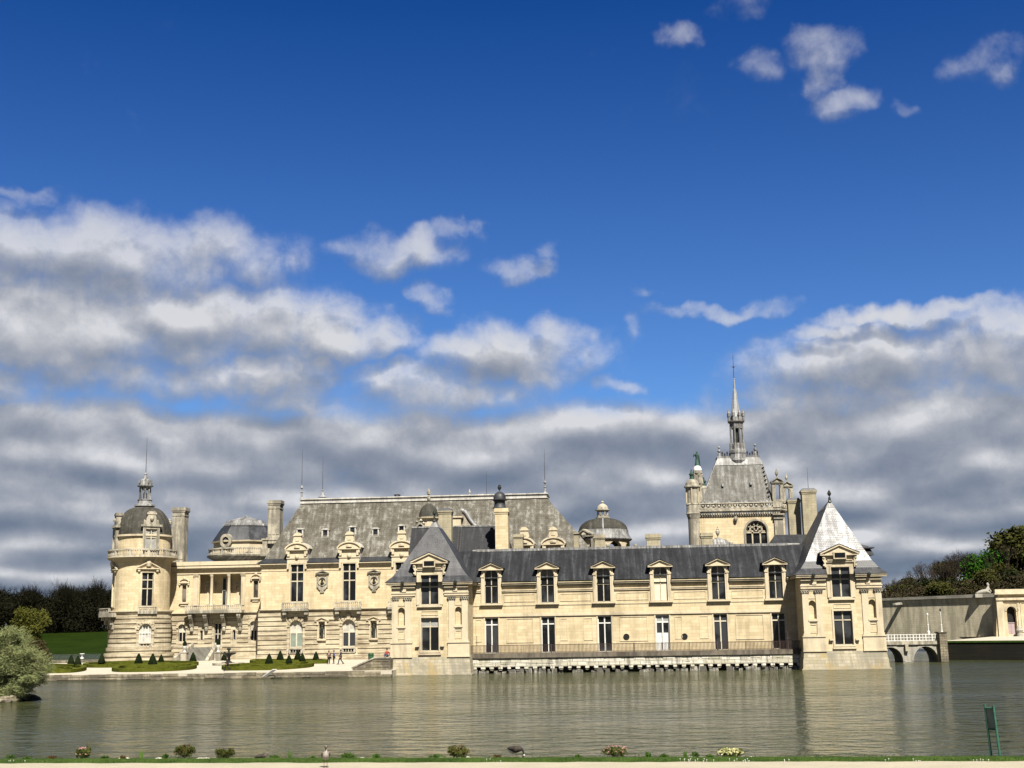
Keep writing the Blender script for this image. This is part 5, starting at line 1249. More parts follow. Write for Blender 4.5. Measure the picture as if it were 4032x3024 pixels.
# left buttress turret
KX, _ = q(7, 145, 1250, CY-.3)
mb = MB(); mb.lathe(KX, CY+.1, [(.82,3),(.82,cz(1372)),(.95,cz(1345)),(1.0,cz(1335)),(1.08,cz(1325)),(1.02,cz(1318)),(.98,cz(1300)),(.98,cz(1255)),(1.04,cz(1250)),(.95,cz(1242)),(.92,cz(1130)),(1.0,cz(1118)),(1.22,cz(1108)),(1.22,cz(1098)),(1.0,cz(1095)),(.95,cz(1072)),(.7,cz(1052)),(.45,cz(1044))], 14)
ct = mb.build('buttress_turret', 'weathered_stone', chp)
for s in range(6):
    a = s*math.pi/3+.3; m2 = MB(); m2.tube((KX+.98*math.cos(a), CY+.1+.98*math.sin(a), cz(1240)), (KX+.98*math.cos(a), CY+.1+.98*math.sin(a), cz(1115)), .1, .1, 5); m2.build('colonnette', 'limestone_trim', ct)
for (x, yb2, ym, yt, Y) in ((130,1050,1005,960,CY+.1),(228,1085,1048,1008,CY+3)):
    X = qx(7, x, ym, Y); m2 = MB(); a = cz(yb2); b = cz(ym); c = cz(yt); m2.lathe(X, Y, [(.42,a),(.38,a+.1),(.3,a+.2),(.28,b-.05),(.42,b),(.4,b+.08),(.2,b+.3),(.1,c-.15),(.12,c-.08),(.01,c)], 8); m2.build('copper_finial', 'copper_green', chp)
m2 = MB(); X = qx(7, 228, 1150, CY+3); m2.lathe(X, CY+3, [(.5,cz(1260)),(.5,cz(1105)),(.56,cz(1100)),(.5,cz(1085)),(.3,cz(1080))], 10); m2.build('pinnacle_shaft', 'weathered_stone', chp)
X = qx(7, 180, 1000, CY+1.6); ped = MB(); ped.lathe(X, CY+1.6, [(.75,cz(1260)),(.75,cz(1110)),(.6,cz(1100)),(.55,cz(1000)),(.7,cz(985)),(.66,cz(965)),(.5,cz(960))], 10)
for i in range(5): a = i*1.256; ped.lathe(X+.55*math.cos(a), CY+1.6+.55*math.sin(a), [(.05,cz(1090)),(.25,cz(1070)),(.12,cz(1020)),(.22,cz(1000)),(.05,cz(975))], 5)
ped.build('statue_pedestal', 'weathered_stone', chp)
m2 = MB(); m2.lathe(X, CY+1.6, [(.62,cz(962)),(.6,cz(945)),(.42,cz(928)),(.12,cz(918))], 14); m2.build('pedestal_dome', 'flake_white', chp, True)
# standing green bronze figure on the pedestal
zf = cz(920); hf = cz(800)-zf; m2 = MB()
m2.lathe(X, CY+1.6, [(.34,zf-.05),(.36,zf+.05*hf),(.28,zf+.2*hf),(.25,zf+.4*hf),(.2,zf+.52*hf),(.29,zf+.7*hf),(.27,zf+.78*hf),(.1,zf+.82*hf),(.09,zf+.84*hf),(.15,zf+.89*hf),(.14,zf+.94*hf),(.05,zf+.99*hf)], 10, 1, .8)
m2.tube((X-.25, CY+1.6, zf+.76*hf), (X-.5, CY+1.35, zf+.6*hf), .09, .07); m2.tube((X-.5, CY+1.35, zf+.6*hf), (X-.42, CY+1.2, zf+.78*hf), .07, .05); m2.tube((X+.25, CY+1.6, zf+.76*hf), (X+.36, CY+1.45, zf+.5*hf), .09, .06)
m2.add([(X-.1,CY+1.95,zf+.75*hf),(X+.34,CY+1.9,zf+.75*hf),(X+.5,CY+2.0,zf),(X+.05,CY+2.1,zf)], [(0,1,2,3)], True)
tag(m2.build('statue', 'copper_green', None, True), 'green bronze robed statue on a white-capped pedestal at the chapel corner', 'statue')
# lucarnes at the right
def lucarne(x, y0, y1, ytop, Y, k=1.0):
    X = qx(7, x, (y0+y1)/2, Y); zb_, ze_, zt_ = qz(7,x,y0,Y), qz(7,x,y1,Y), qz(7,x,ytop,Y)
    r = MB(Flat(Y, X))
    for s in (-1, 1): r.box(s*.66*k-.26, s*.66*k+.26, zb_, ze_, -.9, 0)
    r.box(-.95*k, .95*k, zb_-.3, zb_, -1.0, .1); r.box(-1.05*k, 1.05*k, ze_, ze_+.2, -1.05, .15)
    r.strip(arch(-.5*k, .5*k, ze_-.55, 8), arch(-.6*k, .6*k, ze_-.55, 8, .62*k), -.6, .05); r.box(-.6*k, .6*k, ze_-.1, ze_, -.8, -.02)
    gable(r, 0, 1.12*k, ze_+.2, .55, -1.0, .2, .12)
    l = r.build('lucarne', 'weathered_stone', chp); m3 = MB(); urn(m3, X, Y+.4, ze_+.8, zt_-ze_-.8, .62); m3.build('stone_urn', 'weathered_stone', l)
lucarne(835, 1215, 1085, 962, CY+.6, .84); lucarne(915, 1228, 1115, 1005, CY+2.5, .78)
m2 = MB(F); m2.box(cx_(792,1250), CX1-.75, cz(1290), cz(1238), -.8, .5); m2.build('corner_block', 'weathered_stone', chp)
# traceried window
tr = MB(F); d0_, d1_ = -.42, -.22; z6 = cz(1500)
for s in (-1, 1): tr.box(wc+s*.56-.1, wc+s*.56+.1, cz(1640), cz(1470), d0_, d1_)
tr.box(wc-wr, wc+wr, cz(1490)-.05, cz(1490)+.06, d0_, d1_)
for c_, r_ in ((-1.02,.44),(0,.52),(1.02,.44)): tr.strip(arch(wc+c_-r_, wc+c_+r_, cz(1502), 8), arch(wc+c_-r_-.09, wc+c_+r_+.09, cz(1502), 8, r_+.09), d0_, d1_)
for (dx, y, r_) in ((-.55,1462,.3),(.55,1462,.3),(-.5,1428,.26),(.5,1428,.26),(0,1410,.3),(-1.05,1462,.28),(1.05,1462,.28),(0,1455,.26)):
    zc = cz(y); A = [(wc+dx+r_*math.cos(i*math.pi/6), zc+r_*1.25*math.sin(i*math.pi/6)) for i in range(13)]
    tr.strip(A, [(wc+dx+(u-wc-dx)*1.3, zc+(z-zc)*1.3) for u, z in A], d0_, d1_)
tr.strip(arch(wc-wr, wc+wr, zs9, 14), arch(wc-wr+.14, wc+wr-.14, zs9, 14, wr-.14), d0_, d1_)
tw = tr.build('tracery_window', 'stone_mullion', chp)
m2 = MB(F); m2.add([(wc-wr,cz(1640),-.45)]+[(u,z,-.45) for u,z in arch(wc-wr,wc+wr,zs9,14)]+[(wc+wr,cz(1640),-.45)], [tuple(range(17))]); m2.build('pane', 'window_glass', tw)

# ------------------------------------------------------------------ garden terrace and quay
def terr_z(y): return ZT+.0135*max(0, y-147)
def gt(x, y):                                    # garden ground rises gently from the quay to the palace
    d = ray(*px(10, x, y)); t = (ZT-.0135*147-CAMH)/(d.z-.0135*d.y); return (d.x*t, d.y*t)
random.seed(11)
eL, eR = gq(10, 244, 227, ZT), gq(10, 2170, 202, ZT)
eR = (cxL-4.0, eL[1]+(eR[1]-eL[1])*((cxL-4.0)-eL[0])/(eR[0]-eL[0]))
sl_ = (eR[1]-eL[1])/(eR[0]-eL[0])
EL = (-92, eL[1]+sl_*(-92-eL[0]))
backL = gq(9, 500, 1080, ZT)
sheet('garden_terrace', [EL, eR, (cxL-4, 170), (cxL+4, 206), (-20, 215), (TX+2, 215), (TX-4, backL[1]+4), (-98, backL[1])], ZT, 'terrace_gravel', thick=1.2)
for v in bpy.data.objects['garden_terrace'].data.vertices: v.co.z += terr_z(v.co.y)-ZT
qw = thing('quay_wall', 'low weathered stone quay wall edging the garden terrace along the lake', 'wall', ((EL[0]+eR[0])/2, (EL[1]+eR[1])/2, 0))
FQ = Slant(EL, eR); mb = MB(FQ); L = FQ.len
for (z0, z1, d0, d1) in ((-.5,.08,-.5,.42),(.10,.36,-.5,.2),(.38,ZT+.03,-.5,.06)):
    u = 0
    while u < L:
        w_ = random.uniform(1.0, 2.6); 
        if z1 > .1 or random.random() < .9: mb.box(u, min(L, u+w_-.03), z0, z1+random.uniform(-.06,.03), d0, d1+random.uniform(-.08,.12))
        u += w_
mb.build('block_course', 'quay_stone', qw)
mb = MB(FQ); mb.box(0, L, ZT+.0, ZT+.07, -.9, -.12); mb.build('coping', 'quay_stone', qw)
# weeds along the top of the quay
# pale plank sliding off the quay
a = gq(10, 1512, 207, ZT+.1); mb = MB()
p0_ = Vector((a[0]+.2, a[1]+.1, ZT+.35)); X_ = gq(10, 1455, 243, 0.0); p1_ = Vector((X_[0], X_[1]-.1, .02)); dv = (p1_-p0_); nn = Vector((.16, -.25, .12))
mb.add([p0_, p1_, p1_+Vector((.5,-.0,0)), p0_+Vector((.5,0,0)), p0_+Vector((0,0,.08)), p1_+Vector((0,0,.08)), p1_+Vector((.5,0,.08)), p0_+Vector((.5,0,.08))], [(0,1,2,3),(4,7,6,5),(0,4,5,1),(1,5,6,2),(2,6,7,3),(3,7,4,0)], True)
for k in (.25,.5,.75): p = p0_+dv*k; mb.wbox(p.x, p.x+.5, p.y-.03, p.y+.03, p.z+.08, p.z+.11)
tag(mb.build('boat_ramp', 'flake_white', None), 'pale wooden gangplank slanting from the quay down into the water', 'plank')

def hedge_bed(pts, label, h=.45, shrink=.80):
    g_ = [gt(x, y) for x, y in pts]; cx0 = sum(p[0] for p in g_)/len(g_); cy0 = sum(p[1] for p in g_)/len(g_)
    # round the outline
    for _ in range(2):
        q_ = []
        for a, b in zip(g_, g_[1:]+g_[:1]): q_ += [(a[0]*.75+b[0]*.25, a[1]*.75+b[1]*.25), (a[0]*.25+b[0]*.75, a[1]*.25+b[1]*.75)]
        g_ = q_
    r = thing('box_hedge_bed', label, 'hedge', (cx0, cy0, ZT), 'clipped box hedge beds of the terrace')
    n = len(g_); w_ = .75
    inn = []
    for i in range(n):
        a, b = g_[i-1], g_[(i+1) % n]; t = Vector((b[0]-a[0], b[1]-a[1])).normalized(); nrm = Vector((-t.y, t.x))
        if nrm.dot(Vector((cx0-g_[i][0], cy0-g_[i][1]))) < 0: nrm = -nrm
        inn.append((g_[i][0]+nrm.x*w_, g_[i][1]+nrm.y*w_))
    jig = lambda: random.uniform(-.02,.02)
    mb = MB(); 
    mb.add([(x,y,terr_z(y)) for x,y in g_]+[(x+jig(),y+jig(),terr_z(y)+h+jig()) for x,y in g_]+[(x,y,terr_z(y)+h+jig()) for x,y in inn]+[(x,y,terr_z(y)) for x,y in inn],
           [(i,(i+1)%n,n+(i+1)%n,n+i) for i in range(n)]+[(n+i,n+(i+1)%n,2*n+(i+1)%n,2*n+i) for i in range(n)]+[(2*n+i,2*n+(i+1)%n,3*n+(i+1)%n,3*n+i) for i in range(n)], True)
    mb.build('border_hedge', 'box_hedge', r)
    mb = MB(); mb.poly([(x, y, terr_z(y)+.10) for x, y in inn]); mb.build('lawn', 'lawn', r)
    for k in (.62, .36):
        o_ = [(cx0+(x-cx0)*k, cy0+(y-cy0)*k) for x, y in inn]; i_ = [(cx0+(x-cx0)*(k-.1), cy0+(y-cy0)*(k-.12)) for x, y in inn]
        mb = MB(); mb.add([(x,y,terr_z(y)+.1) for x,y in o_]+[(x,y,terr_z(y)+.36+jig()) for x,y in o_]+[(x,y,terr_z(y)+.36+jig()) for x,y in i_]+[(x,y,terr_z(y)+.1) for x,y in i_],
           [(i,(i+1)%n,n+(i+1)%n,n+i) for i in range(n)]+[(n+i,n+(i+1)%n,2*n+(i+1)%n,2*n+i) for i in range(n)]+[(2*n+i,2*n+(i+1)%n,3*n+(i+1)%n,3*n+i) for i in range(n)], True); mb.build('inner_hedge', 'box_hedge', r)
hedge_bed([(120,214),(330,215),(430,210),(487,199),(480,186),(340,178),(120,180)], 'clipped box hedge bed at the left end of the terrace, beside the big shrub')
hedge_bed([(622,209),(800,208),(960,203),(1060,196),(1101,188),(1098,178),(900,185),(700,186),(625,194)], 'clipped box hedge bed left of the fountain, near the quay')
hedge_bed([(1228,200),(1400,199),(1560,196),(1690,187),(1756,178),(1752,166),(1600,168),(1250,180)], 'clipped box hedge bed right of the fountain, near the quay')
hedge_bed([(455,184),(640,183),(1110,174),(1108,163),(760,158),(470,170)], 'clipped box hedge strip close below the round tower and staircase')
hedge_bed([(1400,166),(1480,166),(1790,161),(1836,160),(1825,150),(1500,150),(1390,153)], 'clipped box hedge strip close below the palace windows')
def yew_mesh():
    mb = MB(); n = 14; rings = [(.42,.0),(.60,.12),(.60,.35),(.50,.75),(.36,1.15),(.20,1.5),(.06,1.72)]
    pts = []; fs = []
    for (r, z) in rings:
        for i in range(n): a = 2*math.pi*i/n; k = r*random.uniform(.94,1.05); pts.append((k*math.cos(a), k*math.sin(a), z+random.uniform(-.03,.03)))
    for j in range(len(rings)-1):
        for i in range(n): k = (i+1) % n; fs.append((j*n+i, j*n+k, (j+1)*n+k, (j+1)*n+i))
    fs.append(tuple((len(rings)-1)*n+i for i in range(n))); mb.add(pts, fs, True)
    for _ in range(900):                          # clipped foliage surface
        z = random.uniform(.05, 1.68); r = (.62 if z < .35 else .62-(z-.35)*.41); a = random.uniform(0, 2*math.pi); c = Vector((r*math.cos(a), r*math.sin(a), z))
        u_ = Vector((random.gauss(0,1), random.gauss(0,1), random.gauss(0,1))).normalized()*.05; v_ = u_.orthogonal().normalized()*.04
        mb.poly([c-u_, c+v_, c+u_, c-v_])
    return mb
cones = [(262,183,145,'beside the big shrub at the left edge'),(395,175,128,'left one of the pair behind the left hedge bed'),(433,185,133,'right one of the pair behind the left hedge bed'),(567,168,120,'alone in front of the left foot of the round tower'),
 (773,175,120,'left of the three in front of the round tower'),(851,183,122,'tallest and nearest in front of the round tower'),(899,165,123,'smallest of the three in front of the round tower'),(1077,161,113,'in front of the staircase'),
 (1253,152,108,'just behind the fountain bowl'),(1502,175,122,'leftmost on the bed right of the fountain'),(1564,152,104,'left of the first arched palace window'),(1613,175,128,'nearest one below the first arched palace window'),
 (1662,151,103,'left one of the pair between the arched palace windows'),(1688,163,118,'right one of the pair between the arched palace windows'),(1764,152,108,'closest to the group of three walkers')]
y0m = yew_mesh().build('foliage', 'yew'); first = None
for i, (x, yb_, yt, lab) in enumerate(cones):
    gx_, gy_ = gt(x, yb_); h = (yb_-yt)*.7052*gy_/FPX*1.02
    r = thing('cone_yew', 'dark clipped cone yew, '+lab, 'topiary', (gx_, gy_, terr_z(gy_)), 'cone yews of the terrace garden')
    f = y0m if i == 0 else y0m.copy()
    if i: COL.objects.link(f)
    f.parent = r; f.location = (0,0,0); r.scale = (h/1.72*1.12,)*3; r.location.z += .2; r.rotation_euler.z = i*1.3
# fountain
fx, fy = gt(1276, 168); ZF = terr_z(fy); ft = thing('fountain', 'dark tazza fountain with finial over a round pale basin, between the hedge beds', 'fountain', (fx, fy, ZF))
s_ = fy/FPX*.7052
mb = MB(); mb.lathe(fx, fy, [(2.15,ZF),(2.2,ZF+.25),(2.2,ZF+.3),(1.9,ZF+.3),(1.85,ZF+.1)], 28); mb.build('basin', 'balustrade_stone', ft)
zb_ = ZF+(168-104)*s_; mb = MB(); mb.lathe(fx, fy, [(.55,ZF+.1),(.5,ZF+.4),(.25,ZF+.55),(.2,zb_-.55),(.35,zb_-.3),(.9,zb_-.12),(1.05,zb_+.05),(1.0,zb_+.08),(.4,zb_),(.15,zb_+.1),(.12,zb_+.4),(.3,zb_+.5),(.28,zb_+.65),(.08,zb_+.8),(.03,ZF+(168-68)*s_)], 16); mb.build('bowl', 'bronze', ft, True)
# ramp and steps against the left pavilion
rp = thing('stone_ramp', 'stone stair wall with sloping coping, against the left side of the left corner pavilion', 'wall', (cxL-7.5, 153, ZT))
Yr = 153.0; pr = [q(10, x, y, Yr) for x, y in ((1968,196),(1968,188),(2092,131),(2180,131),(2180,200))]
mb = MB(Flat(Yr)); mb.ext([(x, max(z, ZT) if i in (0,4) else z) for i, (x, z) in enumerate(pr)], -5, 0, True)
u0_, u1_ = pr[3][0]-1.9, pr[3][0]-.2; frame(mb, u0_+.1, u0_+.75, pr[4][1]+.5, pr[3][1]-.35, .05, .04); frame(mb, u1_-.7, u1_-.1, pr[4][1]+.5, pr[3][1]-.35, .05, .04)
mb.build('wall', 'quay_stone', rp)
mb = MB(Flat(Yr)); mb.strip([(pr[1][0]-.1,pr[1][1]),(pr[2][0],pr[2][1]),(pr[3][0],pr[3][1])], [(pr[1][0]-.1,pr[1][1]+.16),(pr[2][0]-.05,pr[2][1]+.16),(pr[3][0],pr[3][1]+.16)], -.45, .1); mb.build('coping', 'weathered_stone', rp)
bx, by = gq(10, 2071, 142, ZT); by = 170; bx = qx(10, 2071, 120, 170)
bn = thing('litter_bin', 'green litter bin behind the stair wall beside the palace wing', 'bin', (bx, by, ZT)); zz = qz(10, 2071, 108, 170)
mb = MB(); mb.lathe(bx, by, [(.32,ZT+.05),(.38,zz-.12),(.42,zz-.1),(.42,zz),(.3,zz+.03)], 12); mb.build('body', 'bin_green', bn); mb = MB(); mb.lathe(bx, by, [(.36,zz+.03),(.3,zz+.12),(.05,zz+.16)], 12); mb.build('lid', 'bin_green', bn)

# ------------------------------------------------------------------ right bank: bridge, embankment, moat wall, gatehouse
BY = 180.0; bz = lambda y: qz(8, 450, y, BY)
br = thing('stone_bridge', 'small two-arched stone bridge with white railing, right of the right corner pavilion', 'bridge', (qx(8,450,1300,BY), BY, 0))
B0, B1 = qx(8, 60, 1300, BY), qx(8, 705, 1300, BY)
cr_ = lambda x: qx(8, x, 1380, BY)
mb = MB(Flat(BY)); aw = [(cr_(150), cr_(368), -.5, bz(1298), bz(1298)-.2), (cr_(468), cr_(697), -.5, bz(1293), bz(1293)-.2)]
wall(mb, B0, B1, -.5, bz(1275), aw, 5.5); mb.wbox(B0, B1, BY+5.4, BY+5.5, bz(1285), bz(1275))
for a in aw: 
    zsx = a[3]-a[4]; mb.strip(arch(a[0], a[1], zsx, 12, a[4]), arch(a[0]-.3, a[1]+.3, zsx, 12, a[4]+.3), 0, .07)
mb.build('wall', 'bridge_stone', br)
mb = MB(); mb.wbox(B0, B1+.4, BY-.25, BY+5.6, bz(1275), bz(1243)); mb.build('deck', 'weathered_stone', br)
ra_ = MB(); zt_ = bz(1177); zd_ = bz(1243); 
for z in (zt_-.1, (zt_+zd_)/2-.04, zd_+.06): ra_.wbox(B0, B1, BY-.1, BY-.02, z, z+.08)
k = 22
for i in range(k+1): x = B0+(B1-B0)*i/k; w_ = .06 if i % 2 == 0 else .035; ra_.wbox(x-w_, x+w_, BY-.12, BY, zd_, zt_)
ra_.build('railing', 'white_paint', br)
mb = MB(); mb.wbox(cr_(390), cr_(418), BY-.5, BY-.05, bz(1335), bz(1268)); mb.ext([(cr_(383),bz(1268)),(cr_(424),bz(1268)),(cr_(424),bz(1262)),(cr_(383),bz(1262))], 0, .1) if False else None; mb.build('bracket', 'moat_stone', br)
mb = MB(); mb.wbox(qx(8,702,1300,BY), qx(8,772,1300,BY), BY-.9, BY+1.2, -.5, bz(1168)); mb.wbox(qx(8,700,1300,BY)-.1, qx(8,774,1300,BY)+.1, BY-1.0, BY+1.3, bz(1168), bz(1160)); mb.build('end_pier', 'quay_stone', br)
ZG = 2.6
eA, eB = gq(8, 745, 1243, ZG), gq(8, 1498, 1238, ZG)
dirv = Vector((eB[0]-eA[0], eB[1]-eA[1])).normalized(); eC = (eA[0]+dirv.x*70, eA[1]+dirv.y*70)
mA, mB_ = gq(8, 1280, 1195, ZG), None
MR = P(*px(8, 1240, 1000), 236.0)[0]; MRp = (MR, 236.0); MLp = (P(*px(8, 100, 1000), 257)[0]-1.0, 257.0)
emb = thing('embankment_wall', 'dark shaded embankment wall rising from the water at the right edge', 'wall', (eB[0], eB[1], 0))
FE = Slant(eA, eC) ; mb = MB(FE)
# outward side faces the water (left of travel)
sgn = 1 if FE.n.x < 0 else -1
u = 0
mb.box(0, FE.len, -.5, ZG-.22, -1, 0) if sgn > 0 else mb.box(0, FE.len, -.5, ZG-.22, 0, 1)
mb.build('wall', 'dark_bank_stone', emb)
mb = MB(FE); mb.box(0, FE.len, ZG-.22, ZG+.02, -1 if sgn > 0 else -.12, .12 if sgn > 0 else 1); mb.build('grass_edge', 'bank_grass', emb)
sheet('forecourt_gravel', [eA, eC, (260, eC[1]), (260, 300), (MLp[0]+1, 259), (MRp[0]-1, 236), (B1+1, BY+6)], ZG+.01, 'terrace_gravel')
mw_ = thing('moat_wall', 'long grey weathered moat wall with stone spout, in shade behind the bridge', 'wall', (MRp[0], MRp[1], ZG))
FM = Slant(MLp, MRp); zt0 = qz(8, 700, 830, 258); mb = MB(FM); L = FM.len
zl_, zrr = qz(8, 130, 850, 257), qz(8, 1180, 800, 237)
side_ = 1 if FM.n.x < 0 else -1
def fm(u0, u1, zf0, zf1, zb0, d0, d1, m_):
    m_.add([(u0,zb0,d0),(u1,zb0,d0),(u1,zb0,d1),(u0,zb0,d1),(u0,zf0,d0),(u1,zf1,d0),(u1,zf1,d1),(u0,zf0,d1)], [(0,3,2,1),(4,5,6,7),(0,1,5,4),(1,2,6,5),(2,3,7,6),(3,0,4,7)])
S = side_
fm(-6, L, zl_-.9, zrr-.9, .5, -2*S, 0, mb); fm(-6, L, zl_-.9+.6, zrr-.3, zrr-.95-(zrr-zl_)*0-.4, -2*S, .12*S, mb)
mb.build('wall', 'moat_stone', mw_)
mb = MB(FM); fm(-6, L+.3, zl_, zrr, min(zl_,zrr)-.38, -2*S, .4*S, mb); mb.build('coping', 'bridge_stone', mw_)
us = L*.28; zz = qz(8, 330, 905, 270); mb = MB(FM); mb.add([(us-.35,zz-.2,0),(us+.35,zz-.2,0),(us+.35,zz+.25,0),(us-.35,zz+.25,0),(us-.3,zz-.3,2.2*S),(us+.3,zz-.3,2.2*S),(us+.3,zz,2.2*S),(us-.3,zz,2.2*S)], [(0,1,5,4),(1,2,6,5),(2,3,7,6),(3,0,4,7),(4,5,6,7)]); mb.build('water_spout', 'bridge_stone', mw_)
for (x, yb_, yt, lab) in ((608,1162,1003,'left one of the two white lamp posts at the end of the bridge'),(733,1164,958,'taller right one of the two white lamp posts at the bridge end')):
    X, Z = q(8, x, yb_, 184); zt_ = qz(8, x-8, yt, 184); lp = thing('lamp_post', lab, 'lamp post', (X, 184, ZG), 'white lamp posts at the bridge')
    mb = MB(); mb.lathe(X, 184, [(.2,Z-.3),(.2,Z+.1),(.09,Z+.25),(.08,Z+1.0),(.12,Z+1.05),(.055,Z+1.15),(.045,zt_-.1)], 8); mb.build('post', 'white_paint', lp)
    mb = MB(); mb.lathe(X, 184, [(.06,zt_-.1),(.12,zt_),(.14,zt_+.2),(.08,zt_+.28),(.02,zt_+.34)], 6); mb.build('lantern', 'iron' if x > 700 else 'white_paint', lp)
# gatehouse
HY = 234.0; hz = lambda y: qz(8, 1380, y, HY); hx = lambda x: qx(8, x, 1000, HY)
gh = thing('gatehouse', 'sunlit cream stone gatehouse with arched doorway at the right edge', 'building', (hx(1450), HY, ZG))
mb = MB(Flat(HY)); dz = (hx(1340), hx(1426), hz(1180), hz(920), True); H0, H1 = hx(1268), hx(1268)+26
dz2 = (H0+11.5, H0+11.5+(dz[1]-dz[0]), hz(1180), hz(920), True)
wall(mb, H0, H1, 1.5, hz(790), [dz, dz2], .9)
mb.add([(H0,1.5,0),(H0,1.5,-12),(H0,hz(790),-12),(H0,hz(790),0)], [(0,1,2,3)])
mb.ext([(H0+.02,1.5),(H0-.9,1.5),(H0-.25,hz(860)),(H0+.02,hz(860))], -2, -.02); mb.build('wall', 'limestone', gh)
t = MB(Flat(HY)); t.box(H0-.5, H1, hz(860), hz(838), -.1, .5); t.box(H0-.7, H1, hz(806), hz(796), -.1, .7); t.box(H0-.6, H1, hz(796), hz(786), -.1, .55); t.box(H0-.5, H1, hz(786), hz(758), -.6, .3)
frame(t, hx(1322), hx(1440), hz(1185), hz(890), .35, .1); frame(t, hx(1480), hx(1480)+4, hz(1150), hz(890), .2, .1)
for dd in (dz, dz2): rr = (dd[1]-dd[0])/2; t.strip(arch(dd[0]-.02, dd[1]+.02, dd[3]-rr, 12, rr+.02), arch(dd[0]-.4, dd[1]+.4, dd[3]-rr, 12, rr+.4), 0, .1)
for i in range(4): a = H0-.4+i*8; t.box(a, a+1.1, 1.5, hz(860), -.1, .3)
t.build('moulding', 'limestone_trim', gh)
for dd in (dz, dz2):
    m2 = MB(Flat(HY)); m2.box(dd[0], dd[1], dd[2], hz(1068), -.8, -.7); m2.box((dd[0]+dd[1])/2-.04, (dd[0]+dd[1])/2+.04, dd[2], hz(1068), -.7, -.66); m2.box(dd[0], dd[1], hz(1075), hz(1068), -.7, -.62); dr = m2.build('door', 'gate_pink', gh)
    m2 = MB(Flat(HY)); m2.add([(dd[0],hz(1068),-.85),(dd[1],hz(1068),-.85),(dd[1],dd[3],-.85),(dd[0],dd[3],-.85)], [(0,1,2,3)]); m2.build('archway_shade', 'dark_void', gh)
X, Z = q(8, 1460, 1180, HY-1.2); mb = MB(); mb.lathe(X, HY-1.2, [(.5,ZG),(.42,Z+.3),(.6,Z+.7),(.4,Z+1.2),(.15,Z+1.5)], 9); tag(mb.build('worn_boulder', 'bridge_stone', None), 'weathered stone guard post beside the gatehouse doorway', 'bollard')
# reclining stone figure on the wall
X, Z = q(8, 1135, 798, 238); sf = MB()
path = [((-1.5,0,.15),.15),((-1.0,0,.3),.3),((-.3,0,.42),.42),((.3,0,.5),.42),((.6,0,.95),.34),((.62,0,1.35),.16),((.6,0,1.6),.26),((.55,0,1.9),.2),((.5,0,2.0),.05)]
def loft(mb, path, n=10, sq=1.0, sy=1.0):
    pts = []; fs = []
    P_ = [Vector(p) for p, r in path]
    for i, (p, r) in enumerate(path):
        t = (P_[min(i+1,len(P_)-1)]-P_[max(i-1,0)]).normalized(); s1 = t.cross(Vector((0,1,0)) if abs(t.y) < .9 else Vector((1,0,0))).normalized(); s2 = t.cross(s1)
        for k in range(n): a = 2*math.pi*k/n; pts.append(P_[i]+s1*r*math.cos(a)*sq+s2*r*math.sin(a)*sy)
    for j in range(len(path)-1):
        for k in range(n): fs.append((j*n+k, j*n+(k+1)%n, (j+1)*n+(k+1)%n, (j+1)*n+k))
    fs += [tuple(range(n-1,-1,-1)), tuple(range((len(path)-1)*n, len(path)*n))]
    mb.add(pts, fs, True)
loft(sf, [((X+p[0], 238+p[1], Z+p[2]-.1), r) for p, r in path]); sf.wbox(X-1.9, X+1.3, 237.4, 238.6, Z-.7, Z-.05)
sf.tube((X+.55,237.8,Z+.95), (X+1.0,237.6,Z+.3), .14, .1); sf.tube((X+.2,237.7,Z+.35), (X+.9,237.6,Z+.12), .2, .12)
tag(sf.build('stone_statue', 'bridge_stone', None, True), 'pale reclining stone statue on the right end of the moat wall', 'statue')

# ------------------------------------------------------------------ far land
def terrain(name, fz, x0, x1, y0, y1, nx_, ny_, mt):
    mb = MB(); pts = [(x0+(x1-x0)*i/nx_, y0+(y1-y0)*j/ny_) for j in range(ny_+1) for i in range(nx_+1)]
    mb.add([(x, y, fz(x, y)) for x, y in pts], [(j*(nx_+1)+i, j*(nx_+1)+i+1, (j+1)*(nx_+1)+i+1, (j+1)*(nx_+1)+i) for j in range(ny_) for i in range(nx_)], True)
    return tag(mb.build(name, mt, None, True), kind='structure')
sm_ = lambda t: max(0, min(1, t))**2*(3-2*max(0, min(1, t)))
def zl(x, y): return -.6+1.1*sm_((y-378)/10)+6.6*sm_((y-392)/140)+3*sm_((y-540)/200)+.5*math.sin(x*.03)*sm_((y-400)/80)
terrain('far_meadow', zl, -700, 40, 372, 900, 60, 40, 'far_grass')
def zrg(x, y): return 10.2+8*sm_((x-95)/60)+2*sm_((y-300)/120)
terrain('hillside', zrg, MLp[0]+2.5, 500, 285, 900, 40, 30, 'dark_forest_floor')
sheet('hill_terrace', [(MLp[0]+2, 259), (MRp[0]+1.6, 241), (300, 247), (300, 330), (MLp[0]+2, 330)], 9.9, 'dark_forest_floor')
def zall(x, y): return 1.0+4*sm_((y-900)/1500)
terrain('ground', zall, -4000, 4000, 880, 4500, 10, 10, 'dark_forest_floor')
# causeway with a white vase, between the far ponds
cw = [gq(9, 300, 1008, .5), gq(9, 1040, 1000, .5)]; FC = Slant((cw[0][0]-60, cw[0][1]), (cw[1][0]+30, cw[1][1])); mb = MB(FC); mb.box(0, FC.len, -.4, .5, -2, 0)
tag(mb.build('causeway', 'quay_stone', None), kind='structure')
X, Y_ = gq(9, 796, 992, .5); mb = MB(); k = Y_/FPX*.3977; mb.lathe(X, Y_+.8, [(.4,.5),(.4,.75),(.15,.85),(.15,1.0),(.35,1.3),(.48,1.1+16*k),(.40,1.2+20*k),(.52,.8+34*k),(.5,.9+34*k)], 12)
tag(mb.build('white_vase', 'flake_white', None, True), 'white stone vase on the causeway between the far ponds, left of the tower', 'vase')

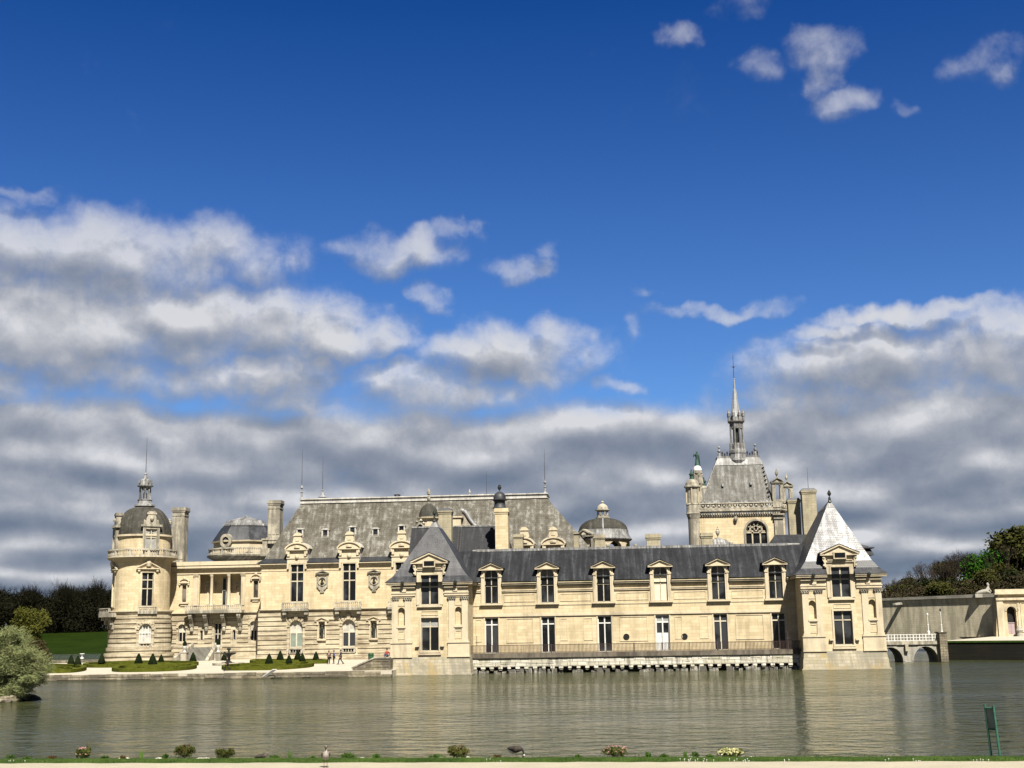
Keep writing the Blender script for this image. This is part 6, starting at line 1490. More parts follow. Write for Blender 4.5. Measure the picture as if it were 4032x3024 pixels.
# ------------------------------------------------------------------ trees
def foliage_mat(name, c1, c2, bark=False):
    c1, c2 = kk_(c1), kk_(c2)
    T = mat(name, .95, .03); n = T.noise(T.pos, .8, 3, .6); n2 = T.noise(T.pos, 5, 2)
    T.put(T.b.inputs['Base Color'], T.mix(T.rng(T.m('ADD', T.m('MULTIPLY', n, .65), T.m('MULTIPLY', n2, .35)), .35, .65), c1, c2))
foliage_mat('bark', (.035,.028,.020), (.07,.058,.045)); foliage_mat('bare_twigs', (.035,.028,.021), (.060,.048,.036))
foliage_mat('fresh_leaf', (.020,.075,.008), (.045,.12,.012)); foliage_mat('olive_leaf', (.035,.038,.011), (.07,.072,.02)); foliage_mat('dark_leaf', (.012,.018,.007), (.03,.038,.014))
foliage_mat('willow_leaf', (.18,.205,.085), (.30,.335,.15)); foliage_mat('spring_leaf', (.065,.07,.014), (.12,.125,.028)); foliage_mat('brown_leaf', (.05,.042,.02), (.09,.07,.035))
foliage_mat('undergrowth_leaf', (.035,.028,.017), (.06,.05,.028)); foliage_mat('wood_mass', (.009,.009,.005), (.018,.018,.009))  # wood_mass is darkened to stand for cloud shadow on the far wood
def leaves(mb, c, r, n, size, asp=.6, droop=None, shell=.5):
    for _ in range(n):
        d = Vector((random.gauss(0,1), random.gauss(0,1), random.gauss(0,1))).normalized(); k = random.random()**shell*random.uniform(.82, 1.2)
        p = Vector(c)+Vector((d.x*r[0], d.y*r[1], d.z*r[2]))*k
        if droop: u_ = (Vector((d.x*.8, d.y*.8, droop))+Vector((random.gauss(0,.35), random.gauss(0,.35), random.gauss(0,.3)))).normalized()
        else: u_ = Vector((random.gauss(0,1), random.gauss(0,1), random.gauss(0,.8))).normalized()
        w = u_.cross(Vector((random.gauss(0,1), random.gauss(0,1), random.gauss(0,1)))).normalized()
        s = size*random.uniform(.6, 1.3); mb.v += [tuple(p-u_*s), tuple(p+w*s*asp), tuple(p+u_*s), tuple(p-w*s*asp)]; o = len(mb.v)-4; mb.f.append((o,o+1,o+2,o+3))
def branch(tr, tw, p, d, L, r, depth, spread=.55, up=.25, kids=3):
    q_ = p+d*L; mb = tr if r > .05 else tw; mb.tube(p, q_, r, r*.7, 5 if r > .1 else 3)
    if depth == 0: return
    for i in range(kids if depth > 1 else kids+1):
        nd = (d+Vector((random.gauss(0,spread), random.gauss(0,spread), random.gauss(0,spread)*.7+up))).normalized()
        branch(tr, tw, p+d*L*random.uniform(.6,1), nd, L*random.uniform(.6,.82), r*.58, depth-1, spread, up, kids)
def tree_things(kind, seed, h):
    random.seed(seed); tr = MB(); tw = MB()
    if kind == 'bare':
        tr.tube((0,0,-1), (.1,0,h*.3), .035*h*.5, .028*h*.5, 7)
        for i in range(5): a = i*1.3; branch(tr, tw, Vector((.1,0,h*(.22+.03*i))), Vector((.5*math.cos(a), .5*math.sin(a), 1)).normalized(), h*.22, .012*h, 5, .42, .18, 3)
        return tr, 'bark', tw, 'bare_twigs'
    n = {'green':8, 'olive':9, 'dark':8}[kind]; branch(tr, tr, Vector((0,0,-1)), Vector((0,0,1)), h*.45, .022*h, 2, .4, .3)
    for i in range(n):
        a = random.uniform(0, 6.28); rr = random.uniform(.1, .30)*h; z = h*random.uniform(.34, .84); k = h*random.uniform(.13, .21)
        leaves(tw, (rr*math.cos(a)*(1.25-z/h), rr*math.sin(a)*(1.25-z/h), z), (k*1.25, k*1.25, k*.8), 620, .026*h, .6, None, .45)
    return tr, 'bark', tw, {'green':'fresh_leaf','olive':'olive_leaf','dark':'dark_leaf'}[kind]
PROTO = {}
def tree(kind, seed, X, Y_, Z, h, label, group, rot=0.0, wide=1.0):
    key = (kind, seed)
    if key not in PROTO:
        a, am, b, bm = tree_things(kind, seed, 12.0); PROTO[key] = (a.build('trunk', am), b.build('crown', bm)); kids = PROTO[key]
    else:
        kids = [o.copy() for o in PROTO[key]]
        for o in kids: COL.objects.link(o)
    r = thing({'bare':'bare_tree','green':'leafy_tree','olive':'budding_tree','dark':'evergreen_tree'}[kind], label, 'tree', (X, Y_, Z), group)
    for o in kids: o.parent = r; o.location = (0,0,0)
    s = h/12.0; r.scale = (s*wide, s*wide, s); r.rotation_euler.z = rot
    return r
G1 = 'trees on the slope behind the moat wall'
def slope_tree(kind, seed, x, ytop, Y_, label, rot=0, wide=1.0, hmin=9):
    X = qx(8, x, 700, Y_); ztp = qz(8, x, ytop, Y_); zg = zrg(X, Y_); h = max(hmin, ztp-zg); return tree(kind, seed, X, Y_, ztp-h, h/1.0, label, G1, rot, wide)
ST = [('bare',1,205,690,330,'low bare tree right beside the pavilion roof, leftmost on the slope'),('bare',2,300,610,330,'bare flat-topped tree second from the pavilion on the slope'),('olive',3,425,590,345,'olive budding tree below the first tall bare crown'),
 ('bare',4,560,470,325,'tall bare spreading tree in the middle of the slope'),('bare',5,700,430,335,'tall twiggy bare tree left of the highest bare crown'),('olive',6,790,490,350,'greenish budding tree between two bare crowns'),
 ('bare',1,880,350,330,'bare reddish-twigged tree two left of the bright green one'),('bare',2,975,305,335,'highest bare crown just left of the bright green tree'),('green',7,1150,335,318,'single bright green leafy tree on the slope'),
 ('bare',4,1320,290,335,'small bare tree standing behind the bright green one'),('olive',3,1290,440,312,'olive budding tree low to the right of the bright green one'),('olive',6,1440,190,320,'big budding tree at the right edge of the slope'),
 ('olive',8,1590,120,320,'tall budding tree cut by the right edge'),('olive',3,1000,600,300,'low yellow-green budding tree in front of the bare crowns'),('dark',9,860,650,300,'dark low evergreen in the middle of the slope'),
 ('dark',9,600,640,305,'dark low evergreen left of the middle of the slope'),('olive',8,1150,560,298,'olive bushy tree right below the bright green one'),('olive',6,700,680,292,'low olive bush tree just above the moat wall'),('dark',10,1400,560,300,'dark evergreen above the gatehouse'),('olive',8,330,700,310,'low olive bush tree near the left end of the slope')]
for i, (k, s, x, yt, Y_, lab) in enumerate(ST): slope_tree(k, s, x, yt, Y_, lab, i*1.7, 1.15 if k != 'bare' else 1.0)
random.seed(21); mb = MB()
for i in range(150):
    x = random.uniform(120, 1750); Y_ = random.uniform(292, 345); X = qx(8, x, 700, Y_); zt_ = max(qz(8, x, 800-max(0,(x-200))*.17+random.uniform(-30,50), Y_), 12.0)
    leaves(mb, (X, Y_, zt_-2.0), (3.4, 2.6, 2.4), 230, .24, .6, None, .4)
tag(mb.build('undergrowth', 'undergrowth_leaf', None), kind='stuff', label=None)
random.seed(22); mb = MB()
for i in range(110):
    x = random.uniform(120, 1750); Y_ = random.uniform(300, 345); X = qx(8, x, 700, Y_); zq = qz(8, x, 720-max(0,(x-200))*.3+random.uniform(-40,40), Y_)
    p = Vector((X, Y_, zq-5)); branch(mb, mb, p, Vector((random.gauss(0,.15),0,1)).normalized(), 2.4, .09, 3, .4, .25, 3)
tag(mb.build('bare_thicket', 'bare_twigs', None), kind='stuff')
# far wood on the left, one mass
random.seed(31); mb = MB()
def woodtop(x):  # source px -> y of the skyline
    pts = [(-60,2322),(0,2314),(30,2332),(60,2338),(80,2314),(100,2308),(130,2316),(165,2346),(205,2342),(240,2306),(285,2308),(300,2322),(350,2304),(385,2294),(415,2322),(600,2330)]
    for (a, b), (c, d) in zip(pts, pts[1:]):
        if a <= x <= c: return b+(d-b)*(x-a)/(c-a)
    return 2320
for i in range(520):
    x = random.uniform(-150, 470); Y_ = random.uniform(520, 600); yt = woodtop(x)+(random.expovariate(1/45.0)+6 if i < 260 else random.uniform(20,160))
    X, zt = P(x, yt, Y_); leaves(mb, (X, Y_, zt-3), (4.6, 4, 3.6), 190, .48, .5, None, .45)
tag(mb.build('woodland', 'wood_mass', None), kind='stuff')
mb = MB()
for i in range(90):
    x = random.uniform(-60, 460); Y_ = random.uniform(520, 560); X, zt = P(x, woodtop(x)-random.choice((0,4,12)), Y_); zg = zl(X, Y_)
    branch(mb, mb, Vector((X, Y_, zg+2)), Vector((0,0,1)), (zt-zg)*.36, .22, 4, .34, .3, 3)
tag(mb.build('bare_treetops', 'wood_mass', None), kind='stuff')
# island with the feathery shrub
ix, iy = gq(9, 60, 1425, 0.0)
mb = MB(); n = 18; pts = []
for ring_, (k, z) in enumerate(((1.0,-.4),(.96,.12),(.8,.38),(.4,.5))):
    for i in range(n): a = 2*math.pi*i/n; rr = k*random.uniform(.92,1.08); pts.append((ix-3.6+4.9*rr*math.cos(a), iy+3.5+3.6*rr*math.sin(a), z+random.uniform(-.08,.08)))
mb.add(pts, [(j*n+i, j*n+(i+1)%n, (j+1)*n+(i+1)%n, (j+1)*n+i) for j in range(3) for i in range(n)]+[tuple(3*n+i for i in range(n))], True)
tag(mb.build('islet', 'dark_bank_stone', None), kind='structure')
def rock(X, Y_, z, r, seed, mt='quay_stone', sq=.6):
    random.seed(seed); mb = MB(); n = 9; pts = []
    for k, zz in ((.85,-.5),(1,0),(.82,.5),(.4,.8)):
        for i in range(n): a = 2*math.pi*i/n; rr = r*k*random.uniform(.82,1.15); pts.append((X+rr*math.cos(a), Y_+rr*math.sin(a)*.8, z+r*sq*zz+random.uniform(-.06,.06)*r))
    mb.add(pts, [(j*n+i, j*n+(i+1)%n, (j+1)*n+(i+1)%n, (j+1)*n+i) for j in range(3) for i in range(n)]+[tuple(3*n+i for i in range(n))], True); return mb.build('rock', mt)
for i, (x, y, r, lab) in enumerate(((95,1405,.85,'large grey rock at the foot of the feathery shrub'),(25,1410,.7,'grey rock at the left frame edge under the feathery shrub'),(190,1385,.45,'small dark rock at the right tip of the islet'))):
    a = gq(9, x, y, .1); tag(rock(a[0], a[1]+.3, .15, r, 40+i), lab, 'rock', 'rocks under the shrub')
wl = thing('feathery_shrub', 'big feathery grey-green shrub leaning over the water at the left edge', 'shrub', (ix-1.5, iy+2, .3))
random.seed(51); tr = MB(); lf = MB(); lf2 = MB()
for (x, y) in ((40,1000),(150,900),(250,1100),(330,1000),(60,1250),(-80,1050),(200,800),(-150,1200)):
    a = q(9, x, y, iy+2.2); base = Vector((ix-1.2+random.uniform(-.6,.6), iy+2, .3)); mid = base.lerp(Vector((a[0], iy+2.2, a[1])), .5)+Vector((0,0,.6)); tr.tube(base, mid, .12, .08, 5); tr.tube(mid, (a[0], iy+2.2, a[1]), .08, .03, 4)
tr.build('trunk', 'bark', wl)
lobes = [(60,790,75,70),(180,850,70,60),(150,760,55,40),(20,900,90,90),(120,960,95,80),(250,960,90,60),(330,1010,90,55),(370,1080,70,45),(60,1060,100,90),(200,1090,120,80),(310,1130,85,60),(60,1200,100,70),(180,1210,90,55),(290,1190,80,45),(120,1300,90,50),(40,1330,70,50),(210,1290,55,50),(-80,900,90,110),(-100,1100,100,110),(-90,1280,90,70),(350,1180,50,30),(220,1340,30,40)]
for (x, y, rx, rz) in lobes:
    for k in range(2):
        Y_ = iy+2.2+random.uniform(-1.4, 1.6); X, Z = q(9, x+random.uniform(-15,15), y+random.uniform(-15,15), Y_); s_ = Y_/FPX*.3977
        leaves(lf, (X, Y_, Z), (rx*s_*1.05, rx*s_*1.0, rz*s_*1.1), int(20*rx), .20, .08, .15, .42)
for (x, y, rx, rz) in lobes:
    Y_ = iy+2.2; X, Z = q(9, x, y, Y_); s_ = Y_/FPX*.3977
    for _ in range(int(rx*2.6)):                   # feathery sprays breaking the outline
        a = random.uniform(0, 6.28); k = random.uniform(.75, 1.15); p = Vector((X+rx*s_*1.25*k*math.cos(a), Y_+random.uniform(-1.2,1.2), Z+rz*s_*1.25*k*math.sin(a)))
        d = Vector((.9*math.cos(a)+.35, random.gauss(0,.4), .6*math.sin(a)+.15)).normalized()
        for j in range(7): leaves(lf, p+d*.07*j, (.05-.004*j, .05, .05-.004*j), 3, .075, .14)
lf.build('crown', 'willow_leaf', wl)
def bush_thing(name, label, cat, c, lobes, Y_, mt, size, dens, base, asp=.5, droop=None, group=None):
    bx_, bz_ = q(c, *base, Y_); r = thing(name, label, cat, (bx_, Y_, bz_), group); tr = MB(); lf = MB()
    for (x, y, rx, rz) in lobes:
        X, Z = q(c, x, y, Y_); s_ = Y_/FPX*CROPS[c][2]; tr.tube((bx_, Y_, bz_-.2), (X, Y_, Z), .14, .05, 5); leaves(lf, (X, Y_+random.uniform(-.6,.6), Z), (rx*s_*1.2, rx*s_*1.1, rz*s_*1.25), int(dens*rx), size, asp, droop, .75)
    tr.build('trunk', 'bark', r); lf.build('crown', mt, r)
bush_thing('spring_tree', 'yellow-green budding tree behind the feathery shrub', 'tree', 9, [(220,530,60,45),(300,560,80,60),(390,560,70,50),(440,620,60,45),(200,620,80,60),(320,650,90,60),(250,720,90,50),(380,690,60,40),(330,780,70,40)], 196, 'spring_leaf', .13, 16, (300,1000))
bush_thing('brown_shrub', 'brownish shrub between the feathery shrub and the hedge bed', 'shrub', 9, [(400,850,60,45),(440,920,60,50),(380,940,60,60),(450,980,45,35),(340,870,60,50)], 192, 'brown_leaf', .13, 12, (420,1040))
sheet('back_bank', [(-120, 189), (gq(9,470,1060,.4)[0], 189), (gq(9,470,1060,.4)[0], 204), (-120, 204)], .42, 'lawn', thick=1)

# ------------------------------------------------------------------ near bank
bL, bM, bR = G(0, 2992, ZB), G(2016, 2986.5, ZB), G(4032, 2981.5, ZB)
t_ = Vector((bR[0]-bL[0], bR[1]-bL[1])).normalized(); n_ = Vector((-t_.y, t_.x))
if n_.y < 0: n_ = -n_
A0 = Vector(bL)-t_*60; B0_ = Vector(bR)+t_*60
def off(v, d): return (v.x-n_.x*d, v.y-n_.y*d)
sheet('gravel_path', [off(A0,0), off(B0_,0), (120,-80), (-120,-80)], ZB, 'path_gravel', thick=1.5)
random.seed(61)
# grass verge: a low uneven sheet with blades
mb = MB(); k = 260
for i in range(k):
    pass
L = (B0_-A0).length; rows = 5; pts = []; W_ = 1.5
for i in range(k+1):
    for j in range(rows): p = A0+t_*L*i/k; dd = -.12+W_*j/(rows-1)+(random.uniform(-.12,.12) if j == rows-1 else 0); z = ZB+(.03+.05*math.sin(j/(rows-1)*math.pi))+random.uniform(-.012,.012); z = ZB-.12 if j == 0 else (ZB+.004 if j == rows-1 else z); o_ = off(p, dd); pts.append((o_[0], o_[1], z))
mb.add(pts, [(i*rows+j, i*rows+j+1, (i+1)*rows+j+1, (i+1)*rows+j) for i in range(k) for j in range(rows-1)], True)
tag(mb.build('grass_verge', 'bank_grass', None), kind='structure')
mb = MB(); mf = MB()
for i in range(15000):
    u = random.uniform(L*.28, L*.72); dd = random.uniform(-.05, W_+.02*random.gauss(0,3)); p = off(A0+t_*u, dd); h = random.uniform(.03,.10)*(2.0 if random.random() < .05 else 1)
    if dd > W_-.1 and random.random() < .4: continue
    a = random.uniform(0, 3.14); w_ = .012; z = ZB+.03; mb.v += [(p[0]-w_*math.cos(a), p[1]-w_*math.sin(a), z), (p[0]+w_*math.cos(a), p[1]+w_*math.sin(a), z), (p[0]+random.gauss(0,.02), p[1]+random.gauss(0,.02), z+h)]; o = len(mb.v)-3; mb.f.append((o,o+1,o+2))
tag(mb.build('grass', 'bank_grass', None), kind='stuff')
for (x0_, x1_, n) in ((2650,2960,22),(3080,3110,3),(3580,3625,4),(3480,3500,2),(3820,3900,5),(1900,2000,3),(0,120,4)):
    for _ in range(n):
        a = G(random.uniform(x0_,x1_), random.uniform(2986,2996), ZB+.1); mf.lathe(a[0], a[1], [(.003,ZB+.02),(.006,ZB+.085),(.02,ZB+.09),(.018,ZB+.105)], 5)
tag(mf.build('daisies', 'flake_white', None), kind='stuff')
STL = ['at the far left, beside the first green tuft', 'left of the leftmost pink-blossomed shrub', 'under the leftmost pink-blossomed shrub', 'midway between the pink-blossomed and the tall reddish-tipped shrub, with a dry tuft', 'left of the tall reddish-tipped shrub, beside a round green tuft', 'between the two shrubs left of the standing goose', 'under the rounder yellow-green shrub', 'beside the resting duck', 'right of the resting duck', 'just left of the standing goose', 'right of the standing goose, between two green tufts', 'left of the reddish shrub near the grazing goose', 'under the right side of the reddish shrub near the grazing goose', 'just left of the grazing goose', 'left of the yellow-blossomed shrub, behind the daisies', 'right of the yellow-blossomed shrub']
GR = 'flat pale stones along the water edge'
for i, (c, x, y, w_) in enumerate(((0,50,208,60),(0,320,206,40),(0,485,205,70),(0,755,202,75),(0,985,200,70),(0,1250,205,110),(0,1400,205,60),(0,1590,206,60),(0,1700,206,70),(0,1975,203,30),(1,180,203,80),(1,690,202,80),(1,830,199,110),(1,1040,196,40),(2,200,438,80),(2,560,438,60))):
    ox, oy, s = ((0,2860,.633),(1300,2860,.633),(2600,2700,.6474))[c]; X, Y_ = G(ox+x*s, oy+(y-3)*s, ZB+.02); r = w_*s*Y_/FPX*.5
    o = rock(X, Y_+.25, ZB-.02, r, 70+i, 'pale_stone', .22); o.name = 'edge_stone'; tag(o, 'flat pale stone '+STL[i], 'stone', GR)
def shrub(c, x0_, x1_, yt, yb_, label, mt, fm_=None, nf=0, name='flowering_shrub', group=None):
    ox, oy, s = ((0,2860,.633),(1300,2860,.633),(2600,2700,.6474))[c]; X, Y_ = G(ox+(x0_+x1_)/2*s, oy+yb_*s, ZB); k = s*Y_/FPX; w_ = (x1_-x0_)*k/2; h = (yb_-yt)*k
    r = thing(name, label, 'shrub', (X, Y_+.2, ZB), group); lf = MB(); st_ = MB(); fl = MB()
    for i in range(9):
        a = random.uniform(0, 6.28); d = Vector((math.cos(a)*w_*.75, math.sin(a)*w_*.6, h*random.uniform(.5,.85))); p = Vector((X, Y_+.2, ZB)); st_.tube(p, p+d, .012, .005, 4)
        leaves(lf, p+d*random.uniform(.75,.95), (w_*.38, w_*.38, h*.26), 95, .038, .6, None, .6)
    leaves(lf, (X, Y_+.2, ZB+h*.35), (w_*.95, w_*.7, h*.42), 420, .036, .6)
    for i in range(nf):
        a = random.uniform(0, 6.28); el_ = random.uniform(.1,1.3); p = Vector((X+w_*1.0*math.cos(a)*math.cos(el_), Y_+.2+w_*.8*math.sin(a)*math.cos(el_), ZB+h*(.35+.6*math.sin(el_)))); leaves(fl, p, (.03,.03,.03), 7, .026, .7)
    st_.build('stem', 'bark', r); lf.build('foliage', mt, r)
    if nf: fl.build('blossom', fm_, r)
foliage_mat('shrub_leaf', (.045,.060,.014), (.10,.12,.03)); foliage_mat('red_leaf', (.09,.045,.022), (.13,.09,.03)); foliage_mat('grass_leaf', (.04,.09,.015), (.09,.17,.03))
foliage_mat('pink_blossom', (.45,.22,.20), (.62,.38,.34)); foliage_mat('yellow_blossom', (.60,.58,.22), (.75,.72,.40))
shrub(0, 455, 550, 130, 205, 'leftmost near-bank shrub with pink blossom', 'shrub_leaf', 'pink_blossom', 42)
shrub(0, 1072, 1205, 118, 203, 'tall reddish-tipped shrub on the near bank, left of the rounder yellow-green one', 'shrub_leaf', 'red_leaf', 60)
shrub(0, 1325, 1452, 138, 206, 'rounder yellow-green shrub on the near bank, second left of the standing goose', 'shrub_leaf', 'red_leaf', 26)
shrub(1, 728, 862, 122, 200, 'reddish shrub on the near bank, left of the grazing goose', 'shrub_leaf', 'red_leaf', 75)
shrub(1, 1695, 1858, 122, 196, 'wide low pink-blossomed shrub on the near bank, right of the grazing goose', 'shrub_leaf', 'pink_blossom', 46)
shrub(2, 356, 506, 386, 441, 'shrub thick with pale yellow blossom on the near bank', 'shrub_leaf', 'yellow_blossom', 150)
TUL = ['round green tuft at the far left of the near bank', 'small green tuft second from the left frame edge', 'small green tuft right of the leftmost pink-blossomed shrub', 'small dry yellowish tuft left of the leftmost pink-blossomed shrub', 'round dark green tuft just left of the tall reddish-tipped shrub', 'wide green tuft right of the resting duck', 'small green tuft just left of the standing goose', 'wide green tuft right of the standing goose', 'leafy green tuft midway between standing goose and reddish shrub, left one', 'dark round green tuft midway between standing goose and reddish shrub, right one', 'wide low green tuft touching the left side of the reddish shrub', 'small green tuft between grazing goose and wide pink-blossomed shrub', 'green tuft among the blades right of the wide pink-blossomed shrub', 'round green tuft left of the daisies', 'low green tuft second left of the yellow-blossomed shrub', 'low green tuft behind the daisies, left of the yellow-blossomed shrub', 'low green tuft touching the left side of the yellow-blossomed shrub', 'dry reddish tuft left of the grazing goose', 'dry reddish tuft on the pale stone left of the tall reddish-tipped shrub']
GT = 'low green tufts on the near bank'
for ti, (c, a, b, yt, yb_, nm) in enumerate(((0,22,88,172,206,1),(0,130,180,190,208,1),(0,615,668,183,206,1),(0,280,340,182,206,2),(0,1000,1042,172,203,1),(0,1665,1740,178,205,1),(0,1925,1955,186,206,1),(0,2110,2200,165,203,1),(1,55,165,160,203,1),(1,252,312,170,203,1),(1,600,712,172,201,1),(1,1520,1560,178,200,1),(1,1960,2000,162,200,1),(1,2050,2105,174,199,1),(2,0,48,418,440,1),(2,190,240,402,438,1),(2,275,335,420,440,1),(1,1010,1065,178,198,2),(0,735,775,184,204,2))):
    ox, oy, s = ((0,2860,.633),(1300,2860,.633),(2600,2700,.6474))[c]; X, Y_ = G(ox+(a+b)/2*s, oy+yb_*s, ZB); k = s*Y_/FPX; lf = MB(); w_ = (b-a)*k/2; h = (yb_-yt)*k
    leaves(lf, (X, Y_+.15, ZB+h*.35), (w_, w_*.7, h*.55), 240, .035, .45, .9)
    o = lf.build('green_tuft', 'grass_leaf' if nm == 1 else 'dry_leaf_', None) if nm == 1 else lf.build('dry_tuft', 'red_leaf', None)
    tag(o, TUL[ti], 'plant', GT if nm == 1 else 'small dry tufts on the near bank')
GI = 'upright leaf blades on the near bank'
for (c, x, yt, yb_, il) in ((0,870,152,208,'left of the tall reddish-tipped shrub'),(0,1800,150,208,'between resting duck and standing goose'),(1,1975,160,200,'right of the wide pink-blossomed shrub'),(2,155,398,440,'left of the yellow-blossomed shrub')):
    ox, oy, s = ((0,2860,.633),(1300,2860,.633),(2600,2700,.6474))[c]; X, Y_ = G(ox+x*s, oy+yb_*s, ZB); h = (yb_-yt)*s*Y_/FPX; lf = MB()
    for i in range(14): a = random.uniform(0,6.28); rr = random.uniform(.0,.10); hh = h*random.uniform(.6,1); bx_ = X+.04*math.cos(a); by_ = Y_+.1+.04*math.sin(a); lf.poly([(bx_-.012,by_,ZB),(bx_+.012,by_,ZB),(bx_+rr*math.cos(a)+.004,by_+rr*math.sin(a),ZB+hh),(bx_+rr*math.cos(a)-.012,by_+rr*math.sin(a),ZB+hh*.97)])
    tag(lf.build('iris_clump', 'grass_leaf', None), 'clump of upright narrow leaves '+il, 'plant', GI)
# sign frame seen from behind
X, Y_ = G(2600+2048*.6474, 2700+432*.6474, ZB); sg_ = thing('sign_frame', 'green two-post notice frame seen from behind, on the near bank at right', 'sign', (X, Y_, ZB))
dv = Vector((.19, -.42, 0)); hp = 1.82; lean = Vector((-.09, 0, 0))
pA, pB = Vector((X-.14, Y_+.2, ZB)), Vector((X-.14, Y_+.2, ZB))+dv
for p, h in ((pA, hp+.02),(pB, hp)): 
    m2 = MB(); m2.tube(p-Vector((0,0,.1)), p+lean+Vector((0,0,h)), .042, .042, 8); m2.build('post', 'sign_green', sg_)
def atz(p, z): return p+lean*(z/hp)+Vector((0,0,z))
m2 = MB(); 
for z in (hp-.12, hp-.86): m2.tube(atz(pA,z), atz(pB,z), .035, .035, 6)
m2.build('crossbar', 'sign_green', sg_)
m2 = MB(); o_ = Vector((.02,.015,0)); c4 = [atz(pA,hp-.84), atz(pB,hp-.84), atz(pB,hp-.14), atz(pA,hp-.14)]; m2.add([*c4, *[v+o_ for v in c4]], [(0,1,2,3),(7,6,5,4),(0,1,5,4),(2,3,7,6)], True); m2.build('panel', 'sign_back', sg_)

# ------------------------------------------------------------------ birds
plain('goose_brown', (.045,.035,.028), .8, .15, 20); plain('goose_pale', (.42,.38,.34), .85, .1, 20); plain('goose_black', (.012,.011,.011), .7); plain('goose_leg', (.25,.13,.08), .7); plain('goose_grey', (.16,.13,.11), .8, .15, 20)
def bird(X, Y_, label, pose, yaw, k=1.0):
    r = thing('goose' if pose != 'rest' else 'duck', label, 'bird', (X, Y_, ZB)); c_, s_ = math.cos(yaw), math.sin(yaw)
    T_ = lambda p: (X+(p[0]*c_-p[1]*s_)*k, Y_+(p[0]*s_+p[1]*c_)*k, ZB+.06*(pose == 'x')+p[2]*k)
    hb_ = .30 if pose != 'rest' else .09
    body = [((-.36,0,hb_+.06),.02),((-.26,0,hb_+.05),.07),((-.12,0,hb_+.03),.125),((.04,0,hb_+.03),.14),((.16,0,hb_+.06),.12)]
    if pose == 'stand': body = [((-.30,0,hb_-.05),.02),((-.2,0,hb_+.0),.07),((-.06,0,hb_+.06),.12),((.06,0,hb_+.12),.13),((.14,0,hb_+.2),.09),((.15,0,hb_+.28),.045),((.14,0,hb_+.37),.035)]; neck = [((.14,0,hb_+.36),.037),((.15,0,hb_+.42),.045),((.2,0,hb_+.44),.045),((.25,0,hb_+.43),.03),((.31,0,hb_+.415),.012)]
    elif pose == 'graze': body += [((.24,0,hb_+.03),.075)]; neck = [((.23,0,hb_+.04),.07),((.31,0,hb_-.03),.035),((.34,0,hb_-.12),.032),((.33,0,hb_-.2),.042),((.31,0,hb_-.26),.03),((.3,0,hb_-.3),.012)]
    else: body = [((-.30,0,.1),.02),((-.2,0,.1),.06),((-.05,0,.1),.1),((.1,0,.12),.09),((.17,0,.15),.06)]; neck = [((.16,0,.14),.06),((.2,0,.2),.035),((.23,0,.24),.04),((.28,0,.235),.03),((.34,0,.225),.012)]
    mb = MB(); loft(mb, [(T_(p), rr*k) for p, rr in body], 12); b_ = mb.build('body', {'stand':'goose_pale','graze':'goose_brown','rest':'goose_brown'}[pose], r, True)
    mb = MB(); loft(mb, [(T_(p), rr*k) for p, rr in neck], 10); mb.build('head', {'stand':'goose_grey','graze':'goose_black','rest':'goose_grey'}[pose], r, True)
    for s2 in (-1, 1):
        mb = MB(); loft(mb, [(T_((p[0]-.02, p[1]+s2*rr*.72, p[2]+rr*.25)), rr*k*.62) for p, rr in (body[1:4] if pose != 'stand' else body[1:5])], 8); mb.build('wing', 'goose_grey' if pose == 'stand' else 'goose_brown', r, True)
        if pose != 'rest':
            mb = MB(); mb.tube(T_((-.02,s2*.05,hb_-.02)), T_((.0,s2*.055,.015)), .013*k, .01*k, 6)
            for t in (-.04, 0, .04): mb.tube(T_((0,s2*.055,.012)), T_((.09,s2*.055+t,.008)), .008*k, .005*k, 4)
            mb.build('leg', 'goose_leg', r)
    if pose == 'graze':
        mb = MB(); loft(mb, [(T_(p), rr*k) for p, rr in (((-.30,0,hb_-.01),.05),((-.22,0,hb_-.03),.085),((-.12,0,hb_-.06),.09),((-.05,0,hb_-.09),.04))], 10); mb.build('rump', 'flake_white', r, True)
        mb = MB(); loft(mb, [(T_(p), rr*k) for p, rr in (((.355,0,hb_-.14),.02),((.345,0,hb_-.18),.045),((.33,0,hb_-.22),.03))], 8); mb.build('cheek_patch', 'flake_white', r, True)
a = G(2025*.633, 2860+256*.633, ZB); bird(a[0], a[1], 'standing goose with pale breast facing the camera on the gravel edge', 'stand', R(-75), 1.02)
a = G(1300+1155*.633, 2860+197*.633, ZB); bird(a[0], a[1], 'dark brown goose with white rump, head down grazing on the verge', 'graze', R(-20), .98)
a = G(1625*.633, 2860+205*.633, ZB); bird(a[0], a[1], 'dark brown duck resting at the water edge, left of the standing goose', 'rest', R(5), .95)

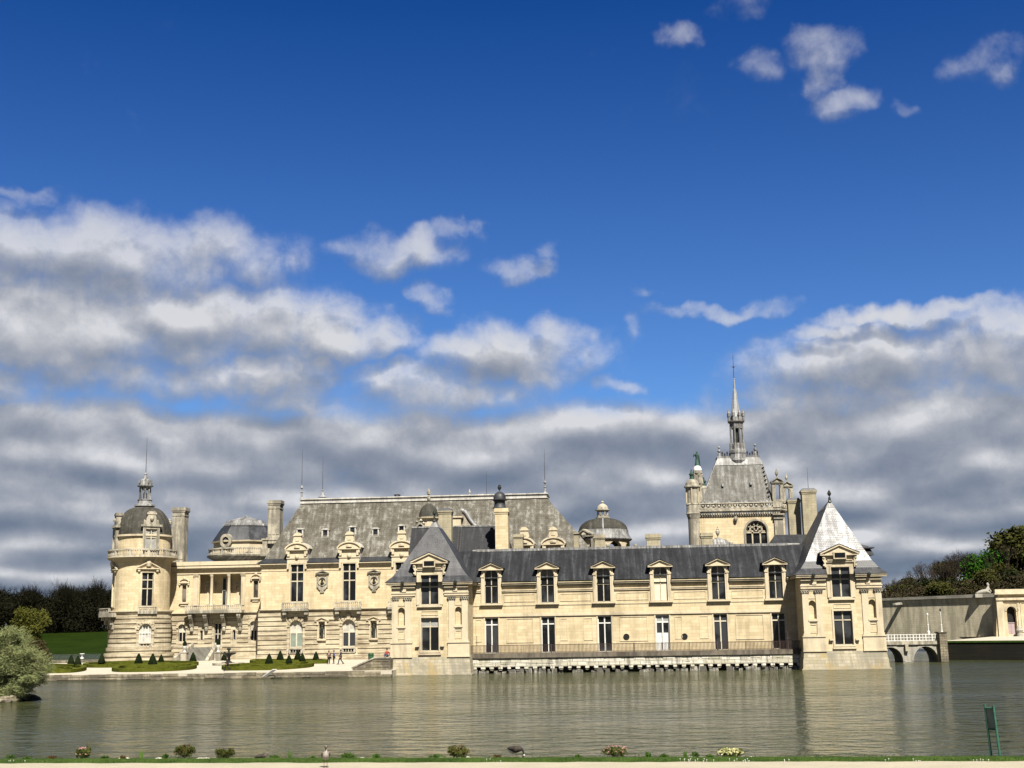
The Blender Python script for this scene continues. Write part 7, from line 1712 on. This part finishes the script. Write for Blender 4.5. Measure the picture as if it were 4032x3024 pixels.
# ------------------------------------------------------------------ people
plain('skin', (.42,.26,.19), .6, .05, 9); plain('hair_dark', (.02,.014,.01), .6); plain('black_cloth', (.012,.012,.014), .85); plain('navy_cloth', (.014,.02,.05), .85); plain('blue_cloth', (.03,.05,.17), .85); plain('red_cloth', (.40,.05,.04), .85); plain('denim', (.05,.075,.13), .85); plain('shoe_dark', (.02,.018,.016), .6); plain('white_cloth', (.6,.6,.6), .8)
def skinned(name, verts, edges, radii, mt, parent, T_):
    me = bpy.data.meshes.new(name); me.from_pydata([T_(v) for v in verts], edges, []); me.materials.append(MATS[mt]); o = bpy.data.objects.new(name, me); COL.objects.link(o)
    sk = o.modifiers.new('skin', 'SKIN'); sk.use_smooth_shade = True
    if not me.skin_vertices: 
        bm = bmesh.new(); bm.from_mesh(me); bm.verts.layers.skin.verify(); bm.to_mesh(me); bm.free()
    for i, r_ in enumerate(radii): me.skin_vertices[0].data[i].radius = (r_, r_)
    for i in range(len(radii)): me.skin_vertices[0].data[i].use_root = (i == 0)
    sb = o.modifiers.new('subdivision', 'SUBSURF'); sb.levels = 1; sb.render_levels = 1
    attach(o, parent); return o
def person(X, Y_, Z, h, yaw, pose, top, legs, label, hair='hair_dark', group=None, bag=False):
    r = thing('person', label, 'person', (X, Y_, Z), group); k = h/1.78; c_, s_ = math.cos(yaw), math.sin(yaw)
    T_ = lambda p: (X+(p[0]*c_-p[1]*s_)*k, Y_+(p[0]*s_+p[1]*c_)*k, Z+p[2]*k)       # person faces local +x
    if pose == 'walk': hip_, kn, an = [(0,.09,.92),(0,-.09,.92)], [(.20,.09,.50),(-.03,-.09,.48)], [(.30,.09,.08),(-.34,-.09,.14)]; el_, wr_ = [(-.14,.25,1.12),(.10,-.25,1.12)], [(-.06,.27,.90),(.28,-.24,.95)]
    elif pose == 'stand': hip_, kn, an = [(0,.09,.92),(0,-.09,.92)], [(.03,.1,.50),(.03,-.1,.50)], [(0,.11,.08),(.0,-.11,.08)]; el_, wr_ = [(-.03,.27,1.12),(-.03,-.27,1.12)], [(.16,.22,1.0),(.16,-.22,1.0)]
    else: hip_, kn, an = [(0,.1,.12),(0,-.1,.12)], [(.42,.12,.22),(.40,-.14,.40)], [(.74,.12,.06),(.46,-.16,.06)]; el_, wr_ = [(-.12,.26,.42),(.10,-.25,.40)], [(-.2,.24,.14),(.32,-.18,.40)]
    o_ = 0 if pose != 'sit' else -.80; sp_ = [(0,0,.96+o_),(0,0,1.15+o_),(-.01,0,1.34+o_),(0,0,1.46+o_),(.02,0,1.56+o_),(.03,0,1.66+o_),(.02,0,1.74+o_)]
    sh = [(-.01,.17,1.40+o_),(-.01,-.17,1.40+o_)]
    V = list(sp_); RR = [.13,.12,.14,.065,.055,.095,.06]; E = [(i,i+1) for i in range(6)]
    for s2 in (0, 1):
        b = len(V); V += [hip_[s2], kn[s2], an[s2], (an[s2][0]+.16, an[s2][1], an[s2][2]-.04)]; RR += [.10,.065,.045,.035]; E += [(0,b),(b,b+1),(b+1,b+2),(b+2,b+3)]
        b = len(V); w_ = Vector(wr_[s2]); d = (w_-Vector(el_[s2])).normalized(); palm = w_+d*.07; V += [sh[s2], el_[s2], tuple(w_), tuple(palm)]; RR += [.065,.045,.03,.032]; E += [(2,b),(b,b+1),(b+1,b+2),(b+2,b+3)]
        lat = d.cross(Vector((0,1,0))).normalized()
        for f_ in range(4):
            q0 = palm+lat*(f_-1.5)*.02+d*.03; q1 = q0+d*(.045+.008*(f_ in (1,2)))+Vector((0,.006,0)); j = len(V); V += [tuple(q0), tuple(q1)]; RR += [.009,.008]; E += [(b+3,j),(j,j+1)]
        j = len(V); q0 = w_+d*.03+lat*.04; V += [tuple(q0), tuple(q0+d*.045+lat*.015)]; RR += [.01,.009]; E += [(b+2,j),(j,j+1)]
    skinned('body', V, E, [x_*1.0 for x_ in RR], 'skin', r, T_)
    jv = [sp_[0], sp_[1], sp_[2], sp_[3]]; jr = [.155,.15,.165,.08]; je = [(0,1),(1,2),(2,3)]
    for s2 in (0, 1): b = len(jv); jv += [sh[s2], el_[s2], tuple(Vector(wr_[s2])*.96+Vector(el_[s2])*.04)]; jr += [.085,.065,.05]; je += [(2,b),(b,b+1),(b+1,b+2)]
    skinned('jacket', jv, je, jr, top, r, T_)
    tv = [sp_[0]]; trr = [.15]; te = []
    for s2 in (0, 1): b = len(tv); tv += [hip_[s2], kn[s2], an[s2]]; trr += [.118,.085,.066]; te += [(0,b),(b,b+1),(b+1,b+2)]
    skinned('trousers', tv, te, trr, legs, r, T_)
    hv = MB(); hc = Vector(sp_[5]); loft(hv, [(T_((hc.x-.03, 0, hc.z-.06)), .075*k), (T_((hc.x-.03,0,hc.z+.02)), .108*k), (T_((hc.x-.015,0,hc.z+.09)), .10*k), (T_((hc.x-.01,0,hc.z+.135)), .04*k)], 10); hv.build('hair', hair, r, True)
    fc = MB(); fc.tube(T_((hc.x+.085,0,hc.z-.005)), T_((hc.x+.115,0,hc.z-.03)), .012*k, .016*k, 5); 
    for s2 in (-1, 1): fc.lathe(*T_((hc.x+.01,s2*.1,0))[:2], [(.006,T_((0,0,hc.z-.04))[2]),(.018,T_((0,0,hc.z-.01))[2]),(.008,T_((0,0,hc.z+.03))[2])], 5)
    fc.build('face', 'skin', r)
    for s2 in (0, 1):
        m2 = MB(); a_ = Vector(an[s2]); loft(m2, [(T_((a_.x-.08,a_.y,a_.z-.03)), .045*k),(T_((a_.x+.02,a_.y,a_.z-.03)), .058*k),(T_((a_.x+.14,a_.y,a_.z-.045)), .045*k),(T_((a_.x+.19,a_.y,a_.z-.05)), .02*k)], 8); m2.build('shoe', 'shoe_dark', r, True)
    if bag: m2 = MB(); loft(m2, [(T_((-.05,.28,.7)), .1*k),(T_((-.05,.29,.85)), .14*k),(T_((-.05,.28,.98)), .08*k)], 8); m2.build('bag', 'black_cloth', r, True)
    return r
def gp(x, y): return gt(x, y)
GP = 'walkers on the terrace gravel'
a = gp(1268, 202); person(a[0], a[1], terr_z(a[1]), 1.78, R(178), 'walk', 'black_cloth', 'black_cloth', 'man in dark clothes with white collar walking past the fountain')
a = gp(1835, 163); person(a[0], a[1], terr_z(a[1]), 1.78, R(-60), 'stand', 'black_cloth', 'black_cloth', 'left walker of the group of three, black clothes over a pale top', bag=True)
a = gp(1864, 161); person(a[0], a[1], terr_z(a[1]), 1.78, R(200), 'stand', 'blue_cloth', 'navy_cloth', 'middle walker of the group of three, in a dark blue jacket', bag=True)
a = gp(1902, 164); person(a[0], a[1], terr_z(a[1]), 1.92, R(182), 'walk', 'navy_cloth', 'navy_cloth', 'right walker of the group of three, tall man in navy striding left')
X, Z = q(10, 2160, 131, Yr+.8); person(X, Yr+.9, qz(10, 2160, 130, Yr)+.14, 1.72, R(-100), 'sit', 'red_cloth', 'denim', 'person in a red top sitting on the stair wall beside the left pavilion')
